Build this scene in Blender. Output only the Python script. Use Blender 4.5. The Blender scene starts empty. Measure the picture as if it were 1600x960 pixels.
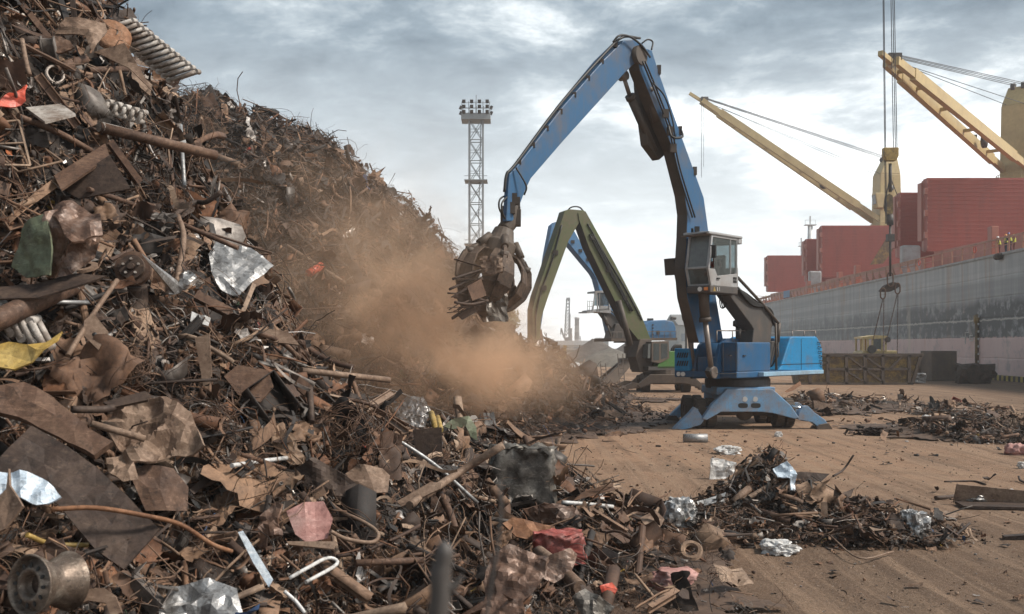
import bpy, bmesh, math, random
import numpy as np
from mathutils import Vector, Matrix, Quaternion, noise as mnoise
random.seed(7); RNG = np.random.default_rng(11)
F = 1555.6; CAMZ = 3.2; HOR = 540.0
sc = bpy.context.scene
COL = sc.collection
PI = math.pi
def P(px, py, d):
    return Vector(((px-800)/F*d, d, CAMZ+(HOR-py)/F*d))
def pix(v):
    return (800+v[0]/v[1]*F, HOR-(v[2]-CAMZ)/v[1]*F)

# ------------------------------------------------------------------ tags
def tag(o, label=None, cat=None, group=None, kind=None):
    if label: o['label'] = label
    if cat: o['category'] = cat
    if group: o['group'] = group
    if kind or label: o['kind'] = kind or 'thing'
    return o
def empty(name, loc, label, cat, group=None):
    o = bpy.data.objects.new(name, None); COL.objects.link(o)
    o.location = loc; o.empty_display_size = .3
    return tag(o, label, cat, group)
def rootloc(o):
    while o.parent: o = o.parent
    return Vector(o.location)

# ------------------------------------------------------------------ mesh builder (world coordinates)
class MB:
    def __init__(s): s.v = []; s.f = []; s.m = []; s.sm = []
    def add(s, vs, fs, m=0, smooth=False):
        b = len(s.v); s.v += [tuple(v) for v in vs]
        for f in fs: s.f.append([b+i for i in f]); s.m.append(m); s.sm.append(smooth)
        return s
    def box(s, c, size, rot=None, m=0):
        c = Vector(c); hx, hy, hz = [k/2 for k in size]
        vs = [Vector((x, y, z)) for x in (-hx, hx) for y in (-hy, hy) for z in (-hz, hz)]
        if rot is not None: vs = [rot @ v for v in vs]
        vs = [v+c for v in vs]
        return s.add(vs, [(0,1,3,2),(4,6,7,5),(0,4,5,1),(2,3,7,6),(0,2,6,4),(1,5,7,3)], m)
    def bar(s, a, b, w, h=None, up=(0,0,1), m=0):
        a = Vector(a); b = Vector(b); h = h or w
        y = (b-a); L = y.length; y.normalize()
        x = y.cross(Vector(up))
        if x.length < 1e-3: x = y.cross(Vector((1,0,0)))
        x.normalize(); z = x.cross(y)
        R = Matrix((x, y, z)).transposed()
        return s.box((a+b)/2, (w, L, h), R, m)
    def tube(s, pts, r, n=8, m=0, cap=True, smooth=True):
        pts = [Vector(p) for p in pts]; k = len(pts)
        rs = r if isinstance(r, (list, tuple)) else [r]*k
        t0 = (pts[1]-pts[0]).normalized()
        x = t0.cross(Vector((0,0,1)))
        if x.length < 1e-3: x = t0.cross(Vector((1,0,0)))
        x.normalize(); vs = []
        for i, p in enumerate(pts):
            t = (pts[min(i+1, k-1)]-pts[max(i-1, 0)]).normalized()
            x = (x-t*x.dot(t))
            if x.length < 1e-4: x = t.orthogonal()
            x.normalize(); y = t.cross(x)
            for j in range(n):
                a = 2*PI*j/n
                vs.append(p+(x*math.cos(a)+y*math.sin(a))*rs[i])
        fs = [(i*n+j, i*n+(j+1) % n, (i+1)*n+(j+1) % n, (i+1)*n+j) for i in range(k-1) for j in range(n)]
        b = len(s.v); s.add(vs, fs, m, smooth)
        if cap:
            s.f.append([b+j for j in range(n)][::-1]); s.m.append(m); s.sm.append(False)
            s.f.append([b+(k-1)*n+j for j in range(n)]); s.m.append(m); s.sm.append(False)
        return s
    def pipe(s, a, b, r, t=None, n=14, m=0):          # hollow pipe
        a = Vector(a); b = Vector(b); t = t or r*.14
        ax = (b-a).normalized(); x = ax.orthogonal().normalized(); y = ax.cross(x); vs = []
        for (p, rr) in ((a, r), (b, r), (b, r-t), (a, r-t)):
            for j in range(n):
                q = 2*PI*j/n; vs.append(p+(x*math.cos(q)+y*math.sin(q))*rr)
        fs = []
        for k in range(4):
            k2 = (k+1) % 4
            for j in range(n): fs.append((k*n+j, k*n+(j+1) % n, k2*n+(j+1) % n, k2*n+j))
        return s.add(vs, fs, m, True)
    def lathe(s, c, axis, prof, n=24, m=0, smooth=True, closed=False):   # prof: list of (r, h along axis)
        c = Vector(c); ax = Vector(axis).normalized(); x = ax.orthogonal().normalized(); y = ax.cross(x); vs = []
        for r, h in prof:
            for j in range(n):
                q = 2*PI*j/n; vs.append(c+ax*h+(x*math.cos(q)+y*math.sin(q))*r)
        k = len(prof)
        fs = [(i*n+j, i*n+(j+1) % n, (i+1)*n+(j+1) % n, (i+1)*n+j) for i in range(k-1) for j in range(n)]
        if closed: fs += [((k-1)*n+j, (k-1)*n+(j+1) % n, (j+1) % n, j) for j in range(n)]
        return s.add(vs, fs, m, smooth)
    def prism(s, A, B, m=0, ms=None):                  # two matching loops of points
        n = len(A); b = len(s.v); s.v += [tuple(v) for v in A]+[tuple(v) for v in B]
        s.f.append([b+i for i in range(n)]); s.f.append([b+n+i for i in range(n)][::-1]); s.m += [m, m]; s.sm += [False]*2
        for i in range(n):
            j = (i+1) % n
            s.f.append([b+i, b+n+i, b+n+j, b+j]); s.m.append(m if ms is None else ms[i]); s.sm.append(False)
        return s
    def build(s, name, mats, parent=None, label=None, cat=None, group=None, kind=None, bevel=0, split=False):
        if split: return s.build_split(name, mats, parent)
        if not isinstance(mats, (list, tuple)): mats = [mats]
        V = np.array(s.v, dtype=float)
        if parent is None:
            o0 = Vector(((V[:,0].min()+V[:,0].max())/2, (V[:,1].min()+V[:,1].max())/2, V[:,2].min()))
        else: o0 = rootloc(parent)
        me = bpy.data.meshes.new(name)
        me.from_pydata([tuple(v) for v in (V-np.array(o0))], [], s.f)
        for m in mats: me.materials.append(m)
        me.polygons.foreach_set('material_index', s.m)
        me.polygons.foreach_set('use_smooth', s.sm); me.update()
        bm = bmesh.new(); bm.from_mesh(me); bmesh.ops.recalc_face_normals(bm, faces=bm.faces)
        if len(s.v) < 5000: bmesh.ops.triangulate(bm, faces=[f for f in bm.faces if len(f.verts) > 4])
        bm.to_mesh(me); bm.free()
        o = bpy.data.objects.new(name, me); COL.objects.link(o)
        if parent is None: o.location = o0
        else: o.parent = parent
        if bevel:
            b = o.modifiers.new('Bevel', 'BEVEL'); b.width = bevel; b.segments = 2; b.limit_method = 'ANGLE'; b.angle_limit = math.radians(35)
        return tag(o, label, cat, group, kind)

# ------------------------------------------------------------------ materials
def _build_split(s, name, mats, parent):
    """every separate piece becomes a part of its own"""
    par = list(range(len(s.v)))
    def fd(i):
        while par[i] != i: par[i] = par[par[i]]; i = par[i]
        return i
    for f in s.f:
        for i in f[1:]: par[fd(i)] = fd(f[0])
    grp = {}
    for k, f in enumerate(s.f): grp.setdefault(fd(f[0]), []).append(k)
    out = []
    for fs in grp.values():
        b = MB(); ids = sorted({i for k in fs for i in s.f[k]}); mp = {i: j for j, i in enumerate(ids)}
        b.v = [s.v[i] for i in ids]; b.f = [[mp[i] for i in s.f[k]] for k in fs]; b.m = [s.m[k] for k in fs]; b.sm = [s.sm[k] for k in fs]
        out.append(b.build(name, mats, parent))
    return out[0]
MB.build_split = _build_split
def new_mat(name):
    m = bpy.data.materials.new(name); m.use_nodes = True
    nt = m.node_tree; b = nt.nodes['Principled BSDF']; return m, nt, b
def N(nt, t, **kw):
    n = nt.nodes.new(t)
    for k, v in kw.items():
        if k == 'op': n.operation = v
        elif k == 'inp':
            for a, x in v.items(): n.inputs[a].default_value = x
        else: setattr(n, k, v)
    return n
def ramp(nt, fac, stops, interp='LINEAR'):
    r = nt.nodes.new('ShaderNodeValToRGB'); r.color_ramp.interpolation = interp
    el = r.color_ramp.elements
    while len(el) < len(stops): el.new(.5)
    for e, (p, c) in zip(el, stops):
        e.position = p; e.color = (c, c, c, 1) if isinstance(c, (int, float)) else (*c[:3], 1)
    nt.links.new(fac, r.inputs[0]); return r.outputs[0]
def mix(nt, fac, a, b, blend='MIX'):
    n = nt.nodes.new('ShaderNodeMix'); n.data_type = 'RGBA'; n.blend_type = blend
    for ix, v in ((0, fac), (6, a), (7, b)):
        sock = n.inputs[ix]
        if hasattr(v, 'is_output'): nt.links.new(v, sock)
        elif isinstance(v, (int, float)): sock.default_value = v if ix == 0 else (v, v, v, 1)
        else: sock.default_value = (*v[:3], 1)
    return n.outputs[2]
def math_(nt, op, a, b=0.0, clamp=False):
    n = nt.nodes.new('ShaderNodeMath'); n.operation = op; n.use_clamp = clamp
    for i, v in enumerate((a, b)):
        if hasattr(v, 'is_output'): nt.links.new(v, n.inputs[i])
        else: n.inputs[i].default_value = v
    return n.outputs[0]
def coords(nt, scale=(1,1,1), kind='Object', rnd=True):
    tc = nt.nodes.new('ShaderNodeTexCoord'); mp = nt.nodes.new('ShaderNodeMapping'); mp.inputs['Scale'].default_value = scale
    src = tc.outputs[kind]
    if rnd:
        oi = nt.nodes.new('ShaderNodeObjectInfo'); ad = nt.nodes.new('ShaderNodeVectorMath'); ad.operation = 'MULTIPLY_ADD'
        nt.links.new(oi.outputs['Random'], ad.inputs[0]); ad.inputs[1].default_value = (37, 53, 71); nt.links.new(src, ad.inputs[2]); src = ad.outputs[0]
    nt.links.new(src, mp.inputs[0]); return mp.outputs[0]
def noise(nt, vec, scale, detail=4, rough=.6, dist=0.0):
    n = nt.nodes.new('ShaderNodeTexNoise'); n.inputs['Scale'].default_value = scale; n.inputs['Detail'].default_value = detail
    n.inputs['Roughness'].default_value = rough; n.inputs['Distortion'].default_value = dist
    nt.links.new(vec, n.inputs['Vector']); return n.outputs['Fac']
def bump(nt, b, h, strength=.3, dist=.02):
    n = nt.nodes.new('ShaderNodeBump'); n.inputs['Strength'].default_value = strength; n.inputs['Distance'].default_value = dist
    nt.links.new(h, n.inputs['Height']); nt.links.new(n.outputs[0], b.inputs['Normal'])

def paint(name, col, dirt=(.10,.07,.05), amt=.35, rough=.45, scale=1.2, rust=.12, metallic=0.0, streak=True, rustcol=(.13,.06,.03)):
    m, nt, b = new_mat(name); v = coords(nt)
    n1 = noise(nt, v, scale, 6, .65); n2 = noise(nt, v, scale*7, 5, .7)
    c = mix(nt, ramp(nt, n2, [(.3, 0), (.75, 1)]), [k*.82 for k in col], [min(1, k*1.12) for k in col])
    mask = ramp(nt, n1, [(.62-.45*amt, 0), (.82-.25*amt, 1)])
    mask = math_(nt, 'MULTIPLY', mask, ramp(nt, n2, [(.25, .25), (.7, 1)]))
    c = mix(nt, mask, c, dirt)
    if streak:
        vs = coords(nt, (6, 6, .35)); n3 = noise(nt, vs, 1.4, 5, .6)
        c = mix(nt, math_(nt, 'MULTIPLY', ramp(nt, n3, [(.5, 0), (.75, 1)]), .45*amt+.1), c, dirt)
    n4 = noise(nt, v, scale*11, 6, .75)
    c = mix(nt, ramp(nt, n4, [(.74-.3*rust, 0), (.78-.3*rust, 1)]), c, rustcol)
    nt.links.new(c, b.inputs['Base Color'])
    r = ramp(nt, n2, [(.2, rough-.12), (.8, min(1, rough+.22))]); nt.links.new(r, b.inputs['Roughness'])
    b.inputs['Metallic'].default_value = metallic
    bump(nt, b, n2, .12, .01); return m
def rusty(name, cols, scale=3.0, rough=.75, metallic=.15, light=None):
    m, nt, b = new_mat(name); v = coords(nt)
    n1 = noise(nt, v, scale, 7, .68, .3); n2 = noise(nt, v, scale*8, 5, .7)
    n0 = noise(nt, v, scale*.45, 5, .6, .6); n1m = math_(nt, 'ADD', math_(nt, 'MULTIPLY', n1, .6), math_(nt, 'MULTIPLY', n0, .4))
    c = ramp(nt, n1m, [(.36+.27*i/(len(cols)-1), k) for i, k in enumerate(cols)])
    c = mix(nt, math_(nt, 'MULTIPLY', ramp(nt, noise(nt, coords(nt, (1.5, 9, 9)), scale*.9, 5, .7), [(.56, 0), (.66, 1)]), .5), c, [min(1, k*1.5) for k in cols[-1]])
    c = mix(nt, math_(nt, 'MULTIPLY', ramp(nt, noise(nt, v, scale*3.1, 6, .75), [(.55, 0), (.62, 1)]), .6), c, [k*.5 for k in cols[0]])
    c = mix(nt, math_(nt, 'MULTIPLY', ramp(nt, n2, [(.35, 0), (.75, 1)]), .55), c, [k*.45 for k in cols[0]])
    if light: c = mix(nt, ramp(nt, noise(nt, v, scale*1.7, 6, .7), [(.52, 0), (.78, .7)]), c, light)
    nt.links.new(c, b.inputs['Base Color']); nt.links.new(ramp(nt, n2, [(.2, rough-.2), (.8, min(1, rough+.15))]), b.inputs['Roughness'])
    b.inputs['Metallic'].default_value = metallic; bump(nt, b, n2, .35, .012); return m
def plain(name, col, rough=.6, metallic=0.0):
    m, nt, b = new_mat(name); v = coords(nt); n1 = noise(nt, v, 4, 5, .6)
    nt.links.new(mix(nt, n1, [k*.75 for k in col], [min(1, k*1.2) for k in col]), b.inputs['Base Color'])
    b.inputs['Roughness'].default_value = rough; b.inputs['Metallic'].default_value = metallic; return m
def piece_mat(name, use_attr):
    m, nt, b = new_mat(name)
    if use_attr:
        a = N(nt, 'ShaderNodeAttribute', attribute_name='tint'); tint = a.outputs['Color']; al = a.outputs['Alpha']; v = coords(nt, rnd=False)
    else:
        a = nt.nodes.new('ShaderNodeObjectInfo'); tint = a.outputs['Color']; al = a.outputs['Alpha']; v = coords(nt)
        mp = v
    n1 = noise(nt, v, 3.5 if use_attr else 2.2, 6, .7); n2 = noise(nt, v, 26 if use_attr else 14, 4, .7)
    dk = mix(nt, 1.0, tint, (.30,.25,.22), 'MULTIPLY'); lt = mix(nt, 1.0, tint, (1.15,1.08,1.02), 'MULTIPLY')
    c = mix(nt, ramp(nt, n1, [(.3, 0), (.7, 1)]), dk, lt)
    c = mix(nt, math_(nt, 'MULTIPLY', ramp(nt, n2, [(.45, 0), (.7, 1)]), .45), c, (.045,.028,.02))
    nt.links.new(c, b.inputs['Base Color'])
    nt.links.new(mix(nt, al, (.8,)*3, (.35,)*3), b.inputs['Roughness'])
    mt = math_(nt, 'MULTIPLY', al, .55); nt.links.new(mt, b.inputs['Metallic'])
    bump(nt, b, n2, .3, .012); return m
M = {}
M['piece'] = piece_mat('scrap_piece_attr', True)
M['piece_obj'] = piece_mat('scrap_piece_object', False)
BL = (.012,.085,.195)
M['blue'] = paint('blue_paint', BL, dirt=(.11,.085,.065), amt=.38, rough=.5, rust=.3, scale=.9)
M['blue_clean'] = paint('blue_paint_clean', (.013,.20,.42), dirt=(.12,.10,.09), amt=.22, rough=.45, rust=.04)
M['blue_worn'] = paint('blue_paint_worn', (.12,.25,.40), dirt=(.22,.165,.12), amt=.62, rough=.6, scale=2.2, rust=.35)
M['blue_worn'] = paint('blue_paint_worn', (.15,.33,.54), dirt=(.26,.19,.14), amt=.55, rough=.65, scale=2.6, rust=.45)
M['blue_pale'] = paint('blue_paint_far', (.07,.19,.36), dirt=(.15,.13,.11), amt=.25, rough=.5)
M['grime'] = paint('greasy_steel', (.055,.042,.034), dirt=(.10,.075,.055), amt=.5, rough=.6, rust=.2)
M['dark'] = paint('dark_grey_steel', (.06,.055,.052), dirt=(.12,.09,.07), amt=.35, rough=.55)
M['darkbrown'] = paint('dusty_dark_steel', (.085,.065,.053), dirt=(.16,.115,.08), amt=.5, rough=.7)
M['chrome'] = plain('cylinder_rod', (.6,.6,.6), .2, 1.0)
M['cabgrey'] = paint('cab_grey', (.33,.335,.34), dirt=(.2,.16,.13), amt=.35, rough=.45)
M['green'] = paint('green_paint', (.075,.110,.030), dirt=(.13,.10,.065), amt=.75, scale=.7, rust=.25, rough=.6)
M['green_bright'] = paint('green_paint_bright', (.06,.17,.035), dirt=(.12,.1,.06), amt=.3)
M['rubber'] = plain('tyre_rubber', (.085,.066,.052), .85)
M['black'] = plain('black_hose', (.018,.017,.016), .55)
M['rust'] = rusty('rust_brown', [(.055,.03,.02),(.12,.065,.04),(.19,.115,.075)])
M['rust_tan'] = rusty('rust_tan', [(.12,.07,.045),(.22,.145,.10),(.30,.215,.155)])
M['rust_dark'] = rusty('rust_dark', [(.025,.016,.012),(.06,.037,.027),(.10,.065,.045)])
M['rust_orange'] = rusty('rust_orange', [(.12,.05,.022),(.24,.11,.05),(.30,.17,.10)])
M['rust_white'] = rusty('rust_white', [(.16,.11,.08),(.40,.36,.32),(.62,.59,.55)], rough=.6, metallic=0)
M['galv'] = rusty('galvanised', [(.16,.15,.14),(.34,.34,.34),(.5,.5,.5)], rough=.5, metallic=.5)
M['silver'] = rusty('silver_foil', [(.15,.13,.115),(.40,.39,.38),(.62,.62,.62)], scale=5, rough=.4, metallic=.6)
M['white'] = rusty('white_plastic', [(.34,.31,.28),(.58,.57,.55),(.74,.74,.74)], scale=5, rough=.55, metallic=0)
M['bluebag'] = rusty('pale_blue_film', [(.35,.42,.5),(.55,.65,.75),(.8,.85,.88)], scale=5, rough=.35, metallic=0)
M['red'] = rusty('faded_red', [(.14,.05,.04),(.36,.08,.065),(.45,.16,.14)], rough=.6, metallic=0)
M['redbright'] = rusty('bright_red', [(.3,.04,.02),(.6,.08,.04),(.65,.13,.07)], rough=.5, metallic=0)
M['pink'] = rusty('dusty_pink', [(.30,.13,.11),(.46,.24,.21),(.55,.36,.32)], rough=.7, metallic=0)
M['yellow'] = rusty('dirty_yellow', [(.12,.08,.035),(.42,.27,.06),(.55,.40,.14)], rough=.6, metallic=0, scale=2)
M['yellow_tan'] = rusty('dirty_ochre', [(.07,.05,.032),(.16,.105,.05),(.40,.27,.07)], rough=.65, metallic=.1, scale=2)
M['carG'] = rusty('crushed_green', [(.07,.04,.025),(.13,.15,.09),(.19,.22,.14)], rough=.6, metallic=.1, scale=2)
M['carR'] = rusty('crushed_brown', [(.06,.035,.025),(.16,.09,.06),(.28,.18,.13)], rough=.5, metallic=.2, scale=2.5, light=(.36,.3,.26))
M['carS'] = rusty('crushed_grey', [(.035,.028,.023),(.12,.105,.09),(.26,.24,.21)], rough=.5, metallic=.3, scale=4)
def arc(pts, k=6):
    """smooth curve through points (Catmull-Rom)"""
    pts = [Vector(p) for p in pts]; q = [pts[0]*2-pts[1]]+pts+[pts[-1]*2-pts[-2]]; out = []
    for i in range(1, len(q)-2):
        for j in range(k):
            t = j/k; a, b, c, d = q[i-1], q[i], q[i+1], q[i+2]
            out.append(.5*((2*b)+(c-a)*t+(2*a-5*b+4*c-d)*t*t+(3*b-a-3*c+d)*t**3))
    out.append(q[-2]); return out
# ------------------------------------------------------------------ ground and heap heights
def _h(ix, iy, seed):
    n = (ix.astype(np.int64)*374761393+iy.astype(np.int64)*668265263+seed*974634777) & 0xffffffff
    n = ((n ^ (n >> 13))*1274126177) & 0xffffffff
    return ((n ^ (n >> 16)) & 0xffff)/65535.0
def vnoise(x, y, seed=0):
    x = np.asarray(x, float); y = np.asarray(y, float)
    x0 = np.floor(x); y0 = np.floor(y); fx = x-x0; fy = y-y0; fx = fx*fx*(3-2*fx); fy = fy*fy*(3-2*fy)
    a = _h(x0, y0, seed); b = _h(x0+1, y0, seed); c = _h(x0, y0+1, seed); d = _h(x0+1, y0+1, seed)
    return (a*(1-fx)+b*fx)*(1-fy)+(c*(1-fx)+d*fx)*fy
def fbm(x, y, seed=0, oct=4):
    r = 0; a = .5
    for k in range(oct): r = r+a*(vnoise(x, y, seed+k)-.5)*2; x = x*2.03+17; y = y*2.03+9; a *= .5
    return r
def sstep(a, b, x):
    t = np.clip((x-a)/(b-a), 0, 1); return t*t*(3-2*t)
NEAR_C = (-10.6, 14.2)
_nr = np.array([0, 2.5, 5.0, 6.7, 8.1, 8.7, 9.3, 10, 11, 12, 13, 14.2, 30]); _nz = np.array([11.6, 10.2, 7.7, 5.7, 4.0, 3.05, 2.35, 1.65, .95, .5, .22, 0, 0])
_fr = np.array([0, 6, 9.2, 12, 14.7, 17, 19, 21, 23, 25, 90]); _fz = np.array([13.5, 13.45, 13.2, 11.2, 7.2, 4.4, 2.4, 1.3, .5, 0, 0])
def H_near(x, y):
    dx = x-NEAR_C[0]; dy = y-NEAR_C[1]; r = np.hypot(dx, dy)
    w = 1.0*fbm(x*.33, y*.33, 3, 4)
    h = np.interp(r+w+.1+.95*sstep(4.9, 6.6, r)-.45*sstep(7.5, 9.5, r), _nr, _nz)
    m = sstep(.02, .5, h)
    h = h+m*(.45*fbm(x*.9, y*.9, 5, 3)+.34*fbm(x*2.3, y*2.3, 8, 2))
    # low scattered apron to the right of the toe
    def g(cx, cy, sx, sy, hh): return hh*np.exp(-((x-cx)/sx)**2-((y-cy)/sy)**2)
    a = g(1.5, 15.5, 1.4, 1.5, .42)+g(.0, 17.0, 1.1, 1.4, .75)+g(1.2, 13.0, 1.3, 1.3, .25)+g(3.0, 17.3, .9, 1.1, .2)
    a = a*(1+.6*fbm(x*1.3, y*1.3, 12, 3))
    return np.maximum(h, 0)*1.0+np.maximum(a-.04, 0)
def H_far(x, y):
    yy = np.clip(y, 47, 78); dx = x+17.2; dy = y-yy; r = np.hypot(dx, dy)
    w = 2.2*fbm(x*.13, y*.13, 21, 4)
    h = np.interp(r+w+1.1, _fr, _fz); m = sstep(.05, 1.2, h)
    h = h+m*(.9*fbm(x*.45, y*.45, 25, 3)+.35*fbm(x*1.5, y*1.5, 29, 2))
    def g(cx, cy, sx, sy, hh): return hh*np.exp(-((x-cx)/sx)**2-((y-cy)/sy)**2)
    a = g(-.4, 38, 1.8, 3.2, .7)+g(1.4, 50, 1.6, 6, .6)+g(2.2, 62, 1.4, 8, .6)+g(-2, 33, 2, 3, .5)+g(6.0, 62, 2, 5, .25)+g(9.5, 58, 3, 3, .2)
    a = a*(1+.7*fbm(x*.6, y*.6, 33, 3))
    return np.maximum(h, 0)+np.maximum(a-.06, 0)
def H_mound(x, y):
    def g(cx, cy, sx, sy, hh): return hh*np.exp(-((x-cx+.3)/sx)**2-((y-cy)/sy)**2)
    a = g(3.3, 17.0, 1.2, .9, .34)+g(4.9, 18.4, .45, .5, .55)+g(6.6, 16.8, 1.5, .9, .16)+g(4.8, 18.2, .8, .8, .85)+g(4.3, 17.7, 1.2, 1.0, .55)+g(5.7, 17.6, 1.0, .8, .62)+g(6.9, 16.9, 1.0, .7, .26)+g(5.4, 16.6, 1.9, .9, .16)
    a = .58*a*(1+.5*fbm(x*1.7, y*1.7, 41, 3))
    return np.maximum(a-.05, 0)
def H_right(x, y):
    def g(cx, cy, sx, sy, hh): return hh*np.exp(-((x-cx)/sx)**2-((y-cy)/sy)**2)
    a = g(17.0, 35.5, 3.2, 2.6, 1.15)+g(14, 39, 2, 4, .3)+g(21, 35, 3, 3, 1.0)
    a = .5*a*(1+.6*fbm(x*.8, y*.8, 51, 3)); return np.maximum(a-.08, 0)
def H_back(x, y):
    def g(cx, cy, sx, sy, hh): return hh*np.exp(-((x-cx)/sx)**2-((y-cy)/sy)**2)
    a = g(15.0, 50, 2.0, 4, 1.15)+g(18.3, 52, 2.6, 4, .8)+g(12, 47, 1.6, 3, .7)+g(21.5, 48, 3, 5, .45)
    a = .5*a*(1+.6*fbm(x*.6, y*.6, 61, 3)); return np.maximum(a-.08, 0)
HEAPS = [H_near, H_far, H_mound, H_right, H_back]
def G(x, y):                                            # ground undulation
    d = np.hypot(x, y); k = np.exp(-d/70)
    u = .10*fbm(x*.22, y*.22, 71, 3)+.035*fbm(x*1.1, y*.7, 75, 3)
    dx = (x-1.5-.06*(y-8)); ru = 0
    for c, w in ((1.2, .32), (2.5, .3), (3.4, .26), (4.6, .3), (5.6, .28)):
        ru = ru-.075*np.exp(-((dx-c+.25*np.sin(y*.35+c))/w)**2)*(.4+.6*vnoise(x*1.2, y*.7, 79))
    return k*(u+ru*sstep(22, 11, y))-.02
def H(x, y):
    h = 0
    for f in HEAPS: h = np.maximum(h, f(x, y))
    return h
# ------------------------------------------------------------------ scrap shapes (unit size about 1 m)
def rnd(a, b): return random.uniform(a, b)
def s_tube(pts, r, n=5, cap=True):
    b = MB(); b.tube(pts, r, n, 0, cap); return b
def curve_pts(k, L, wild, seed):
    r = random.Random(seed); p = Vector((0,0,0)); d = Vector((1,0,0)); out = [p.copy()]; w = Vector((0,0,0))
    for i in range(k):
        w = w*.7+Vector((r.gauss(0,1), r.gauss(0,1), r.gauss(0,.7)))*wild
        d = (d+w).normalized(); p = p+d*(L/k); out.append(p.copy())
    c = sum(out, Vector())/len(out); return [q-c for q in out]
def sheet(seed, nx=7, ny=6, lx=1.0, ly=.75, crump=.16, fold=1, thick=0.0, torn=True):
    r = random.Random(seed); b = MB(); o = Vector((r.uniform(0,99), r.uniform(0,99), r.uniform(0,99)))
    folds = [(r.uniform(0, PI), r.uniform(-.25,.25), r.uniform(-.9,.9)) for _ in range(fold)]
    P0 = []
    for j in range(ny+1):
        for i in range(nx+1):
            x = (i/nx-.5)*lx; y = (j/ny-.5)*ly
            if torn and (i in (0,nx) or j in (0,ny)):
                q = mnoise.noise(Vector((x*4,y*4,3))+o); x *= 1+.2*q; y *= 1+.2*q
            p = Vector((x,y,0))
            for a, c, s in folds:
                t = x*math.cos(a)+y*math.sin(a)-c
                if t > 0: p.z += t*s; 
            nz = (1-2.6*abs(mnoise.noise(p*2.6+o)))*.8+(.5-1.6*abs(mnoise.noise(p*6.3+o)))*.7
            p += Vector((mnoise.noise(p*4+o*2)*.35, mnoise.noise(p*4+o*3)*.35, nz))*crump
            P0.append(p)
    fs = [(j*(nx+1)+i, j*(nx+1)+i+1, (j+1)*(nx+1)+i+1, (j+1)*(nx+1)+i) for j in range(ny) for i in range(nx)]
    b.add(P0, fs)
    return b
def poly_plate(seed, k=None, thick=.03, bend=0.0):
    r = random.Random(seed); k = k or r.choice([4,4,5,6]); an = sorted([(i+r.uniform(-.3,.3))/k*2*PI for i in range(k)])
    el = r.uniform(.35,.9); ring = [Vector((math.cos(a)*.5*r.uniform(.75,1.1), math.sin(a)*.5*el*r.uniform(.8,1.1), 0)) for a in an]
    for v in ring: v.z = bend*v.x*v.x*4
    b = MB(); b.prism([v+Vector((0,0,thick/2)) for v in ring], [v-Vector((0,0,thick/2)) for v in ring]); return b
def section(kind, L=1.0, s=.12, t=.016, twist=.0, n=4, bend=0.0):
    if kind == 'L': pr = [(0,0),(s,0),(s,t),(t,t),(t,s),(0,s)]
    elif kind == 'U': pr = [(0,0),(s,0),(s,s*.5),(s-t,s*.5),(s-t,t),(t,t),(t,s*.5),(0,s*.5)]
    elif kind == 'I':
        h=s*.9; w=s*.35; pr = [(-w,-h/2),(w,-h/2),(w,-h/2+t),(t/2,-h/2+t),(t/2,h/2-t),(w,h/2-t),(w,h/2),(-w,h/2),(-w,h/2-t),(-t/2,h/2-t),(-t/2,-h/2+t),(-w,-h/2+t)]
    elif kind == 'F': pr = [(-s/2,-t/2),(s/2,-t/2),(s/2,t/2),(-s/2,t/2)]
    else: pr = [(-s/2,-s/2),(s/2,-s/2),(s/2,s/2),(-s/2,s/2)]
    b = MB(); m = len(pr); vs = []
    for i in range(n+1):
        u = i/n-.5; a = twist*u; c, sn = math.cos(a), math.sin(a)
        for (p, q) in pr: vs.append(Vector((u*L, p*c-q*sn, p*sn+q*c+bend*u*u*4)))
    fs = [(i*m+j, i*m+(j+1)%m, (i+1)*m+(j+1)%m, (i+1)*m+j) for i in range(n) for j in range(m)]
    fs += [tuple(range(m))[::-1], tuple(n*m+j for j in range(m))]
    b.add(vs, fs); return b
def lump(seed, sub=2, amp=.45, flat=.7, lim=.4):
    bm = bmesh.new(); bmesh.ops.create_icosphere(bm, subdivisions=sub, radius=.5); o = Vector((seed*7.1, seed*3.3, 0)); b = MB()
    for v in bm.verts:
        p = v.co.copy(); k = 1+amp*mnoise.noise(p*3.2+o)+amp*.7*mnoise.noise(p*8+o)
        q = Vector((max(-lim,min(lim,p.x*k)), max(-lim*.9,min(lim*.9,p.y*k)), max(-lim*.75,min(lim*.75,p.z*k*flat)))); v.co = q+Vector((mnoise.noise(p*9+o),mnoise.noise(p*9+o*2),mnoise.noise(p*9+o*3)))*.05*amp*2
    b.add([v.co for v in bm.verts], [[v.index for v in f.verts] for f in bm.faces]); bm.free(); return b
def ring_shape(R=.4, r=.07, n=18, m=6, a=2*PI):
    b = MB(); k = n
    b.tube([Vector((math.cos(a*i/k)*R, math.sin(a*i/k)*R, .02*math.sin(5*i))) for i in range(k+1)], r, m, 0, False); return b
def nest(seed, k=14, turns=3):
    r = random.Random(seed); b = MB()
    for i in range(k):
        q = Quaternion((r.gauss(0,1), r.gauss(0,1), r.gauss(0,1), r.gauss(0,1))).normalized(); ph = r.uniform(0,6); R = r.uniform(.2,.5); c = Vector((r.gauss(0,.12), r.gauss(0,.12), r.gauss(0,.08)))
        n = r.randint(7,14); sp = r.uniform(2.5,6)
        pts = [c+q @ Vector((math.cos(ph+sp*t/n)*R, math.sin(ph+sp*t/n)*R*.8, (t/n-.5)*.2)) for t in range(n+1)]
        b.tube(pts, .006, 3, 0, False)
    return b
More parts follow.
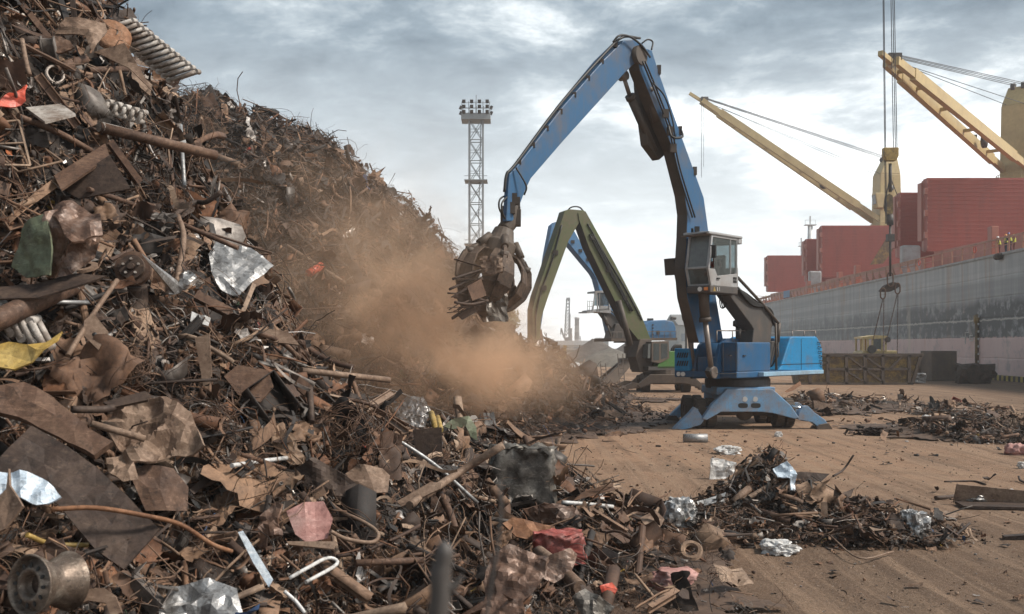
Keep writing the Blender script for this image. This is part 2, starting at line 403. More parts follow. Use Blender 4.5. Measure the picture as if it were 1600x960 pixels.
def box_frag(seed):
    r = random.Random(seed); b = MB(); lx, ly, lz, t = 1, r.uniform(.5,.8), r.uniform(.25,.45), .02
    sides = [((0,0,-lz/2),(lx,ly,t)), ((lx/2,0,0),(t,ly,lz)), ((-lx/2,0,0),(t,ly,lz)), ((0,ly/2,0),(lx,t,lz)), ((0,-ly/2,0),(lx,t,lz))]
    for k in r.sample(range(5), 4): b.box(*sides[k])
    for i,v in enumerate(b.v):
        p = Vector(v); o = Vector((seed,seed*2,0)); b.v[i] = tuple(p+Vector((mnoise.noise(p*2+o), mnoise.noise(p*2+o*3), mnoise.noise(p*2+o*5)))*.12)
    return b
def straight_pipe(r=.06, dent=False):
    b = MB(); b.pipe((-.5,0,0), (.5,0,0), r, r*.16, 10); return b
def bent_pipe(seed, r=.035):
    return s_tube(curve_pts(7, 1.1, .22, seed), r, 6)
def strip(seed, w=.06, wild=.2, k=9, L=1.2):
    pts = curve_pts(k, L, wild, seed); r = random.Random(seed); up = Vector((r.gauss(0,.5), r.gauss(0,.5), 1)).normalized(); b = MB(); vs = []
    for i, p in enumerate(pts):
        t = (pts[min(i+1,k)]-pts[max(0,i-1)]).normalized(); up = (up-t*up.dot(t)).normalized(); s = t.cross(up)
        up = (up+s*.18).normalized(); vs += [p+s*w/2, p-s*w/2]
    b.add(vs, [(2*i,2*i+1,2*i+3,2*i+2) for i in range(k)]); return b
def frame_shape(seed):
    b = MB(); r = random.Random(seed); w, h = 1.0, r.uniform(.5,.8); s = .035
    c = [Vector((-w/2,-h/2,0)),Vector((w/2,-h/2,r.uniform(-.1,.1))),Vector((w/2,h/2,0)),Vector((-w/2,h/2,r.uniform(-.15,.15)))]
    for i in range(4): b.bar(c[i], c[(i+1)%4], s)
    b.bar((c[0]+c[1])/2, (c[2]+c[3])/2, s*.8); return b
def radiator_shape(cols=8):
    b = MB()
    for i in range(cols):
        x = (i-(cols-1)/2)*.075
        for y in (-.05, .05): b.tube([(x,y,-.24),(x,y,.24)], .022, 6, 0, True)
        for z in (-.25, .25): b.tube([(x,-.075,z),(x,.075,z)], .034, 6, 0, True)
    return b
TPL = {
 'sheet': [sheet(i, 7, 6, 1, rnd(.4,.9), rnd(.06,.2), random.choice([1,2,2])) for i in range(9)],
 'foil': [sheet(50+i, 8, 7, 1, rnd(.5,1), .32, 2) for i in range(5)],
 'plate': [poly_plate(i, None, rnd(.015,.05), rnd(-.12,.12)) for i in range(8)],
 'pipe': [straight_pipe(r) for r in (.03,.04,.055,.075)],
 'bpipe': [bent_pipe(i, r) for i, r in ((1,.02),(2,.03),(3,.045),(4,.03))],
 'rod': [s_tube(curve_pts(6, 1.15, w, 20+i), rr, 4) for i, (w, rr) in enumerate([(.04,.010),(.1,.008),(.2,.009),(.3,.008),(.08,.013),(.05,.016)])],
 'wire': [s_tube(curve_pts(16, 2.2, .5, 40+i), .006, 3, False) for i in range(7)],
 'beam': [section('L',1,.1,.014,.3), section('U',1,.14,.016,.2), section('I',1,.16,.018,0), section('S',1,.06,.01,.5), section('S',1,.09,.01,0), section('L',1,.07,.01,1.2,6,.1)],
 'flat': [section('F',1,.1,.012,.4,6,.1), section('F',1,.16,.012,.2,6,.18), section('F',1,.06,.01,1.5,8,.05), section('F',1,.22,.014,0,5,-.12)],
 'strip': [strip(i, rnd(.03,.1), rnd(.1,.35)) for i in range(6)],
 'lump': [lump(i, 2, rnd(.35,.6), rnd(.6,.9)) for i in range(6)],
 'ring': [ring_shape(), ring_shape(.36,.12,16,6), ring_shape(.42,.03,16,5,4.5)],
 'nest': [nest(1), nest(2, 20)],
 'box': [box_frag(i) for i in range(4)],
 'frame': [frame_shape(i) for i in range(2)],
 'radiator': [radiator_shape(6), radiator_shape(9)],
}
def arrs(b):
    V = np.array(b.v, float); L = np.array([i for f in b.f for i in f], np.int32); S = np.array([len(f) for f in b.f], np.int32); return V, L, S
TA = {k: [arrs(b) for b in v] for k, v in TPL.items()}
PAL = dict(rust=[(.142,.080,.048),(.108,.061,.038),(.19,.112,.068),(.085,.049,.033),(.24,.152,.096),(.055,.034,.024),(.18,.085,.042)], dark=[(.03,.022,.018),(.05,.034,.026),(.022,.02,.02)],
           tan=[(.30,.21,.145),(.26,.17,.115),(.36,.27,.20)], grey=[(.17,.155,.145),(.26,.25,.24),(.11,.105,.1)], pale=[(.50,.47,.44),(.40,.385,.37),(.62,.62,.62)], col=[(.4,.06,.04),(.35,.1,.08),(.05,.12,.28),(.1,.2,.12),(.45,.3,.05),(.5,.25,.22),(.5,.16,.05)])
def rot_mats(nrm, n, align, rng):
    # random rotations whose local z leans to the surface normal by 'align'
    q = rng.normal(size=(n, 4)); q /= np.linalg.norm(q, axis=1)[:, None]
    w, x, y, z = q.T
    R = np.stack([1-2*(y*y+z*z), 2*(x*y-z*w), 2*(x*z+y*w), 2*(x*y+z*w), 1-2*(x*x+z*z), 2*(y*z-x*w), 2*(x*z-y*w), 2*(y*z+x*w), 1-2*(x*x+y*y)], 1).reshape(n, 3, 3)
    zz = R[:, :, 2]*(1-align)[:, None]+nrm*align[:, None]; zz /= np.linalg.norm(zz, axis=1)[:, None]
    xx = R[:, :, 0]; xx = xx-zz*(xx*zz).sum(1)[:, None]; xx /= np.linalg.norm(xx, axis=1)[:, None]
    yy = np.cross(zz, xx); return np.stack([xx, yy, zz], 2)
def hnormal(f, x, y, e=.12):
    gx = (f(x+e, y)-f(x-e, y))/(2*e); gy = (f(x, y+e)-f(x, y-e))/(2*e); g = np.minimum(np.hypot(gx, gy), 3)
    n = np.stack([-gx, -gy, np.ones_like(gx)], 1); n /= np.linalg.norm(n, axis=1)[:, None]; return n, g
def visible(x, y, z, margin=.35):
    ok = np.ones(len(x), bool)
    for t in np.linspace(.25, .97, 28): ok &= H(x*t, y*t) < CAMZ+(z-CAMZ)*t+margin
    return ok
class Bulk:
    def __init__(s): s.V = []; s.L = []; s.S = []; s.C = []; s.MI = []; s.n = 0
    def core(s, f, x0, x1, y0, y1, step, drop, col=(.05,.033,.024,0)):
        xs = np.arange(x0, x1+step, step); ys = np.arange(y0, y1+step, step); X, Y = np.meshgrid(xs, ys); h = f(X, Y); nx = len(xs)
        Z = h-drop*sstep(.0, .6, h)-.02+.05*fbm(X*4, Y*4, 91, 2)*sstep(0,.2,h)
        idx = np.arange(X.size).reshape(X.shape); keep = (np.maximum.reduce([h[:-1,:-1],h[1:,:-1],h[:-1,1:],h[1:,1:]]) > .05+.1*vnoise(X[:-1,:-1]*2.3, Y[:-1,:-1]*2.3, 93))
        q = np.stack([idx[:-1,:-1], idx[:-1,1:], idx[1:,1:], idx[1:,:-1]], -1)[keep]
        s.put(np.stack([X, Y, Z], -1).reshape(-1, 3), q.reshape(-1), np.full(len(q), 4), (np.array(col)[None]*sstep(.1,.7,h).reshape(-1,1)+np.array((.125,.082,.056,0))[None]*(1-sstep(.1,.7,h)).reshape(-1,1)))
    def put(s, V, L, S, C):
        s.V.append(V); s.L.append(L+s.n); s.S.append(S); s.C.append(C); s.n += len(V)
    def scatter(s, f, pts, kinds, sizes, cols, align, off, rng, stretch=.25):
        x, y = pts[:, 0], pts[:, 1]; nrm, _ = hnormal(f, x, y); pos = np.stack([x, y, f(x, y)], 1)+nrm*off[:, None]
        R = rot_mats(nrm, len(x), align, rng)
        for kname in sorted(set(kinds)):
            for vi, (V, L, S) in enumerate(TA[kname]):
                sel = np.where((kinds == kname) & (np.arange(len(x)) % len(TA[kname]) == vi))[0]
                if not len(sel): continue
                sc3 = sizes[sel][:, None]*(1+rng.uniform(-stretch, stretch, (len(sel), 3)))
                W = np.einsum('kij,knj->kni', R[sel], V[None]*sc3[:, None, :])+pos[sel][:, None, :]
                K, n = len(sel), len(V)
                Ls = (L[None]+(np.arange(K)*n)[:, None]).reshape(-1)
                s.put(W.reshape(-1, 3), Ls, np.tile(S, K), np.repeat(cols[sel], n, 0))
    def build(s, name, label, cat, group=None):
        V = np.concatenate(s.V); L = np.concatenate(s.L).astype(np.int32); S = np.concatenate(s.S).astype(np.int32); C = np.concatenate(s.C)
        me = bpy.data.meshes.new(name); me.vertices.add(len(V)); me.vertices.foreach_set('co', V.astype(np.float32).ravel())
        me.loops.add(len(L)); me.loops.foreach_set('vertex_index', L); me.polygons.add(len(S))
        st = np.zeros(len(S), np.int32); st[1:] = np.cumsum(S)[:-1]; me.polygons.foreach_set('loop_start', st)
        me.update(calc_edges=True)
        a = me.color_attributes.new('tint', 'FLOAT_COLOR', 'POINT'); a.data.foreach_set('color', C.astype(np.float32).ravel())
        me.materials.append(M['piece']); o = bpy.data.objects.new(name, me); COL.objects.link(o)
        return tag(o, label, cat, group, 'stuff')
def pick_cols(n, rng, wts):
    keys = list(wts); p = np.array([wts[k] for k in keys], float); p /= p.sum(); ks = rng.choice(len(keys), n, p=p); out = np.zeros((n, 4))
    for i in range(n):
        k = keys[ks[i]]; c = np.array(PAL[k][rng.integers(len(PAL[k]))])*rng.uniform(.75, 1.25); out[i, :3] = np.minimum(c, .85); out[i, 3] = {'grey': .6, 'pale': .35 if rng.random() < .6 else .9, 'rust': .12, 'tan': .1}.get(k, .1)
    return out
def sample(f, n, u0, u1, d0, d1, rng, hmin=.03, vis=True, thin=None):
    out = np.zeros((0, 2))
    while len(out) < n:
        m = n*6; u = rng.uniform(u0, u1, m); d = np.exp(rng.uniform(np.log(d0), np.log(d1), m)); x = u*d; y = d
        h = f(x, y); nrm, g = hnormal(f, x, y); pos = np.stack([x, y, h-CAMZ], 1); v = -pos/np.linalg.norm(pos, axis=1)[:, None]
        nv = np.maximum((nrm*v).sum(1), .12); w = np.sqrt(1+g*g)*nv; w = w*(h > hmin)
        if thin is not None: w = w*thin(x, y, h)
        k = rng.random(m) < w/1.6; 
        if vis: k[k] &= visible(x[k], y[k], h[k]) | (rng.random(k.sum()) < .05)
        out = np.concatenate([out, np.stack([x[k], y[k]], 1)])
        if k.sum() == 0: break
    return out[:n]
def kinds_of(n, rng, w):
    ks = list(w); p = np.array([w[k] for k in ks], float); return rng.choice(np.array(ks), n, p=p/p.sum())
W_KIND = dict(sheet=11, foil=8, plate=6, pipe=3.5, bpipe=4.5, rod=25, wire=27, beam=10, flat=10, strip=14, lump=2.5, ring=1.2, nest=1.6, box=1.5, frame=.7)
W_COL = dict(rust=52, dark=19, tan=14, grey=11, pale=5.5, col=.5)
SZ = dict(sheet=1, foil=.7, plate=.8, pipe=1.4, bpipe=1.3, rod=1.7, wire=1.0, beam=1.5, flat=1.3, strip=1.1, lump=.6, ring=.6, nest=.8, box=1, frame=1.2)
def fill(bulk, f, pts, med, sig, smin, smax, rng, kw=W_KIND, cw=W_COL, offk=.35, base=0.0, align=(.25,.95), dscale=None):
    n = len(pts); kinds = kinds_of(n, rng, kw); sz = np.clip(med*np.exp(rng.normal(0, sig, n)), smin, smax)
    if dscale is not None: sz = sz*dscale(pts)
    if f in (H_near, H_mound, H_right):
        kp = ~covered(pts, sz*np.array([SZ.get(k, 1) for k in kinds]), f) | (rng.random(n) < .04); pts = pts[kp]; kinds = kinds[kp]; sz = sz[kp]; n = len(pts)
    sz = sz*np.array([SZ.get(k, 1) for k in kinds]); cols = pick_cols(n, rng, cw)
    sz = np.where(np.isin(kinds, ['sheet','foil','plate','flat']), np.minimum(sz, .8), sz); sz = np.where(np.isin(kinds, ['pipe','beam','bpipe']), np.minimum(sz, 1.1), sz)
    pale = (cols[:, 0] > .38); sz = np.where(pale, sz*.62, sz)
    off = rng.normal(base, 1, n)*0+base+np.clip(rng.normal(0, offk, n)*np.minimum(sz, .5), -.3, .2)
    al = rng.uniform(*align, n); lng = np.isin(kinds, ['pipe','bpipe','rod','beam','flat']); al = np.where(lng & (rng.random(n) < .93), np.maximum(al, .62), al)
    bulk.scatter(f, pts, kinds, sz, cols, al, off, rng)
# ------------------------------------------------------------------ single scrap pieces one can tell apart
def dray(px, py, d0=3.5, d1=60):
    ds_ = np.geomspace(d0, d1, 700); x = (px-800)/F*ds_; z = CAMZ+(HOR-py)/F*ds_
    hh = np.maximum(H(x, ds_), G(x, ds_)); k = np.argmax(hh >= z); return float(ds_[k]) if (hh >= z).any() else d1
HERO = []
def reg(o, px, py, noun):
    HERO.append((px, py, noun)); return o
FOOT = []
def foot(poly, d):
    FOOT.append((np.array(poly, float), d))
def covered(pts, sizes, f):
    """True for loose pieces that would bury one of the single pieces"""
    x, y = pts[:, 0], pts[:, 1]; z = f(x, y); px = 800+x/y*F; py = HOR-(z-CAMZ)/y*F; r = sizes*.42*F/y; out = np.zeros(len(x), bool)
    for poly, d in FOOT:
        x0, y0 = poly.min(0); x1, y1 = poly.max(0); m = np.where((px+r > x0) & (px-r < x1) & (py+r > y0) & (py-r < y1) & (y < d+.3) & ~out)[0]
        if not len(m): continue
        cnt = np.zeros(len(m))
        for ox, oy in ((0,0),(1,0),(-1,0),(0,1),(0,-1),(.6,.6),(-.6,.6),(.6,-.6),(-.6,-.6)):
            ax, ay = px[m]+ox*r[m], py[m]+oy*r[m]; ins = np.zeros(len(m), bool); n = len(poly)
            for i in range(n):
                (xa, ya), (xb, yb) = poly[i], poly[i-1]; c = ((ya > ay) != (yb > ay)) & (ax < (xb-xa)*(ay-ya)/((yb-ya) or 1e-9)+xa); ins ^= c
            cnt += ins
        out[m] |= cnt >= 1
    return out
def plane_pts(pts, d, n):
    c = P(sum(p[0] for p in pts)/len(pts), sum(p[1] for p in pts)/len(pts), d); eye = Vector((0,0,CAMZ)); out = []
    for x, y in pts:
        r = P(x, y, 1)-eye; t = (c-eye).dot(n)/r.dot(n); out.append(eye+r*t)
    return out, c
def plate(pts, mat, label, cat='metal plate', name='scrap_plate', noun=None, off=.35, tilt=(0,.5), thick=.02, crump=0.0, fold=None, cut=.16, d=None, smooth=False, parent=None):
    cut = min(cut, .07) if crump > .045 else cut; smooth = False; crump *= .8; auto = d is None; cx, cy = sum(p[0] for p in pts)/len(pts), sum(p[1] for p in pts)/len(pts); d = d or dray(cx, cy)-off
    n = Vector((tilt[0], -1, tilt[1])).normalized(); Q, c = plane_pts(pts, d, n)
    vio = max(q.y-(dray(min(max(x, 0), 1600), min(y, 959))-.16) for q, (x, y) in zip(Q, pts))
    if vio > 0 and auto: d -= min(vio, .9); Q, c = plane_pts(pts, d, n)
    foot(pts, d)
    bm = bmesh.new(); f = bm.faces.new([bm.verts.new(q) for q in Q]); bmesh.ops.triangulate(bm, faces=[f])
    if crump or fold:
        for _ in range(5):
            es = [e for e in bm.edges if e.calc_length() > cut]
            if not es: break
            bmesh.ops.subdivide_edges(bm, edges=es, cuts=1, use_grid_fill=False); bmesh.ops.triangulate(bm, faces=bm.faces[:])
        o_ = Vector((cx*.37, cy*.53, 1))
        for v in bm.verts:
            p = v.co-c; k = crump*((1-2.6*abs(mnoise.noise(p*2.0+o_)))+(.4-1.5*abs(mnoise.noise(p*4.8+o_)))+.3*mnoise.noise(p*12+o_)); s = Vector((0,0,0))
            if fold:                                    # fold = (angle, offset m, slope)
                a_, q, sl = fold; t = p.x*math.cos(a_)+p.z*math.sin(a_)-q
                if t > 0: s = n*(-t*sl)
            v.co += n*k+s
    bm.normal_update(); bmesh.ops.recalc_face_normals(bm, faces=bm.faces[:])
    r = bmesh.ops.solidify(bm, geom=bm.faces[:], thickness=thick)
    b = MB(); bm.verts.ensure_lookup_table(); bm.verts.index_update(); b.add([v.co for v in bm.verts], [[v.index for v in f.verts] for f in bm.faces], 0, smooth); bm.free()
    o = b.build(name, M[mat], parent) if parent else b.build(name, M[mat], None, label, cat)
    if noun: reg(o, cx, cy, noun)
    return o
def rod(pts, rpx, mat, label, cat='pipe', name='scrap_pipe', noun=None, off=.3, pipe=False, n=10, d=None, lin=True, parent=None):
    D = [d or dray(x, y)-off for x, y in pts]
    if lin and not d:
        D = list(np.linspace(D[0], D[-1], len(D)))
    if not d:
        md = min(D); D = [min(q, md+1.2) for q in D]
        vio = max(max((D[i]+(D[i+1]-D[i])*t)-(dray(pts[i][0]+(pts[i+1][0]-pts[i][0])*t, min(959, pts[i][1]+(pts[i+1][1]-pts[i][1])*t))-.12) for t in (.1,.3,.5,.7,.9)) for i in range(len(pts)-1))
        if vio > 0: D = [q-min(vio, .8) for q in D]
    for i in range(len(pts)-1):
        a_, c_ = np.array(pts[i], float), np.array(pts[i+1], float); nn_ = np.array([-(c_-a_)[1], (c_-a_)[0]]); nn_ = nn_/max(1e-6, np.hypot(*nn_))*max(rpx, 3); foot([a_+nn_, c_+nn_, c_-nn_, a_-nn_], (D[i]+D[i+1])/2)
    W_ = [P(x, y, q) for (x, y), q in zip(pts, D)]; r = rpx*sum(D)/len(D)/F; b = MB()
    if pipe: b.pipe(W_[0], W_[-1], r, None, 16)
    else: b.tube(arc(W_, 5) if len(W_) > 2 else W_, r, n)
    o = b.build(name, M[mat], parent) if parent else b.build(name, M[mat], None, label, cat)
    if noun: reg(o, sum(p[0] for p in pts)/len(pts), sum(p[1] for p in pts)/len(pts), noun)
    return o
def beam(a, c, w, mat, label, kind='L', name='steel_girder', cat='beam', noun=None, off=.3, parent=None):
    da, dc_ = dray(a[0], max(a[1], 1))-off, dray(*c)-off; da, dc_ = min(da, dc_+1.2), min(dc_, da+1.2); vio = max(da+(dc_-da)*t-(dray(a[0]+(c[0]-a[0])*t, max(1, a[1]+(c[1]-a[1])*t))-.15) for t in (.15,.4,.6,.85)); vio = min(max(vio, 0), .8); da -= vio; dc_ -= vio
    nn_ = np.array([-(c[1]-a[1]), c[0]-a[0]], float); nn_ = nn_/np.hypot(*nn_)*w*.6; foot([np.array(a)+nn_, np.array(c)+nn_, np.array(c)-nn_, np.array(a)-nn_], (da+dc_)/2)
    p, q = P(*a, da), P(*c, dc_); L = (q-p).length; wm = w*(p.y+q.y)/2/F; s = section(kind, L, wm, wm*.12, 0, 1); x = (q-p).normalized(); z = Vector((.2,-1,.5)); z = (z-x*z.dot(x)).normalized(); y = z.cross(x)
    b = MB(); b.add([(p+q)/2+x*v[0]+y*(v[1])+z*v[2] for v in s.v], s.f); o = b.build(name, M[mat], None, label, cat)
    if noun: reg(o, (a[0]+c[0])/2, (a[1]+c[1])/2, noun)
    return o
def blob(cx, cy, w, h, mat, label, cat, name, noun=None, seed=1, off=.2, amp=.5, dep=.8, sub=4, d=None, creases=True):
    cr_ = .16 if mat in ('carS','red') else .05; d = d or dray(cx, cy+h*.2)-off; foot([(cx-w*.45,cy),(cx,cy-h*.45),(cx+w*.45,cy),(cx,cy+h*.4)], d); s = lump(seed, sub, amp, 1.0, .62 if mat in ('white','silver','pink','galv','rust_dark') else .4); c = P(cx, cy, d); kx, kz = w*d/F/.8, h*d/F/.62; b = MB(); o_ = Vector((seed*3.1, 0, 0))
    vs = []
    for v in s.v:
        p = Vector(v); q = p
        if creases: q = p*(1+cr_*abs(mnoise.noise(p*6+o_))-cr_*abs(mnoise.noise(p*11-o_)))
        vs.append(c+Vector((q.x*kx, q.y*kx*dep, q.z*kz)))
    b.add(vs, s.f, 0, mat in ('carS','red','pink')); o = b.build(name, M[mat], None, label, cat)
    if noun: reg(o, cx, cy, noun)
    return o
def radiator(p0, p1, cols, colh, mat, label, noun, off=.35, lean=.3, thin=1.0):
    """row of cast columns running from p0 to p1; colh = pixel vector along one column"""
    d = min(dray(p0[0]+(p1[0]-p0[0])*t+colh[0]*k, p0[1]+(p1[1]-p0[1])*t+colh[1]*k)-lean*t for t in (0,.5,1) for k in (0,1) if p0[0]+(p1[0]-p0[0])*t > -10)-off*.6; foot([p0, p1, (p1[0]+colh[0], p1[1]+colh[1]), (p0[0]+colh[0], p0[1]+colh[1])], d+.2)
    r = empty('radiator', P((p0[0]+p1[0])/2, (p0[1]+p1[1])/2, d), label, 'radiator'); b0 = None
    for i in range(cols):
        t = i/(cols-1); px, py = p0[0]+(p1[0]-p0[0])*t, p0[1]+(p1[1]-p0[1])*t; dd = d+t*lean; a_ = P(px, py, dd); c_ = P(px+colh[0], py+colh[1], dd); sp_v = (P(p1[0], p1[1], dd)-P(p0[0], p0[1], dd)).length/(cols-1); rr_ = min(.036, sp_v*.32)*thin
        b = MB(); b.tube([a_, c_], rr_, 8); b.tube([a_+Vector((0,.12,.03)), c_+Vector((0,.12,.03))], rr_, 8)
        for e in (a_, c_): b.tube([e+Vector((0,-.02,0)), e+Vector((0,.14,.03))], rr_*1.25, 8)
        b.build('column', M[mat], r)
    b = MB(); e0 = P(*p0, d); e1 = P(*p1, d+lean); b.tube([e0+Vector((0,.06,0)), e1+Vector((0,.06,0))], .028, 8); q = Vector(((colh[0])*d/F, 0, -colh[1]*d/F)); b.tube([e0+q+Vector((0,.06,0)), e1+q+Vector((0,.06,0))], .028, 8); b.build('header', M[mat], r)
    reg(r, (p0[0]+p1[0])/2, (p0[1]+p1[1])/2, noun); return r

radiator((206,32), (306,112), 13, (-42,14), 'rust_white', 'long white ribbed radiator lying high on the near heap under the skyline', 'the long white radiator')
radiator((170,160), (222,176), 5, (-6,14), 'rust_white', 'short broken white radiator on the upper near heap above the long pipe', 'the short white radiator', thin=.8)
radiator((-20,505), (70,545), 6, (-22,-42), 'rust_white', 'dirty white radiator at the left edge above the yellow bent sheet', 'the dirty radiator at the left edge', lean=.05)
plate([(40,168),(95,162),(118,178),(70,190)], 'rust_white', 'pale finned panel lying flat left of the short white radiator', 'metal panel', 'finned_sheet', 'the pale finned panel', tilt=(.1,2), thick=.03)
plate([(-10,150),(42,136),(40,158),(8,172),(-12,176)], 'redbright', 'bright red crumpled sheet at the upper left edge of the near heap', 'metal sheet', 'scrap_sheet', 'the bright red sheet', crump=.08, tilt=(.2,.8))
beam((20,-10), (80,66), 13, 'rust', 'rusty rail slanting down from the top left corner of the picture', 'I', noun='the slanting top left rail')
beam((52,122), (114,202), 14, 'rust', 'rusty channel slanting down to the right below the upper left plates', 'U', noun='the slanting channel')
lpipe = rod([(155,199),(337,243)], 8, 'rust', 'long thick rusty pipe jutting right from the upper near heap', noun='the long thick pipe', pipe=True, off=.5)
rod([(157,199),(206,211)], 8.3, 'rust_white', 'pale plastered sleeve on the left end of the long thick pipe', 'pipe sleeve', 'sleeve', off=.5, parent=lpipe)
rod([(334,243),(374,257)], 5, 'rust_tan', 'thinner pipe sticking out of the right end of the long thick pipe', off=.5, noun='the thinner inner pipe')
rod([(28,182),(92,208),(142,236)], 5, 'rust', 'slim rusty pipe sloping down to the right above the open steel box', noun='the slim sloping pipe')
rod([(282,196),(288,292)], 3.2, 'galv', 'upright galvanised post standing in front of the long thick pipe', 'post', 'steel_post', 'the galvanised post', off=.75)
plate([(272,226),(290,219),(291,224),(274,231)], 'white', 'small white tag of sheet crossing the galvanised post', 'metal strip', 'metal_strip', off=.85, thick=.01)
sbx = empty('steel_box', P(150,310,dray(150,275)-.4), 'open rusty steel box tilted on the near heap under the long thick pipe', 'steel box')
plate([(85,278),(165,228),(172,248),(96,300)], 'rust', 'upper side of the rusty open steel box on the near heap', 'steel box', 'side_panel', parent=sbx, off=.6, tilt=(.2,1.2), thick=.03)
plate([(96,296),(172,244),(205,296),(125,312)], 'rust_dark', 'dark inner floor of the rusty open steel box on the near heap', 'steel box', 'floor_panel', parent=sbx, off=.35, tilt=(.1,.2), thick=.03)
beam((165,226), (212,290), 14, 'rust', 'right rim of the rusty open steel box on the near heap', 'L', name='box_rim', noun='the open steel box', off=.6, parent=sbx)
plate([(88,58),(104,32),(160,30),(164,42),(144,80),(134,58)], 'rust_tan', 'folded brown sheet with a pointed flap near the top of the near heap', 'metal sheet', 'scrap_sheet', 'the pointed folded sheet', crump=.05, fold=(.4,.05,.6))
plate([(72,82),(86,60),(108,64),(120,80),(92,88)], 'rust', 'curled brown sheet just below the pointed folded sheet', 'metal sheet', 'scrap_sheet', crump=.07)
plate([(148,84),(196,70),(228,122),(200,104),(182,96)], 'rust_tan', 'arched tan sheet under the long white radiator', 'metal sheet', 'scrap_sheet', 'the arched tan sheet', crump=.03, fold=(-.6,.1,.8), off=.5)
plate([(204,88),(276,102),(280,116),(216,102)], 'rust_tan', 'smooth tan strip of sheet metal pointing right below the long white radiator', 'metal strip', 'metal_strip', 'the smooth tan strip', off=.5, tilt=(0,1))
plate([(206,107),(238,134),(234,151),(198,120)], 'rust_tan', 'flat tan slab end hanging down from the arched tan sheet', 'metal plate', 'scrap_plate', off=.6, tilt=(.5,.4))
b = MB(); c = P(172,66,dray(172,66)-.4); b.lathe(c, (.4,-.6,.3), [(0,-.2),(.2,-.18),(.25,0),(.25,.16),(.2,.2),(0,.16)], 18); reg(b.build('drum', M['rust_orange'], None, 'small reddish drum tucked beside the left end of the long white radiator', 'drum'), 172, 66, 'the small reddish drum')
for x, y, lab in ((86,108,'left'), (97,102,'middle'), (108,99,'right')):
    rod([(x,y),(x+26,y-6)], 6.5, 'rust', f'short open pipe, {lab} one of three side by side below the pointed folded sheet', pipe=True)
rod([(137,110),(200,108)], 5, 'rust', 'open straight pipe pointing left under the arched tan sheet', pipe=True, noun='the left-pointing open pipe')
rod([(34,62),(40,95),(46,118)], 4, 'rust_tan', 'bent brown tube hooking downward on the upper left of the near heap', 'tube', 'bent_tube', lin=False)
# crushed green and brown car bale
bl = empty('crushed_bale', P(88,435,dray(88,385)-.4), 'crushed bale of green and brown car body panels on the left of the near heap', 'crushed bale'); reg(bl, 90, 378, 'the green crushed bale')
dB = min(dray(90,400), dray(30,410), dray(150,360))-.45
def balepart(pts, mat, nm, crump, off, tilt, fold=None):
    n = Vector((tilt[0], -1, tilt[1])).normalized(); Q, c = plane_pts(pts, dB+off, n); bm = bmesh.new(); f = bm.faces.new([bm.verts.new(q) for q in Q]); bmesh.ops.triangulate(bm, faces=[f])
    for _ in range(5):
        es = [e for e in bm.edges if e.calc_length() > .05]
        if not es: break
        bmesh.ops.subdivide_edges(bm, edges=es, cuts=1); bmesh.ops.triangulate(bm, faces=bm.faces[:])
    for v in bm.verts: p = v.co-c; v.co += n*crump*(abs(mnoise.noise(p*3+c))*1.6-.5+.5*mnoise.noise(p*9+c))
    bmesh.ops.solidify(bm, geom=bm.faces[:], thickness=.02); b = MB(); bm.verts.index_update(); b.add([v.co for v in bm.verts], [[v.index for v in f.verts] for f in bm.faces], 0, False); bm.free(); return b.build(nm, M[mat], bl)
balepart([(20,418),(38,350),(70,334),(84,372),(78,430),(40,434)], 'carG', 'green_panel', .05, -.05, (-.4,.2))
balepart([(66,336),(92,326),(112,380),(84,434),(74,432),(82,380)], 'carR', 'brown_panel', .10, -.02, (0,.2))
balepart([(76,332),(104,320),(158,342),(160,364),(112,378)], 'carR', 'top_panel', .12, .0, (.2,1.2))
balepart([(108,374),(160,360),(148,404),(112,428),(84,434)], 'carR', 'side_panel', .12, .02, (.5,.1))
def ringpx(cx, cy, rx, ry, tube, mat, label, cat, name, noun=None, off=.4):
    d = dray(cx, cy)-off; b = MB(); c = P(cx, cy, d); R = rx*d/F; tl = math.acos(max(-1, min(1, ry/rx))); ax = Vector((0, -math.cos(tl), math.sin(tl))); t = tube*d/F
    b.lathe(c, ax, [(R-t*2,-t*.5),(R,-t*.5),(R,t*.5),(R-t*2,t*.5)], 26, 0, False, True); o = b.build(name, M[mat], None, label, cat)
    if noun: reg(o, cx, cy, noun)
    return o
ringpx(127, 418, 25, 9, 5, 'rust_tan', 'flat rusty flange ring lying just right of the green crushed bale', 'ring', 'flange_ring', 'the flat flange ring')
# wheel hub
dh_ = dray(208,420)-.5; hb_ = empty('wheel_hub', P(208,450,dh_), 'rusty wheel hub with a brake disc facing forward on the near heap', 'wheel hub'); reg(hb_, 208, 420, 'the wheel hub'); c = P(208,420,dh_); fx = Vector((.12,-1,.18)).normalized(); px2m = dh_/F
b = MB(); b.lathe(c, fx, [(0,-.05),(27*px2m,-.05),(28*px2m,0),(27*px2m,.03),(20*px2m,.035),(0,.035)], 28, 0, False); b.build('disc', M['rust'], hb_)
b = MB(); b.lathe(c+fx*.035, fx, [(20*px2m,0),(19*px2m,.05),(6*px2m,.05),(5*px2m,.09),(0,.09)], 24, 0, False); b.build('hub', M['rust_dark'], hb_)
sx_ = fx.cross(Vector((0,0,1))).normalized(); sz_ = sx_.cross(fx)
for k in range(5):
    a_ = k*2*PI/5+.3; b = MB(); q = c+fx*.085+(sx_*math.cos(a_)+sz_*math.sin(a_))*12*px2m; b.tube([q, q+fx*.03], 2*px2m, 6); b.build('bolt', M['rust_white'], hb_)
b = MB(); b.tube(arc([P(212,446,dh_+.1), P(214,470,dh_+.15), P(206,500,dh_+.1)], 4), [.12]*8+[.07], 8); b.build('knuckle', M['rust_dark'], hb_)
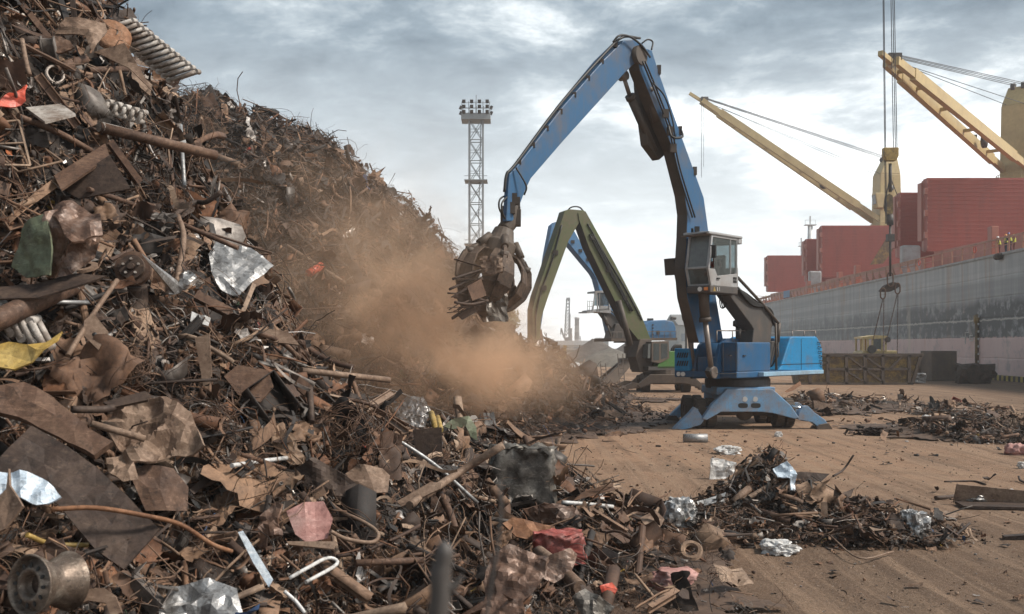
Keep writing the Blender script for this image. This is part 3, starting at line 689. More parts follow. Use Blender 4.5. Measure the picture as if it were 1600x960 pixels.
rod([(183,438),(145,492),(106,556)], 4, 'rust_tan', 'straight tan rod sloping down to the left from the wheel hub', 'rod', 'steel_rod', 'the sloping tan rod', off=.55)
rod([(-20,508),(60,470),(118,444)], 17, 'rust', 'fat rusty pipe entering from the left edge under the green crushed bale', noun='the fat left pipe', off=.45, n=16)
plate([(-10,452),(60,446),(118,430),(168,434),(120,450),(60,468),(-10,470)], 'rust_dark', 'long dark curved band lying over the fat left pipe', 'metal strip', 'metal_strip', off=.5, tilt=(0,1.4), thick=.02)
rod([(70,472),(140,473)], 3.4, 'galv', 'short grey metal tube below the flat flange ring', 'tube', 'metal_tube')
plate([(-10,546),(16,538),(46,545),(74,540),(98,520),(92,535),(72,552),(50,566),(22,577),(-10,574)], 'yellow', 'dirty yellow bent sheet at the left edge of the near heap', 'metal sheet', 'scrap_sheet', 'the yellow bent sheet', crump=.04, tilt=(0,.9), off=.5)
tbp = plate([(132,502),(146,490),(170,520),(154,548),(130,524)], 'rust_tan', 'small tan bracket plate with a hole beside the sloping tan rod', 'bracket', 'bracket_plate', 'the tan bracket plate', off=.55, tilt=(.3,.3), thick=.02)
b = MB(); c = P(148,523,dray(150,520)-.575); b.lathe(c, (.25,-1,.25), [(0,0),(.022,0),(.022,.006),(0,.006)], 12); b.build('bolt_hole', M['black'], tbp)
plate([(326,400),(338,382),(392,390),(427,420),(398,440),(372,462),(340,452),(330,430)], 'galv', 'large dull silver sheet lying on the middle of the near heap', 'metal sheet', 'scrap_sheet', 'the dull silver sheet', crump=.05, tilt=(.3,.9), off=.5)
rod([(482,428),(502,416)], 6.5, 'redbright', 'small faded red cylinder at the right edge of the near heap', 'cylinder', 'red_cylinder', 'the small red cylinder', off=.45, n=14)
rod([(437,340),(496,394)], 2.6, 'rust_dark', 'thin dark bar poking down over the right edge above the red cylinder', 'bar', 'steel_bar', off=.5)
rod([(448,384),(540,443)], 3, 'rust_tan', 'long slim bar poking out to the right below the red cylinder', 'bar', 'steel_bar', 'the slim outstanding bar', off=.5)
beam((462,495), (548,491), 11, 'rust', 'straight channel bar pointing right on the right edge of the near heap', 'U', noun='the right-pointing channel')
plate([(406,514),(450,520),(468,541),(420,536)], 'rust_tan', 'pale tan plate with small holes on the right flank of the near heap', 'metal plate', 'scrap_plate', 'the pale holed plate', tilt=(.1,.8), off=.45, crump=.01)
rod([(478,541),(546,556)], 8.5, 'rust_tan', 'short thick pipe pointing right below the pale holed plate', pipe=True, noun='the short thick pipe', off=.45)
rod([(470,579),(608,594)], 5, 'rust_tan', 'long thin straight pipe pointing right at the foot of the near heap', noun='the long thin pipe', off=.5)
rod([(484,605),(487,660)], 5, 'rust_dark', 'threaded dark stub standing upright among the wire tangles', 'stub', 'steel_stub', off=.4)
rod([(404,520),(440,535),(468,560)], 4, 'rust', 'crooked brown tube beside the pale holed plate', 'tube', 'bent_tube')
plate([(-20,615),(40,606),(82,626),(140,678),(178,700),(150,722),(96,690),(30,658),(-20,650)], 'rust', 'thick folded rusty panel at the lower left, topmost of the big plates', 'metal panel', 'scrap_sheet', 'the thick folded panel', crump=.03, tilt=(.2,.9), off=.75, thick=.06)
plate([(-20,740),(50,668),(90,690),(150,730),(250,828),(194,893),(150,862),(90,790)], 'rust_dark', 'long dirty dark plate sloping across the lower left of the near heap', 'metal plate', 'scrap_plate', 'the long dirty plate', crump=.03, tilt=(.3,.7), off=.55, thick=.02)
plate([(160,664),(190,640),(262,628),(300,650),(320,702),(276,704),(240,720),(196,716)], 'rust_tan', 'crumpled tan sheet spread above the lower left plates', 'metal sheet', 'scrap_sheet', 'the crumpled tan sheet', crump=.12, tilt=(.1,.9), off=.45, cut=.08)
plate([(168,724),(200,708),(250,712),(244,726),(212,732),(216,756),(196,762),(176,750)], 'rust_tan', 'torn ragged lower edge of tan sheet above the long dirty plate', 'metal sheet', 'scrap_sheet', None, crump=.14, tilt=(.2,.6), off=.5, cut=.07)
plate([(200,738),(232,726),(270,732),(294,760),(292,798),(228,799)], 'rust', 'smooth curved brown plate under the crumpled tan sheet', 'metal plate', 'scrap_plate', 'the smooth curved plate', crump=.02, fold=(.2,.0,.5), tilt=(.4,.3), off=.4, smooth=False)
rod([(142,662),(226,686)], 5.5, 'rust_tan', 'short tan pipe lying across the crumpled tan sheet', pipe=True, off=.6)
rod([(112,640),(160,640),(190,634)], 6, 'rust_dark', 'dark bent tube leading to the crumpled tan sheet', 'tube', 'bent_tube', off=.5)
plate([(162,632),(228,614),(236,620),(232,628),(176,640)], 'rust_dark', 'dark flat bracket with a bolt above the crumpled tan sheet', 'bracket', 'bracket_plate', off=.6, tilt=(.1,.9), thick=.03)
plate([(-10,748),(40,748),(72,756),(98,780),(78,792),(62,797),(40,790),(-10,786)], 'bluebag', 'pale blue shiny foil bag at the lower left edge', 'foil bag', 'foil_bag', 'the pale blue foil bag', crump=.10, cut=.05, tilt=(.1,.8), off=.7)
rod([(80,796),(150,794),(226,806),(282,820),(330,850),(362,862)], 3.8, 'rust_orange', 'long wavy orange-brown rod across the long dirty plate', 'rod', 'bent_rod', 'the wavy orange rod', off=.75)
rod([(42,836),(80,850),(138,852)], 4, 'yellow', 'mossy yellow tube under the long dirty plate', 'tube', 'bent_tube', off=.4)
plate([(-10,790),(14,766),(18,734),(20,760),(38,792),(12,828),(-10,842)], 'rust_tan', 'curved tan shell piece at the lower left edge beside the pale blue foil bag', 'metal shell', 'scrap_shell', None, crump=.03, tilt=(-.3,.4), off=.75)
# the wheel rim
M['rimsteel'] = rusty('rim_steel', [(.08,.058,.044),(.20,.15,.115),(.40,.34,.28)], scale=5, rough=.45, metallic=.5)
dR = dray(60,900)-.7; wr = empty('car_wheel', P(60,960,dR), 'rusty steel car wheel rim with round holes in the bottom left corner', 'wheel rim'); reg(wr, 64, 912, 'the wheel rim'); k_ = dR/F; cR = P(44,915,dR); aR = Vector((-.42,-.9,.12)).normalized(); R0 = 47*k_
b = MB(); wd = 78*k_; b.lathe(cR, aR, [(R0,0),(R0*1.03,-wd*.04),(R0*.93,-wd*.07),(R0*.91,-wd*.22),(R0*.72,-wd*.34),(R0*.70,-wd*.60),(R0*.86,-wd*.72),(R0*.90,-wd*.90),(R0*1.03,-wd*.97),(R0,-wd),(R0*.86,-wd*.9),(R0*.66,-wd*.6),(R0*.66,-wd*.35),(R0*.87,-wd*.18),(R0*.93,-wd*.05)], 40, 0, True, True); b.build('barrel', M['rimsteel'], wr)
b = MB(); b.lathe(cR-aR*wd*.16, aR, [(R0*.86,0),(R0*.74,.01),(R0*.60,.045),(R0*.46,.05),(R0*.36,.012),(R0*.34,-.03),(R0*.12,-.03),(R0*.12,-.06),(R0*.36,-.06)], 36); b.build('disc', M['rimsteel'], wr)
xs_ = aR.cross(Vector((0,0,1))).normalized(); zs_ = xs_.cross(aR)
for k in range(12):
    a_ = 2*PI*k/12; b = MB(); q = cR-aR*wd*.16+aR*.042+(xs_*math.cos(a_)+zs_*math.sin(a_))*R0*.66; ta = (xs_*-math.sin(a_)+zs_*math.cos(a_)); ra = (xs_*math.cos(a_)+zs_*math.sin(a_))
    pts_ = [q+(ta*math.cos(t)*.6+ra*math.sin(t))*R0*.10 for t in np.linspace(0, 2*PI, 11)[:-1]]; b.prism(pts_, [p+aR*.006 for p in pts_]); b.build('vent_hole', M['black'], wr)
b = MB(); b.lathe(cR-aR*(wd*.16+.028), aR, [(0,.004),(R0*.3,.004),(R0*.3,0)], 20); b.build('centre_hole', M['rust_dark'], wr)
plate([(118,930),(140,922),(165,920),(182,932),(192,958),(176,966),(168,944),(140,940),(120,948)], 'rust_tan', 'curved brown arm piece just right of the wheel rim', 'metal arm', 'curved_scrap', off=.4, thick=.03)
plate([(252,950),(268,922),(330,912),(372,930),(380,970),(250,970)], 'silver', 'crumpled grey-silver sheet at the bottom edge right of the wheel rim', 'metal sheet', 'scrap_sheet', 'the crumpled silver sheet', crump=.10, cut=.07, tilt=(.1,.9), off=.5)
frp = plate([(448,800),(476,786),(506,784),(520,812),(512,842),(480,850),(462,836)], 'pink', 'faded red plate with a round hole on the lower near heap', 'metal plate', 'scrap_plate', 'the faded red plate', crump=.02, off=.35, tilt=(.1,.5))
b = MB(); c = P(488,822,dray(485,817)-.38); b.lathe(c, (.1,-1,.5), [(0,0),(.1,0),(.1,.008),(0,.008)], 18); b.build('round_hole', M['black'], frp)
plate([(372,832),(380,830),(404,868),(427,906),(420,918),(396,880)], 'bluebag', 'narrow blue-grey strip slanting down on the lower near heap', 'metal strip', 'metal_strip', 'the blue-grey strip', off=.5, tilt=(.2,.3))
plate([(412,812),(436,790),(448,796),(440,826),(446,846),(424,842),(420,862),(406,856)], 'carR', 'ragged brown leaf of sheet left of the faded red plate', 'metal sheet', 'scrap_sheet', 'the ragged brown sheet', crump=.14, cut=.06, off=.4)
rod([(498,762),(512,782),(534,800),(566,815),(588,830),(590,842),(576,848),(540,842),(516,830)], 3.2, 'rust_tan', 'flat strip bent into a long open loop right of the faded red plate', 'metal strip', 'bent_strip', 'the looped strip', off=.4, n=6)
plate([(448,848),(526,848),(522,860),(452,853)], 'rust_tan', 'flat tan bar lying level below the faded red plate', 'metal bar', 'flat_bar', off=.45, tilt=(0,1))
rod([(555,880),(660,876)], 5.5, 'rust', 'straight level rusty pipe at the bottom of the near heap', pipe=True, noun='the level bottom pipe', off=.4)
rod([(452,904),(480,888),(512,872),(526,882),(478,910)], 3, 'white', 'crooked whitish bar left of the level bottom pipe', 'bar', 'bent_bar', off=.45, lin=False)
rod([(444,924),(462,940),(476,958)], 3, 'white', 'white curved tube near the bottom edge below the crooked whitish bar', 'tube', 'bent_tube', off=.45)
rod([(362,728),(400,722),(448,716)], 3.6, 'white', 'long whitish tube lying level in the middle of the lower near heap', 'tube', 'metal_tube', 'the long whitish tube', off=.4)
plate([(540,742),(560,726),(596,730),(608,742),(604,770),(580,776),(556,764)], 'rust_tan', 'bulging tan car wing on the lower near heap above the looped strip', 'metal sheet', 'scrap_sheet', 'the bulging tan sheet', crump=.05, fold=(.5,.0,.5), off=.4)
plate([(452,738),(490,716),(540,742),(570,768),(540,778),(490,770)], 'rust_dark', 'dark hollow sheet arching left of the bulging tan sheet', 'metal sheet', 'scrap_sheet', None, crump=.06, off=.3, tilt=(0,.2))
plate([(645,672),(690,668),(692,725),(652,722)], 'rust_dark', 'square dark brown plate standing upright at the foot of the near heap', 'metal plate', 'scrap_plate', 'the square dark plate', off=.4, tilt=(0,.1), thick=.03)
for a_, c_, nm in (((572,648),(618,618),'upper bar'), ((618,622),(668,662),'right bar'), ((590,652),(628,680),'lower bar'), ((572,650),(592,640),'left bar')):
    beam(a_, c_, 12, 'rust_tan', f'{nm} of the tan steel seat frame left of the square dark plate', 'U', 'frame_bar', 'frame bar', noun='the tan seat frame' if nm == 'upper bar' else None, off=.45)
plate([(616,640),(636,622),(662,622),(674,644),(664,668),(640,672),(624,660)], 'silver', 'shiny crumpled foil sheet at the foot of the near heap beside the tan seat frame', 'foil', 'foil_sheet', 'the shiny foil', crump=.14, cut=.07, off=.4)
rod([(674,646),(682,672)], 5, 'yellow', 'yellow tube pair standing behind the square dark plate, left one', 'tube', 'yellow_tube', off=.4)
rod([(684,652),(689,672)], 4, 'yellow', 'yellow tube pair standing behind the square dark plate, right one', 'tube', 'yellow_tube', off=.4)
plate([(692,668),(706,656),(732,650),(744,668),(746,690),(736,684),(728,668),(706,672)], 'carG', 'arched greenish car wing right of the square dark plate', 'metal sheet', 'scrap_sheet', 'the greenish wing', crump=.03, fold=(.8,.1,.7), off=.4)
rod([(640,790),(712,742),(786,696)], 6.5, 'rust_tan', 'long tan pipe sloping up to the right beside the grey crushed bale', noun='the long sloping tan pipe', off=.5)
rod([(596,672),(676,724),(746,786)], 3, 'galv', 'slim grey conduit sloping down to the right below the square dark plate', 'tube', 'metal_tube', 'the slim grey conduit', off=.5)
plate([(620,786),(672,756),(690,756),(688,766),(628,794)], 'rust_tan', 'short tan plank of steel right of the looped strip', 'metal bar', 'flat_bar', off=.5, tilt=(0,.8), thick=.03)
rod([(686,770),(702,800),(716,842)], 6, 'rust', 'thick short bar slanting down below the long sloping tan pipe', 'bar', 'steel_bar', off=.45)
blob(815, 742, 100, 92, 'carS', 'big grey crushed bale of crumpled metal right of the long sloping tan pipe', 'crushed bale', 'crushed_bale', 'the grey crushed bale', seed=5, amp=.6, off=.3)
blob(872, 855, 76, 48, 'red', 'crumpled faded red panel on the scattered scrap right of the near heap', 'crushed panel', 'crushed_metal', 'the crumpled red panel', seed=9, amp=.5, off=.25)
plate([(756,912),(768,878),(796,856),(840,872),(860,880),(842,920),(818,944),(824,966),(752,966),(762,936)], 'carR', 'large crumpled brown car door at the bottom edge', 'car panel', 'car_bodywork', 'the crumpled car door', crump=.07, cut=.05, tilt=(-.2,.7), off=.5, thick=.05)
plate([(842,874),(886,860),(900,868),(888,900),(862,916),(846,908)], 'carR', 'brown upper corner of car body beside the crumpled car door', 'car panel', 'car_bodywork', None, crump=.06, cut=.09, tilt=(.4,.6), off=.45, thick=.04)
rod([(842,862),(870,884),(906,918)], 10, 'rust_tan', 'stubby tan pipe end right of the crumpled car door', noun='the stubby tan pipe', off=.5, n=16)
plate([(784,822),(800,812),(866,822),(872,842),(852,850),(806,842)], 'rust_orange', 'dark orange bent plate above the crumpled car door', 'metal plate', 'scrap_plate', None, crump=.04, off=.4, tilt=(.1,.9))
plate([(816,798),(850,788),(896,794),(912,812),(884,820),(840,818)], 'carR', 'brown crumpled slab below the grey crushed bale', 'metal sheet', 'scrap_sheet', None, crump=.1, cut=.07, off=.35)
plate([(894,936),(912,922),(960,950),(948,966),(910,966)], 'carS', 'grey crumpled panel at the bottom edge right of the stubby tan pipe', 'metal sheet', 'scrap_sheet', 'the grey bottom panel', crump=.12, cut=.06, off=.35)
plate([(936,918),(956,912),(964,924),(958,932),(940,928)], 'redbright', 'small orange-red scrap beside the grey bottom panel', 'scrap bit', 'metal_scrap', None, crump=.05, off=.25)
rod([(878,785),(920,788),(958,792)], 3, 'white', 'white bone-like tube lying level on the scattered scrap', 'tube', 'white_tube', 'the white level tube', off=.25)
ringpx(1024, 790, 12, 8, 5, 'rust_tan', 'small brown ring on the scattered scrap left of the grey foil bag', 'ring', 'metal_ring', None, off=.2)
blob(1062, 806, 46, 36, 'silver', 'grey shiny plastic bag on the ground left of the scrap mound', 'plastic bag', 'plastic_bag', 'the grey plastic bag', seed=13, off=.15, amp=.5)
plate([(1000,812),(1022,800),(1038,812),(1030,826),(1006,822)], 'rust_tan', 'tan flat sheet left of the grey plastic bag', 'metal sheet', 'scrap_sheet', None, crump=.03, off=.2, tilt=(0,1.5))
blob(1046, 904, 58, 20, 'pink', 'dusty pink crumpled bundle on the dirt near the bottom edge', 'bundle', 'crumpled_bundle', None, seed=15, off=.1, amp=.5)
# wire nests
foot([(20,418),(38,350),(70,334),(104,320),(158,342),(160,364),(148,404),(112,428)], dB+.2); foot([(180,420),(195,395),(222,395),(236,420),(222,446),(195,446)], dh_); foot([(4,915),(20,870),(60,860),(100,864),(124,905),(118,965),(6,965)], dR)
for cx, cy, w, lab, nn in ((548,672,.62,'bushy tangle of rusty wire left of the tan seat frame','the bushy wire tangle'), (336,668,.42,'fine rusty wire tangle right of the crumpled tan sheet','the fine wire tangle'), (205,575,.42,'loose wire tangle below the wheel hub','the loose wire tangle')):
    d = dray(cx, cy)-.3; c = P(cx, cy, d); b = MB(); s = nest(int(cx), 46); b.add([c+Vector(v)*w*1.3 for v in s.v], s.f, 0, True); reg(b.build('wire_tangle', M['rust'], None, lab, 'wire tangle'), cx, cy, nn)
rod([(268,540),(276,532),(262,540),(276,548),(260,552),(276,558),(262,562)], 1.8, 'rust_dark', 'dark coil spring hanging below the wheel hub on the right', 'spring', 'coil_spring', off=.4, n=6, lin=False)
plate([(305,528),(328,522),(332,598),(318,604)], 'rust_tan', 'tall narrow tan plate hanging in the middle of the near heap', 'metal plate', 'scrap_plate', 'the narrow tan plate', off=.45, tilt=(.1,.1))
plate([(350,590),(372,572),(420,582),(428,606),(406,630),(372,618)], 'rust', 'reddish brown plate in the middle right of the near heap', 'metal plate', 'scrap_plate', 'the reddish plate', off=.35, tilt=(.1,.7), crump=.02)
plate([(252,462),(272,440),(300,430),(312,440),(300,456),(270,470)], 'silver', 'bright crumpled foil right of the wheel hub', 'foil', 'foil_sheet', 'the bright foil', crump=.12, cut=.06, off=.4)
rod([(138,296),(230,328),(372,388)], 4, 'rust', 'very long slim rail crossing the middle of the near heap', 'rail', 'steel_rail', 'the very long rail', off=.6)
rod([(278,338),(287,372),(276,442)], 4.5, 'rust_tan', 'forked tan branch-like bar standing above the bright foil', 'bar', 'bent_bar', off=.6, lin=False)
rod([(252,350),(300,318),(322,316),(346,300)], 4, 'rust_dark', 'dark bar raised across the very long rail', 'bar', 'bent_bar', off=.6, lin=False)
beam((306,462), (360,490), 14, 'rust', 'square hollow steel tube end below the dull silver sheet', 'S', noun=None)
plate([(300,488),(330,500),(326,512),(298,504)], 'white', 'torn scrap of white paper below the dull silver sheet', 'paper', 'paper_scrap', None, crump=.05, off=.45)
# pieces on the mound and the open ground
def gnd(px, py): return dray(px, py)
plate([(1106,764),(1110,716),(1122,716),(1150,724),(1148,738),(1128,752),(1110,764)], 'white', 'white torn sack standing on the left of the scrap mound', 'sack', 'torn_sack', 'the white torn sack', crump=.07, cut=.06, off=.2, tilt=(.1,.2))
plate([(1208,732),(1228,722),(1242,738),(1242,766),(1234,772),(1232,750),(1214,748)], 'bluebag', 'pale blue plastic film draped on top of the scrap mound', 'plastic film', 'plastic_film', 'the pale blue film', crump=.09, cut=.05, off=.25, tilt=(.1,.5))
plate([(1212,743),(1250,738),(1296,741),(1284,752),(1262,754),(1232,748)], 'rust_dark', 'dark flat sheet jutting right from the pale blue film', 'metal sheet', 'scrap_sheet', 'the dark jutting sheet', off=.3, tilt=(.05,.5), crump=.02)
plate([(1284,772),(1310,774),(1334,764),(1330,776),(1304,784),(1288,782)], 'rust_dark', 'dark curled sheet on the right slope of the scrap mound', 'metal sheet', 'scrap_sheet', None, off=.15, tilt=(.1,.9), crump=.02)
rod([(1144,786),(1170,764)], 6, 'rust_tan', 'short tan pipe propped on the left slope of the scrap mound', pipe=True, noun='the propped tan pipe', off=.2)
rod([(1158,784),(1184,770),(1204,758)], 4, 'rust_tan', 'bent tan tube beside the propped tan pipe', 'tube', 'bent_tube', off=.2)
rod([(1186,800),(1236,815)], 6, 'rust', 'rusty pipe lying at the front foot of the scrap mound', pipe=True, noun='the mound-foot pipe', off=.12)
plate([(1283,785),(1292,784),(1293,808),(1282,807)], 'rust_tan', 'small upright tan board on the front of the scrap mound', 'board', 'small_board', None, off=.15, tilt=(0,.1))
plate([(1088,786),(1112,780),(1134,772),(1130,786),(1110,790),(1092,794)], 'galv', 'grey sheet scrap left of the propped tan pipe', 'metal sheet', 'scrap_sheet', None, off=.15, crump=.04, tilt=(0,1))
rod([(1302,744),(1318,734),(1334,711)], 1.6, 'rust_dark', 'thin dark stick poking up from the back of the scrap mound', 'stick', 'bent_rod', off=.2)
rod([(1296,836),(1342,872),(1396,862)], 1.4, 'rust_tan', 'thin curved wire on the dirt in front of the scrap mound', 'wire', 'bent_wire', off=.03, lin=False)
blob(1434, 822, 26, 28, 'silver', 'grey crumpled can at the right end of the scrap mound', 'can', 'crumpled_can', None, seed=19, off=.05, amp=.7)
blob(1420, 812, 28, 20, 'galv', 'grey stone-like chunk at the right end of the scrap mound', 'chunk', 'concrete_chunk', None, seed=21, off=.05, amp=.4)
def tubeG(a, c, rpx, mat, label, cat, name): 
    d = dray((a[0]+c[0])/2, a[1]+rpx); b = MB(); r = rpx*d/F; p, q = P(a[0], a[1], d), P(c[0], c[1], d); p.z = q.z = r*.9+G(p.x, p.y); b.pipe(p, q, r, r*.1, 20); return b.build(name, M[mat], None, label, cat)
tubeG((1068,684), (1105,684), 7, 'galv', 'grey steel cylinder lying on the dirt in front of the left outrigger', 'cylinder', 'steel_cylinder')
blob(1216, 856, 42, 16, 'white', 'crumpled pale paper alone on the dirt in front of the scrap mound', 'paper', 'crumpled_paper', None, seed=23, off=.02, amp=.5)
blob(1138, 706, 30, 12, 'white', 'white crumpled paper on the dirt behind the white torn sack', 'paper', 'crumpled_paper', None, seed=24, off=.02, amp=.5)
blob(1216, 680, 8, 7, 'white', 'tiny white wad on the dirt below the blue machine', 'paper', 'crumpled_paper', None, seed=25, off=.02)
blob(1590, 705, 30, 17, 'pink', 'dusty pink lump at the right edge on the open ground', 'lump', 'plastic_lump', None, seed=26, off=.02, amp=.4)
blob(1596, 728, 10, 8, 'white', 'small white wad at the right edge below the dusty pink lump', 'paper', 'crumpled_paper', None, seed=27, off=.02)
blob(1448, 656, 12, 10, 'white', 'white rag on the low scrap spread at the right', 'rag', 'white_rag', None, seed=28, off=.05)
blob(1372, 674, 34, 9, 'rust_dark', 'dark twisted scrap bundle on the bare dirt right of the right outrigger', 'scrap bundle', 'twisted_scrap', None, seed=29, off=.02, amp=.8)
plate([(1486,641),(1500,634),(1522,638),(1502,650),(1488,648)], 'rust_tan', 'pale tan board on the low scrap spread at the right', 'board', 'flat_board', None, off=.15, tilt=(0,1.2))
plate([(1226,612),(1250,596),(1252,602),(1240,610),(1230,614)], 'rust_orange', 'orange-brown board leaning left of the yellow skip\'s foot', 'board', 'flat_board', None, off=.2, tilt=(.1,.6))
plate([(1268,628),(1296,634),(1300,642),(1270,644)], 'rust_tan', 'tan block of scrap right of the rear outrigger', 'block', 'scrap_block', None, off=.2, tilt=(0,.3), thick=.3)
plate([(930,646),(952,643),(972,650),(970,657),(932,654)], 'rust_tan', 'brown slab lying on the bare dirt left of the blue machine', 'slab', 'flat_slab', None, off=.05, tilt=(0,.5), thick=.15)
dC = dray(1560, 796); ch_ = empty('steel_channel', P(1560, 798, dC), 'long rusty steel channel lying at the right edge with pale scraps in it', 'steel channel')
b = MB(); A_, B_ = P(1506, 790, dC-.1), P(1640, 800, dC-.35); A_.z = B_.z = .03; up_ = Vector((0,0,.30)); bk_ = Vector((.1,.62,0))
b.prism([A_, B_, B_+Vector((0,0,.05)), A_+Vector((0,0,.05))], [p+bk_ for p in (A_, B_, B_+Vector((0,0,.05)), A_+Vector((0,0,.05)))]); b.build('web', M['rust_dark'], ch_)
b = MB(); C_, D_ = A_+bk_+Vector((-.02,0,.05)), B_+bk_+Vector((0,0,.05)); b.prism([C_, D_, D_+Vector((0,-.05,.22)), C_+Vector((.05,-.05,.34))], [p+Vector((0,.04,0)) for p in (C_, D_, D_+Vector((0,-.05,.22)), C_+Vector((.05,-.05,.34)))]); b.build('flange', M['rust_tan'], ch_)
blob(1530, 782, 36, 15, 'silver', 'crumpled pale foil lying inside the long steel channel', 'foil', 'foil_scrap', None, seed=31, off=.25, amp=.8)
plate([(1572,766),(1580,764),(1610,776),(1600,784)], 'white', 'white sheet corner sticking up behind the long steel channel', 'sheet', 'white_sheet', None, off=.05)
dK = dray(1590, 842); b = MB(); b.bar(P(1568, 842, dK), P(1660, 836, dK-.2), .16, .1); b.build('steel_bar', M['rust_dark'], None, 'black bar lying on the dirt at the right edge below the steel channel', 'bar')
rod([(1462,778),(1490,776),(1510,768)], 3, 'rust_dark', 'dark curved strip on the dirt left of the long steel channel', 'strip', 'bent_strip', off=.05)
plate([(1464,806),(1478,800),(1502,806),(1490,812)], 'rust_tan', 'flat tan board on the dirt below the dark curved strip', 'board', 'flat_board', None, off=.05, tilt=(0,3), thick=.03)
rod([(1476,753),(1520,752),(1540,757)], 1.5, 'rust_dark', 'thin dark wire lying on the dirt above the long steel channel', 'wire', 'bent_wire', off=.03, lin=False)
rod([(1592,745),(1596,752),(1620,760)], 1.8, 'rust_dark', 'dark loop of hose at the right edge above the steel channel', 'hose', 'bent_hose', off=.03, lin=False)
rod([(830,690),(868,694)], 2, 'rust_tan', 'pale stick lying on the bare dirt at the foot of the far heap', 'stick', 'wood_stick', off=.05)
# out-of-focus twig right at the lens
b = MB(); dt = 1.25; b.tube(arc([P(682,985,dt), P(688,930,dt), P(688,900,dt), P(694,868,dt), P(692,846,dt)], 4), [.0135]*10+[.012]*4+[.010,.008,.004], 8); b.tube(arc([P(690,925,dt), P(708,918,dt), P(722,900,dt)], 4), [.006]*5+[.005,.004,.003,.003], 6)
b.build('dark_stake', M['dark'], None, 'blurred dark stake close to the camera at the bottom edge', 'stake')
b = MB(); b.tube(arc([P(756,985,1.5), P(765,930,1.5), P(776,860,1.5), P(783,800,1.5), P(780,752,1.5)], 4), .0028, 5); b.build('thin_twig', M['dark'], None, 'blurred thin twig close to the camera right of the dark stake', 'twig')

# ------------------------------------------------------------------ more single pieces, told apart by what they lie next to
PROTO = {}
for kname, noun_, cat_, nm in (('sheet','bent sheet','metal sheet','scrap_sheet'), ('plate','flat plate','metal plate','scrap_plate'), ('pipe','straight pipe','pipe','scrap_pipe'), ('bpipe','bent tube','tube','bent_tube'), ('rod','thin rod','rod','steel_rod'), ('beam','straight beam','beam','steel_girder'), ('flat','flat bar','bar','flat_bar'), ('strip','twisted strip','strip','twisted_strip'), ('ring','round hoop','hoop','metal_hoop'), ('box','broken box piece','box','broken_box'), ('frame','open frame','frame','steel_grid'), ('foil','crumpled foil piece','foil','foil_scrap')):
    PROTO[kname] = ([], noun_, cat_, nm)
    for b_ in TPL[kname]:
        me = bpy.data.meshes.new(nm); me.from_pydata([tuple(v) for v in b_.v], [], b_.f); me.materials.append(M['piece_obj']); me.update(); PROTO[kname][0].append(me)
COLN = dict(rust='rusty brown', dark='dark', tan='tan', grey='grey', pale='whitish')
used_labels = set(); rs = np.random.default_rng(23); pr = random.Random(8)
def where(px, py, hx, hy):
    dx, dy = px-hx, py-hy
    if abs(dx) > 1.8*abs(dy): return 'right of' if dx > 0 else 'left of'
    if abs(dy) > 1.8*abs(dx): return 'below' if dy > 0 else 'above'
    return ('below' if dy > 0 else 'above')+' and '+('right of' if dx > 0 else 'left of')
def singles(f, n, u0, u1, d0, d1, smin, smax, kw, group, maxdist=140):
    made = 0; pts = sample(f, n*4, u0, u1, d0, d1, rs, hmin=.12); nr, _ = hnormal(f, pts[:, 0], pts[:, 1])
    Rm = rot_mats(nr, len(pts), rs.uniform(.45, .95, len(pts)), rs)
    for i, (x, y) in enumerate(pts):
        if made >= n: break
        z = float(f(np.array([x]), np.array([y]))[0]); px, py = pix((x, y, z))
        if not (4 < px < 1596 and 4 < py < 956): continue
        if not visible(np.array([x]), np.array([y]), np.array([z]), .1)[0]: continue
        if covered(np.array([[x, y]]), np.array([.35]), f)[0]: continue
        kname = pr.choices(list(kw), [kw[k] for k in kw])[0]; meshes, noun_, cat_, nm = PROTO[kname]; ck = pr.choices(['rust','dark','tan','grey','pale'], [46,14,20,12,8])[0]
        if kname == 'foil': ck = pr.choice(['grey','pale'])
        near = sorted(HERO, key=lambda h: (h[0]-px)**2+(h[1]-py)**2)[:4]; lab = None
        for hx, hy, hn in near:
            if math.hypot(hx-px, hy-py) > maxdist: break
            q = f'{COLN[ck]} {noun_} just {where(px, py, hx, hy)} {hn}'
            if q not in used_labels and len(q.split()) <= 16: lab = q; break
        if not lab: continue
        used_labels.add(lab); o = bpy.data.objects.new(nm, pr.choice(meshes)); COL.objects.link(o)
        s = min(.85, pr.uniform(smin, smax)*SZ[kname]*min(1.3, max(.6, y/11))); R = Matrix([list(r) for r in Rm[i]]).to_4x4(); o.matrix_world = Matrix.Translation(Vector((x, y, z))+Vector(nr[i])*.12)@R@Matrix.Diagonal((s, s*pr.uniform(.8, 1.2), s*pr.uniform(.8, 1.2), 1))
        c = PAL[ck][pr.randrange(len(PAL[ck]))]; o.color = (*c, .5 if ck in ('grey','pale') else .1); tag(o, lab, cat_, group); made += 1
KW = dict(sheet=14, plate=14, pipe=6, bpipe=5, rod=18, beam=12, flat=12, strip=9, ring=3, box=2, frame=1, foil=5)
singles(H_near, 250, -.52, .3, 5, 24, .24, .52, KW, 'single scrap pieces on the near heap')
singles(H_mound, 30, .12, .5, 13, 21, .16, .34, KW, 'single scrap pieces on the mound')
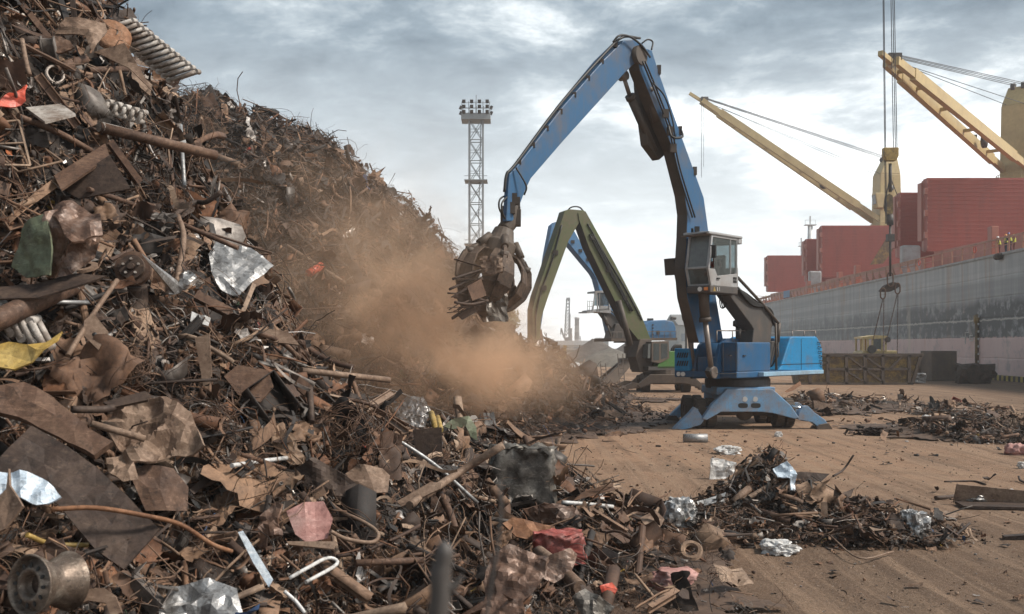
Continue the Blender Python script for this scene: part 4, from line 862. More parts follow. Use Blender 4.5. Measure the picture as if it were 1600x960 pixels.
# ------------------------------------------------------------------ the heaps
def apron(x, y, h): return np.clip(.35+h*1.2, 0, 1)
def patchy(x, y, h): return apron(x, y, h)*(.12+.88*sstep(.42, .6, vnoise(x*.45, y*.3, 67)))
rg = np.random.default_rng(5)
b = Bulk(); b.core(H_near, -21, 5, 1.5, 27.5, .14, .46, (.022,.015,.011,0))  # core colour darkened to paint deeper shade into the gaps between pieces
dsc = lambda p: np.clip(p[:, 1]/11, .6, 1.5)*np.clip(.45+.5*H_near(p[:, 0], p[:, 1]), .4, 1)
fill(b, H_near, sample(H_near, 4200, -.62, .36, 4.2, 27, rg, thin=apron), .42, .46, .15, 1.3, rg, offk=.5, base=-.10, dscale=dsc)
fill(b, H_near, sample(H_near, 27000, -.62, .36, 4.2, 27, rg, thin=apron), .175, .5, .05, .6, rg, offk=.5, base=-.05, dscale=dsc)
fill(b, H_near, sample(H_near, 18000, -.62, .36, 4.2, 27, rg, hmin=.01, thin=lambda x,y,h: np.clip(.15+h*2,0,1)), .075, .4, .03, .25, rg, cw=dict(rust=50, dark=16, tan=14, grey=11, pale=9, col=.9), offk=.6, base=.03, dscale=dsc)
fill(b, H_near, sample(H_near, 2800, -.62, .36, 4.2, 27, rg, thin=apron), .55, .3, .3, .85, rg, kw=dict(rod=24, wire=44, strip=10, nest=5, beam=4), cw=dict(rust=52, dark=22, tan=16, grey=10, pale=2), offk=.3, base=.04, dscale=dsc)
b.build('scrap_heap', 'near heap of tangled rusty scrap metal filling the left of the yard', 'scrap heap')
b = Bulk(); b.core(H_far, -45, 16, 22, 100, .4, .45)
dsf = lambda p: np.clip(.4+.4*H_far(p[:, 0], p[:, 1]), .4, 1)
fill(b, H_far, sample(H_far, 9000, -.46, .16, 24, 100, rg, thin=apron), .52, .45, .2, 1.6, rg, dscale=dsf, cw=dict(rust=40, dark=58, tan=2, grey=3, pale=1.6, col=.2), offk=.5)
fill(b, H_far, sample(H_far, 15000, -.46, .2, 24, 100, rg, hmin=.01, thin=apron), .28, .45, .1, .8, rg, cw=dict(rust=42, dark=52, tan=3, grey=4, pale=3, col=.2), offk=.6, dscale=dsf)
fill(b, H_far, sample(H_far, 3500, -.46, .16, 24, 100, rg, thin=apron), 0.8, .35, .4, 1.5, rg, kw=dict(rod=24, wire=50, strip=8, nest=14), cw=dict(rust=52, dark=38, tan=6, grey=4, pale=1), offk=.3, base=.15, dscale=dsf)
b.build('scrap_heap', 'far heap of dark scrap behind the drifting dust cloud', 'scrap heap')
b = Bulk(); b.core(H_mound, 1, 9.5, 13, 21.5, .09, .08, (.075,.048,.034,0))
fill(b, H_mound, sample(H_mound, 520, .1, .56, 13, 22, rg, thin=apron), .30, .4, .12, .6, rg, offk=.3)
fill(b, H_mound, sample(H_mound, 12000, .1, .56, 13, 22, rg, hmin=.005, thin=lambda x,y,h: np.clip(.1+h*2,0,1)), .11, .5, .03, .3, rg, cw=dict(rust=48, dark=20, tan=11, grey=9, pale=9, col=1.0), offk=.5)
b.build('scrap_mound', 'low mound of small scrap and dirt on the open ground before the blue machine', 'scrap mound')
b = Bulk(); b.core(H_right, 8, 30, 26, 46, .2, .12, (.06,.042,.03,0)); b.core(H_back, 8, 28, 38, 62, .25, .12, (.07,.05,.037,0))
fill(b, H_right, sample(H_right, 700, .2, .66, 28, 46, rg, thin=patchy), .32, .45, .12, .9, rg, cw=dict(rust=45, dark=25, tan=16, grey=9, pale=6, col=.8), offk=.3)
fill(b, H_right, sample(H_right, 3000, .2, .66, 28, 46, rg, hmin=.005, thin=patchy), .2, .45, .06, .4, rg, cw=dict(rust=45, dark=25, tan=13, grey=9, pale=9, col=.8), offk=.5)
fill(b, H_back, sample(H_back, 800, .16, .52, 40, 62, rg, thin=patchy), .40, .45, .15, 1.0, rg, cw=dict(rust=45, dark=18, tan=22, grey=9, pale=6, col=.5), offk=.3)
fill(b, H_back, sample(H_back, 2300, .16, .52, 40, 62, rg, hmin=.005, thin=patchy), .28, .45, .08, .6, rg, cw=dict(rust=45, dark=20, tan=15, grey=9, pale=9, col=.5), offk=.5)
b.build('scrap_rubble', 'low spread of dark scrap and rubble on the right of the yard', 'scrap rubble')
# thin litter lying flat on the open ground
b = Bulk(); n = 2600
u = rg.uniform(-.1, .75, n); d = np.exp(rg.uniform(np.log(8), np.log(75), n)); pts = np.stack([u*d, d], 1)
hh = H(pts[:, 0], pts[:, 1]); dens = vnoise(pts[:, 0]*.5, pts[:, 1]*.3, 99); near = sum(np.exp(-np.hypot(pts[:,0]-cx, pts[:,1]-cy)/s) for cx, cy, s in ((2,15,2.5),(5.5,17,2.5),(16,35,4),(15,50,5),(3,45,6)))
pts = pts[(hh < .03) & (rg.random(n) < dens**2*.35+near)]
fill(b, G, pts, .10, .5, .03, .35, rg, kw=dict(sheet=20, foil=8, plate=15, rod=8, strip=8, flat=6, lump=14, wire=3), cw=dict(rust=42, dark=20, tan=14, grey=10, pale=14), offk=.15, base=.02, align=(.85,1), dscale=lambda p: np.clip(p[:,1]/16, .7, 2))
n = 16000; u = rg.uniform(-.15, .8, n); d = np.exp(rg.uniform(np.log(7), np.log(60), n)); pts = np.stack([u*d, d], 1)
pts = pts[(H(pts[:, 0], pts[:, 1]) < .03) & (rg.random(n) < .15+.85*vnoise(pts[:, 0]*.8, pts[:, 1]*.5, 97)**2)]
PALC = dict(rust=[(.14,.095,.065),(.20,.14,.10),(.10,.068,.048)], tan=[(.27,.20,.15),(.33,.26,.20)], grey=PAL['grey'], dark=PAL['dark'], pale=PAL['pale'], col=PAL['col']); PK = PAL; PAL = PALC
fill(b, G, pts, .030, .45, .012, .09, rg, kw=dict(lump=70, plate=16, sheet=10, strip=4), cw=dict(rust=56, dark=16, tan=16, grey=8, pale=5), offk=.1, base=.004, align=(.5,1), dscale=lambda p: np.clip(p[:,1]/13, .7, 2)); PAL = PK
b.build('ground_litter', 'small loose bits of scrap and paper strewn over the dirt yard', 'litter')

# ------------------------------------------------------------------ ground
def build_ground():
    na, nr = 720, 330; a = np.linspace(0, 2*PI, na, endpoint=False); r = np.concatenate([[.3], np.geomspace(1.2, 1050, nr-1)])
    # denser in the viewing wedge
    a = a-.75*np.sin(a)*.98
    A, Rr = np.meshgrid(a, r); X = Rr*np.sin(A)*np.minimum(1, 680/np.maximum(1, Rr)); Y = Rr*np.cos(A); Y = np.maximum(Y, -380); Z = G(X, Y)
    n3 = sstep(60, 6, Rr)*.018*fbm(X*5, Y*5, 73, 3); Z = Z+n3
    V = np.stack([X, Y, Z], -1).reshape(-1, 3); idx = np.arange(na*nr).reshape(nr, na); nx = np.roll(idx, -1, 1)
    q = np.stack([idx[:-1], nx[:-1], nx[1:], idx[1:]], -1).reshape(-1, 4)[:, ::-1]
    me = bpy.data.meshes.new('ground'); me.vertices.add(len(V)); me.vertices.foreach_set('co', V.astype(np.float32).ravel())
    me.loops.add(q.size); me.loops.foreach_set('vertex_index', q.ravel().astype(np.int32)); me.polygons.add(len(q)); me.polygons.foreach_set('loop_start', (np.arange(len(q))*4).astype(np.int32))
    me.update(calc_edges=True); me.polygons.foreach_set('use_smooth', np.ones(len(q), bool))
    m, nt, bs = new_mat('packed_dirt'); v = coords(nt, rnd=False)
    n1 = noise(nt, v, .09, 6, .6, .4); n2 = noise(nt, v, 1.3, 7, .7); n4 = noise(nt, v, 9, 5, .75)
    sep = nt.nodes.new('ShaderNodeSeparateXYZ'); nt.links.new(v, sep.inputs[0])
    # darker trampled mud close to the heaps and quay, pale dust between
    mudn = math_(nt, 'ADD', sep.outputs['Y'], math_(nt, 'MULTIPLY', math_(nt, 'SUBTRACT', n1, .5), 26))
    near_f = ramp(nt, math_(nt, 'MULTIPLY', mudn, 1/60), [(.20, .95), (.44, 0), (.62, 0), (.8, .25), (1, .15)])
    rgt = ramp(nt, math_(nt, 'MULTIPLY', math_(nt, 'SUBTRACT', sep.outputs['X'], math_(nt, 'MULTIPLY', sep.outputs['Y'], .24)), 1/22), [(.1, 0), (.6, .75)])
    mud = math_(nt, 'MAXIMUM', near_f, rgt)
    damp = ramp(nt, noise(nt, v, .22, 6, .65, .5), [(.50, 0), (.60, 1)]); dust = mix(nt, n2, (.27,.158,.096), (.43,.272,.175)); dust = mix(nt, math_(nt, 'MULTIPLY', damp, .55), dust, (.14,.088,.057)); dirt = mix(nt, n2, (.085,.055,.037), (.20,.132,.09))
    c = mix(nt, math_(nt, 'MULTIPLY', mud, 1, True), dust, dirt)
    # tyre streaks
    mp = nt.nodes.new('ShaderNodeMapping'); mp.inputs['Rotation'].default_value = (0, 0, math.radians(14)); mp.inputs['Scale'].default_value = (2.4, .12, 1); nt.links.new(v, mp.inputs[0])
    st = noise(nt, mp.outputs[0], 1.0, 5, .65, .6)
    mp2 = nt.nodes.new('ShaderNodeMapping'); mp2.inputs['Rotation'].default_value = (0, 0, math.radians(-72)); mp2.inputs['Scale'].default_value = (1.5, .07, 1); nt.links.new(v, mp2.inputs[0])
    st2 = noise(nt, mp2.outputs[0], 1.0, 5, .65, .8)
    c = mix(nt, math_(nt, 'MULTIPLY', ramp(nt, st, [(.46, 0), (.58, 1)]), .55), c, (.36,.245,.165))
    c = mix(nt, math_(nt, 'MULTIPLY', ramp(nt, st2, [(.52, 0), (.62, 1)]), .42), c, (.10,.066,.045))
    c = mix(nt, math_(nt, 'MULTIPLY', ramp(nt, n4, [(.48, 0), (.64, 1)]), .36), c, (.08,.052,.036))
    c = mix(nt, math_(nt, 'MULTIPLY', ramp(nt, noise(nt, v, 34, 3, .8), [(.52, 0), (.62, 1)]), .5), c, (.33,.25,.19))
    c = mix(nt, ramp(nt, noise(nt, v, 17, 3, .6), [(.70, 0), (.735, .75)]), c, (.42,.37,.31))
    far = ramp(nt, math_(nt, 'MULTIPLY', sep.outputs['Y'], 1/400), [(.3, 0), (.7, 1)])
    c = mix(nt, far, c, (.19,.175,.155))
    nt.links.new(c, bs.inputs['Base Color']); bs.inputs['Roughness'].default_value = .92; bs.inputs['Specular IOR Level'].default_value = .2
    hb = math_(nt, 'ADD', n4, math_(nt, 'MULTIPLY', n2, 2.0)); bump(nt, bs, math_(nt, 'ADD', hb, math_(nt, 'MULTIPLY', noise(nt, v, 30, 4, .8), .8)), .9, .06)
    me.materials.append(m); o = bpy.data.objects.new('ground', me); COL.objects.link(o); tag(o, 'packed brown dirt of the scrap yard with tyre marks', 'ground', kind='structure')
build_ground()
# ------------------------------------------------------------------ material handlers
def glass_mat(name, col=(.55,.65,.68), alpha=.62, rough=.06):
    m, nt, b = new_mat(name); out = nt.nodes['Material Output']
    tr = nt.nodes.new('ShaderNodeBsdfTransparent'); tr.inputs[0].default_value = (*col, 1)
    b.inputs['Base Color'].default_value = (.04,.05,.05,1); b.inputs['Roughness'].default_value = rough; b.inputs['Specular IOR Level'].default_value = .8
    v = coords(nt); n1 = noise(nt, v, 6, 5, .6)
    b.inputs['Base Color'].default_value = (.16,.17,.165,1)
    ms = nt.nodes.new('ShaderNodeMixShader'); f = ramp(nt, n1, [(.3, 1-alpha-.12), (.75, 1-alpha+.18)])
    nt.links.new(f, ms.inputs[0]); nt.links.new(tr.outputs[0], ms.inputs[1]); nt.links.new(b.outputs[0], ms.inputs[2]); nt.links.new(ms.outputs[0], out.inputs[0]); return m
M['glass'] = glass_mat('cab_glass')
M['glass_dusty'] = glass_mat('dusty_windscreen', (.6,.68,.7), .25, .25)
M['lampglass'] = plain('lamp_glass', (.7,.7,.68), .2)
M['orange'] = plain('orange_lens', (.8,.25,.05), .3)
M['blue_ledge'] = paint('pale_blue_step', (.26,.42,.55), dirt=(.2,.17,.14), amt=.35, rust=.1)
M['beige'] = paint('beige_panel', (.42,.33,.26), dirt=(.2,.15,.11), amt=.3)
M['rod'] = paint('dull_rod', (.22,.19,.17), dirt=(.12,.09,.07), amt=.4, rough=.4, metallic=.4)
class Mach:
    def __init__(s, X0, D0, deg):
        s.X0, s.D0 = X0, D0; s.c, s.g = math.cos(math.radians(deg)), math.sin(math.radians(deg))
    def W(s, a, l, z): return Vector((s.X0-a*s.c+l*s.g, s.D0-a*s.g-l*s.c, z))
    def S(s, px, py, l=0.0):                   # point of the machine plane 'l' seen at a place of the photo
        u = (px-800)/F; a = (s.X0+l*s.g-u*(s.D0-l*s.c))/(s.c-u*s.g); d = s.D0-a*s.g-l*s.c
        return s.W(a, l, CAMZ+(HOR-py)/F*d)
    def A(s, px, l=0.0):
        u = (px-800)/F; return (s.X0+l*s.g-u*(s.D0-l*s.c))/(s.c-u*s.g)
    def lat(s, dl): return Vector((s.g, -s.c, 0))*dl
    def slab(s, b, pts, l0, l1, m=0, ms=None):
        Aq = [s.S(x, y, l0) for x, y in pts]; b.prism(Aq, [p+s.lat(l1-l0) for p in Aq], m, ms); return b
    def sbox(s, b, a0, a1, l0, l1, z0, z1, m=0):
        R = Matrix(((-s.c, s.g, 0), (-s.g, -s.c, 0), (0, 0, 1)))
        return b.box(s.W((a0+a1)/2, (l0+l1)/2, (z0+z1)/2), (abs(a1-a0), abs(l1-l0), abs(z1-z0)), R, m)
def wheel_part(root, c, axis, R, w, rim='darkbrown'):
    t = MB(); prof = [(R*.62,-w/2),(R*.93,-w/2),(R,-w*.36),(R,w*.36),(R*.93,w/2),(R*.62,w/2)]
    t.lathe(c, axis, prof, 26, 0, False)
    ax = Vector(axis).normalized(); x = ax.orthogonal().normalized(); y = ax.cross(x)
    for k in range(22):
        a = 2*PI*k/22; d = x*math.cos(a)+y*math.sin(a)
        t.bar(Vector(c)+d*R*.99-ax*w*.44, Vector(c)+d*R*.99+ax*w*.44, R*.13, R*.07, up=d)
    o = t.build('wheel', M['rubber'], root)
    r = MB(); r.lathe(c, axis, [(0,-w*.3),(R*.3,-w*.3),(R*.34,-w*.42),(R*.6,-w*.42),(R*.63,-w*.5),(R*.63,w*.5),(R*.6,w*.42),(R*.34,w*.42),(R*.3,w*.3),(0,w*.3)], 20, 0, False)
    r.build('rim', M[rim], o); return o

# ---- the big blue machine
mc = Mach(9.1, 40.2, 48)
bh = empty('material_handler', (9.1, 40.2, 0), 'large blue material handler with raised grey cab, standing nearest on four outriggers', 'material handler', None)
yaw = math.radians(2); UR = Vector((math.cos(yaw), math.sin(yaw), 0)); UB = Vector((-math.sin(yaw), math.cos(yaw), 0)); UC = Vector((9.14, 38.2, 0))
def UP(px, py, bk=0.0):
    u = (px-800)/F; r = (u*(UC.y+bk*UB.y)-UC.x-bk*UB.x)/(UR.x-u*UR.y); p = UC+UR*r+UB*bk; p.z = CAMZ+(HOR-py)/F*p.y; return p
def uslab(b, pts, b0, b1, m=0):
    A0 = [UP(x, y, b0) for x, y in pts]; return b.prism(A0, [p+UB*(b1-b0) for p in A0], m)
plate = [(1131,614),(1136,608),(1206,608),(1214,614),(1236,634),(1249,653),(1243,655),(1208,646),(1190,644),(1127,644),(1104,657),(1097,655),(1112,632)]
b = MB(); uslab(b, plate, 0, .3)
b.box(UC+UB*2.0+Vector((0,0,1.02)), (1.9, 3.4, .62), Matrix.Rotation(yaw, 3, 'Z'))
uslab(b, plate, 3.9, 4.15)
b.box(UC+UB*1.9+Vector((0,0,1.42)), (2.3, 2.6, .3), Matrix.Rotation(yaw, 3, 'Z'))
ch = b.build('chassis', M['blue_worn'], bh, bevel=.03)
b = MB()
for px in (1164, 1180): b.tube([UP(px, 624, -.02), UP(px, 624, .05)], .10, 14)
b.build('headlight', M['lampglass'], ch, split=True)
b = MB()
for px in (1161, 1181):
    c = UP(px, 634, -.004); R = []
    for k in range(16): a = 2*PI*k/16; R.append(c+UR*(.19*math.copysign(abs(math.cos(a))**.6, math.cos(a)))+Vector((0,0,.095*math.copysign(abs(math.sin(a))**.6, math.sin(a)))))
    b.prism(R, [p+UB*.02 for p in R])
b.build('slot', M['black'], ch, split=True)
b = MB(); b.tube([UC+UR*-1.5+UB*.9+Vector((0,0,.6)), UC+UR*1.5+UB*.9+Vector((0,0,.6))], .16, 10); b.lathe(UC+UB*.9+Vector((0,0,.58)), UB, [(0,-.35),(.2,-.3),(.33,-.1),(.33,.1),(.2,.3),(0,.35)], 16)
b.build('axle', M['darkbrown'], bh)
for bk in (.95, 3.3):
    for r in (-1.74, -1.34, 1.34, 1.74): wheel_part(bh, UC+UR*r+UB*bk+Vector((0,0,.56)), UR, .57, .34)
OUT = [([(1249,643),(1256,636),(1262,634),(1273,645),(1289,656),(1297,668),(1279,668),(1269,660),(1247,656)], [(1278,668),(1283,664),(1295,662),(1304,675),(1274,675)], .08),
       ([(1100,657),(1098,652),(1090,640),(1085,636),(1078,645),(1054,668),(1048,676),(1064,677),(1072,671),(1095,664)], [(1043,681),(1050,671),(1062,671),(1070,681)], .08),
       ([(1106,632),(1084,627),(1073,625),(1068,629),(1048,648),(1043,655),(1058,656),(1066,650),(1086,641)], [(1039,659),(1045,650),(1057,650),(1064,659)], 3.95),
       ([(1236,640),(1243,630),(1249,629),(1258,638),(1272,647),(1280,657),(1264,657),(1256,652),(1234,650)], [(1262,658),(1267,653),(1277,652),(1286,660),(1258,660)], 3.95)]
for arm, foot, bk in OUT:
    b = MB(); uslab(b, arm, bk, bk+.34); o = b.build('outrigger', M['blue_worn'], bh, bevel=.02)
    b = MB(); uslab(b, foot, bk-.2, bk+.55); b.build('foot', M['darkbrown'], o)
for a, c, bk in (((1236,634),(1258,640),.5), ((1112,634),(1088,642),.5), ((1122,601),(1096,612),3.2)):
    b = MB(); b.tube([UP(*a, bk), UP(*c, bk)], .07, 8); b.build('outrigger_cylinder', M['chrome'], bh)
b = MB(); b.lathe((9.1, 40.2, 0), (0,0,1), [(0,1.5),(1.25,1.5),(1.3,1.62),(1.3,1.84),(1.2,1.98),(0,1.98)], 40, 0, False); b.build('turntable', M['dark'], bh)
# upper structure
W = mc.W
b = MB(); mc.sbox(b, -4.6, 2.5, -1.38, 1.38, 1.96, 2.2); mc.sbox(b, -.2, 2.42, .66, 1.36, 2.2, 3.32); mc.sbox(b, .2, 2.3, -.46, .46, 2.2, 2.75)
house = b.build('upper_frame', M['blue'], bh, bevel=.04)
b = MB()
for l0, l1 in ((.66, .54), (-.54, -.66)): mc.slab(b, [(1117,592),(1121,560),(1126,538),(1134,529),(1160,530),(1172,536),(1172,590)] if l0 > 0 else [(1086,592),(1088,560),(1094,540),(1102,531),(1132,531),(1142,536),(1142,590)], l0, l1)
b.build('boom_bracket', M['blue'], bh, split=True)
b = MB(); mc.sbox(b, 1.1, 2.5, -1.38, -.7, 2.2, 3.08); lp = b.build('louvre_housing', M['blue_clean'], bh, bevel=.03)
b = MB()
for row in (2.82, 2.5):
    for k in range(5):
        l = -1.27+k*.105; b.prism([W(2.505, l, row-.1), W(2.505, l+.06, row-.1), W(2.505, l+.13, row+.1), W(2.505, l+.07, row+.1)], [W(2.515, l, row-.1), W(2.515, l+.06, row-.1), W(2.515, l+.13, row+.1), W(2.515, l+.07, row+.1)])
b.build('louvre_slot', M['black'], lp, split=True)
b = MB(); mc.sbox(b, -3.4, -.35, -1.36, .95, 2.2, 3.38); b.build('engine_compartment', M['dark'], bh, bevel=.03)
b = MB(); mc.sbox(b, -3.6, -1.4, -1.34, .9, 3.385, 3.5); b.build('engine_cover', M['blue'], bh, bevel=.04)
b = MB()
for k in range(9):
    a0 = -1.0-k*.2; b.tube(arc([W(a0, .97, 2.3), W(a0-.1, 1.12, 2.7+.1*math.sin(k)), W(a0-.25, 1.05, 3.1), W(a0-.4, .98, 3.36)], 5), .035, 6)
b.build('hose', M['black'], bh, split=True)
b = MB(); mc.slab(b, [(1217,579),(1221,572),(1235,528),(1238,526),(1276,526),(1281,534),(1285,547),(1286,581)], 1.4, -1.4); cw = b.build('counterweight', M['blue_clean'], bh, bevel=.05)
b = MB()
for q in ([(1130,536),(1130,586)], [(1150,532),(1150,590)], [(1252,530),(1252,578)]):
    l = 1.366 if q[0][0] < 1200 else 1.404; b.bar(mc.S(*q[0], l), mc.S(*q[1], l), .025, .012, up=mc.lat(1))
for q in ([(1119,584),(1170,584)], [(1219,570),(1284,568)]):
    l = 1.366 if q[0][0] < 1200 else 1.404; b.bar(mc.S(*q[0], l), mc.S(*q[1], l), .025, .012, up=mc.lat(1))
b.build('panel_seam', M['black'], bh, split=True)
b = MB()
for x, y in ((1139,556),(1161,556)): b.bar(mc.S(x, y, 1.38), mc.S(x+4, y, 1.38), .05, .04)
b.build('door_handle', M['black'], bh, split=True)
b = MB()
for x0, x1 in ((1120,1168),(1238,1274)):
    l = .9; yt = 517; p0, p1 = mc.S(x0, yt, l), mc.S(x1, yt, l); b.tube([p0, p1], .025, 5)
    for t in (0, .5, 1): q = p0.lerp(p1, t); b.tube([q, q-Vector((0,0,.42))], .025, 5)
b.build('handrail', M['rod'], bh, split=True)
b = MB(); p0, p1 = mc.A(1189, 1.5), mc.A(1283, 1.5); mc.sbox(b, p0, p1, 1.385, 1.62, 2.0, 2.16); b.build('side_step', M['blue_ledge'], bh, bevel=.015)
b = MB()
for k in range(6):
    p = mc.S(1277+k*.9, 535+k*7, 1.40); q = mc.S(1281+k*.8, 536+k*7, 1.40); b.tube(arc([p, p+mc.lat(.06), q+mc.lat(.06), q], 3), .018, 5)
b.build('grab_handle', M['black'], cw, split=True)
b = MB(); c = W(-1.0, -.5, 0); b.tube([c+Vector((0,0,3.4)), c+Vector((0,0,4.0))], .13, 12); b.lathe(c, (0,0,1), [(.1,3.95),(.24,4.0),(.24,4.2),(.15,4.26),(0,4.26)], 14)
b.tube([W(-1.5,-.2,3.7), W(-2.1,-.2,3.7)], .24, 12); b.build('exhaust_stack', M['dark'], bh)
b = MB(); mc.sbox(b, 1.25, 1.75, -1.36, -1.26, 3.08, 4.5); b.build('side_screen', M['beige'], bh)
b = MB()
for l in (-1.15, -.95): b.tube([W(2.51, l, 2.08), W(2.58, l, 2.08)], .085, 12)
b.build('work_lamp', M['lampglass'], bh, split=True)
# boom
bp = [(1019,79),(1031,117),(1046,160),(1060,199),(1080,254),(1100,309),(1105,345),(1109,375),(1119,464),(1131,536),(1092,536),(1074,465),(1070,420),(1073,370),(1074,335),(1070,305),(1052,234),(1022,165),(1000,110),(996,90),(1004,74)]
ms = [0]*10+[1]*9+[0, 0]  # front face: real grime, with its shade also put into the dark colour
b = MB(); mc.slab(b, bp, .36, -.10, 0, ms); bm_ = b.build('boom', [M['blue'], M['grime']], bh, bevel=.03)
b = MB(); b.tube([mc.S(1003,86,.42), mc.S(1003,86,.42)+mc.lat(-.76)], .34, 20); b.build('boom_pin', M['grime'], bm_)
b = MB()
for off in (0, 4): b.tube(arc([mc.S(1004+off,96,.5), mc.S(1026+off,150,.5), mc.S(1046+off,205,.5), mc.S(1058+off,262,.5), mc.S(1082+off,340,.5)], 6), .035, 6)
b.tube(arc([mc.S(1020,130,.52), mc.S(1038,150,.56), mc.S(1050,185,.56), mc.S(1055,215,.52)], 6), .03, 6)
b.tube(arc([mc.S(1044,196,.5), mc.S(1050,214,.7), mc.S(1066,214,.7), mc.S(1064,202,.5)], 6), .045, 6)
b.build('hose', M['black'], bm_, split=True)
b = MB()
for x, y in ((1047,205),(1052,232),(1040,178)): b.box(mc.S(x, y, .52), (.22,.16,.3))
for x, y in ((1029,110),(1062,205),(1085,268)): b.box(mc.S(x, y, .3), (.14,.3,.3))
mc.slab(b, [(1000,118),(1012,112),(1030,168),(1050,232),(1030,250),(1012,226),(1003,160)], -.2, -.5)
b.build('bracket', M['grime'], bm_, split=True)
# stick
sp_ = [(975,63),(990,62),(1003,67),(1013,80),(1009,92),(1000,97),(990,101),(974,117),(880,221),(830,279),(820,300),(812,322),(806,346),(791,346),(794,292),(796,272),(806,262),(880,166),(945,92)]
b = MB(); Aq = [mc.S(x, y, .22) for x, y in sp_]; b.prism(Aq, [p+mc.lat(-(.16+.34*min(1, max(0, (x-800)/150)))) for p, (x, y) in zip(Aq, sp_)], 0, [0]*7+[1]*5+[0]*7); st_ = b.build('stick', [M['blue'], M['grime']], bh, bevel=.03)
b = MB()
for l in (-.12, .08, .24): b.tube(arc([mc.S(1000,60,l), mc.S(972,59,l), mc.S(942,87,l), mc.S(876,162,l), mc.S(806,256,l), mc.S(792,272,l), mc.S(788,300,l)], 6), .045, 6)
b.tube(arc([mc.S(958,66,.3), mc.S(968,56,.4), mc.S(985,58,.4), mc.S(1003,72,.45), mc.S(1016,90,.5)], 6), .04, 6)
b.tube(arc([mc.S(1003,68,.3), mc.S(1012,62,.4), mc.S(1020,66,.45), mc.S(1018,78,.5)], 6), .03, 6)
b.tube(arc([mc.S(806,262,.3), mc.S(822,290,.45), mc.S(819,305,.4)], 5), .03, 5)
b.tube(arc([mc.S(792,305,0), mc.S(781,312,.1), mc.S(780,326,.1), mc.S(787,340,0)], 6), .03, 5)
b.tube(arc([mc.S(792,308,.2), mc.S(784,318,.3), mc.S(785,332,.3), mc.S(790,345,.1)], 6), .03, 5)
b.build('hydraulic_line', M['black'], st_, split=True)
b = MB()
for k in range(8):
    t = k/7; x = 960-t*150; y = 72+t*182; b.box(mc.S(x+1, y+1, .05), (.13,.5,.16))
for x, y in ((801,312),(798,326),(806,318)): b.box(mc.S(x, y, .12), (.26,.34,.34))
b.build('bracket', M['grime'], st_, split=True)
def cyl(root, a, c, d, l, rb, rr, mb='grime', mr='rod', name='boom_cylinder'):
    b = MB(); A_, B_, C_ = mc.S(*a, l), mc.S(*c, l), mc.S(*d, l); b.tube([B_, C_], rb, 14); b.tube([B_+(B_-C_).normalized()*.02, B_-(B_-C_).normalized()*.14], rb*1.2, 14)
    o = b.build(name, M[mb], root); b = MB(); b.tube([A_, B_], rr, 12); b.tube([A_+mc.lat(.14), A_+mc.lat(-.14)], rr*2.2, 12); b.build('rod', M[mr], o); return o
cyl(bh, (1084,582), (1075,498), (1058,412), -.72, .19, .10, 'grime'); cyl(bh, (1112,582), (1102,502), (1097,432), .78, .19, .10, 'grime')
cyl(bh, (974,119), (984,150), (1022,236), -.30, .15, .075, name='stick_cylinder'); cyl(bh, (1006,100), (1012,138), (1026,190), .2, .15, .075, name='stick_cylinder')
b = MB()
for px, l in ((1084,-.72),(1112,.78)):
    mc.slab(b, [(px-4,580),(px+4,578),(px+9,591),(px+2,592)], l+.1, l-.1)
b.build('cylinder_mount', M['black'], bh, split=True)
b = MB(); mc.slab(b, [(1053,404),(1059,403),(1060,428),(1055,430)], -.5, -.95); b.build('cylinder_head', M['grime'], bh)
# cab
lL = 1.5; sF = mc.A(1110, lL); sR = mc.A(1153, lL)
lR = min((abs(pix(W(sF, l, 5))[0]-1073), l) for l in np.linspace(-1, 1.3, 200))[1]
zb = W(0,0,0).z+CAMZ+(HOR-457)/F*W(sF, lL, 0).y; zt = CAMZ+(HOR-366)/F*W(sF, lL, 0).y
CABZ = zb; cabz0 = zb+.32; zm = zb+(zt-zb)*.42
b = MB(); mc.sbox(b, sR, sF, lR, lL, zb, zb+.26); cabp = b.build('cab', M['dark'], bh, bevel=.03)
def cpt(a, l, z): return W(a, l, z)
b = MB(); ft = .12   # windscreen leans back towards the roof and the belly
fr = [(sF-.12, zb+.26), (sF+.08, zm), (sF-.16, zt)]
for l in (lR+.05, lL-.05):
    b.bar(cpt(fr[0][0], l, fr[0][1]), cpt(fr[1][0], l, fr[1][1]), .09, .11); b.bar(cpt(fr[1][0], l, fr[1][1]), cpt(fr[2][0], l, fr[2][1]), .09, .11)
    b.bar(cpt(sR+.05, l, zb+.26), cpt(sR+.05, l, zt), .09, .09); b.bar(cpt(sR+.5, l, zb+.5), cpt(sR+.5, l, zt), .07, .07)
    b.bar(cpt(sR, l, zt-.04), cpt(fr[2][0], l, zt-.04), .09, .09)
for a, z in fr: b.bar(cpt(a, lR, z+.02), cpt(a, lL, z+.02), .08, .08)
b.bar(cpt(sR+.05, lR, zt-.05), cpt(sR+.05, lL, zt-.05), .08, .08)
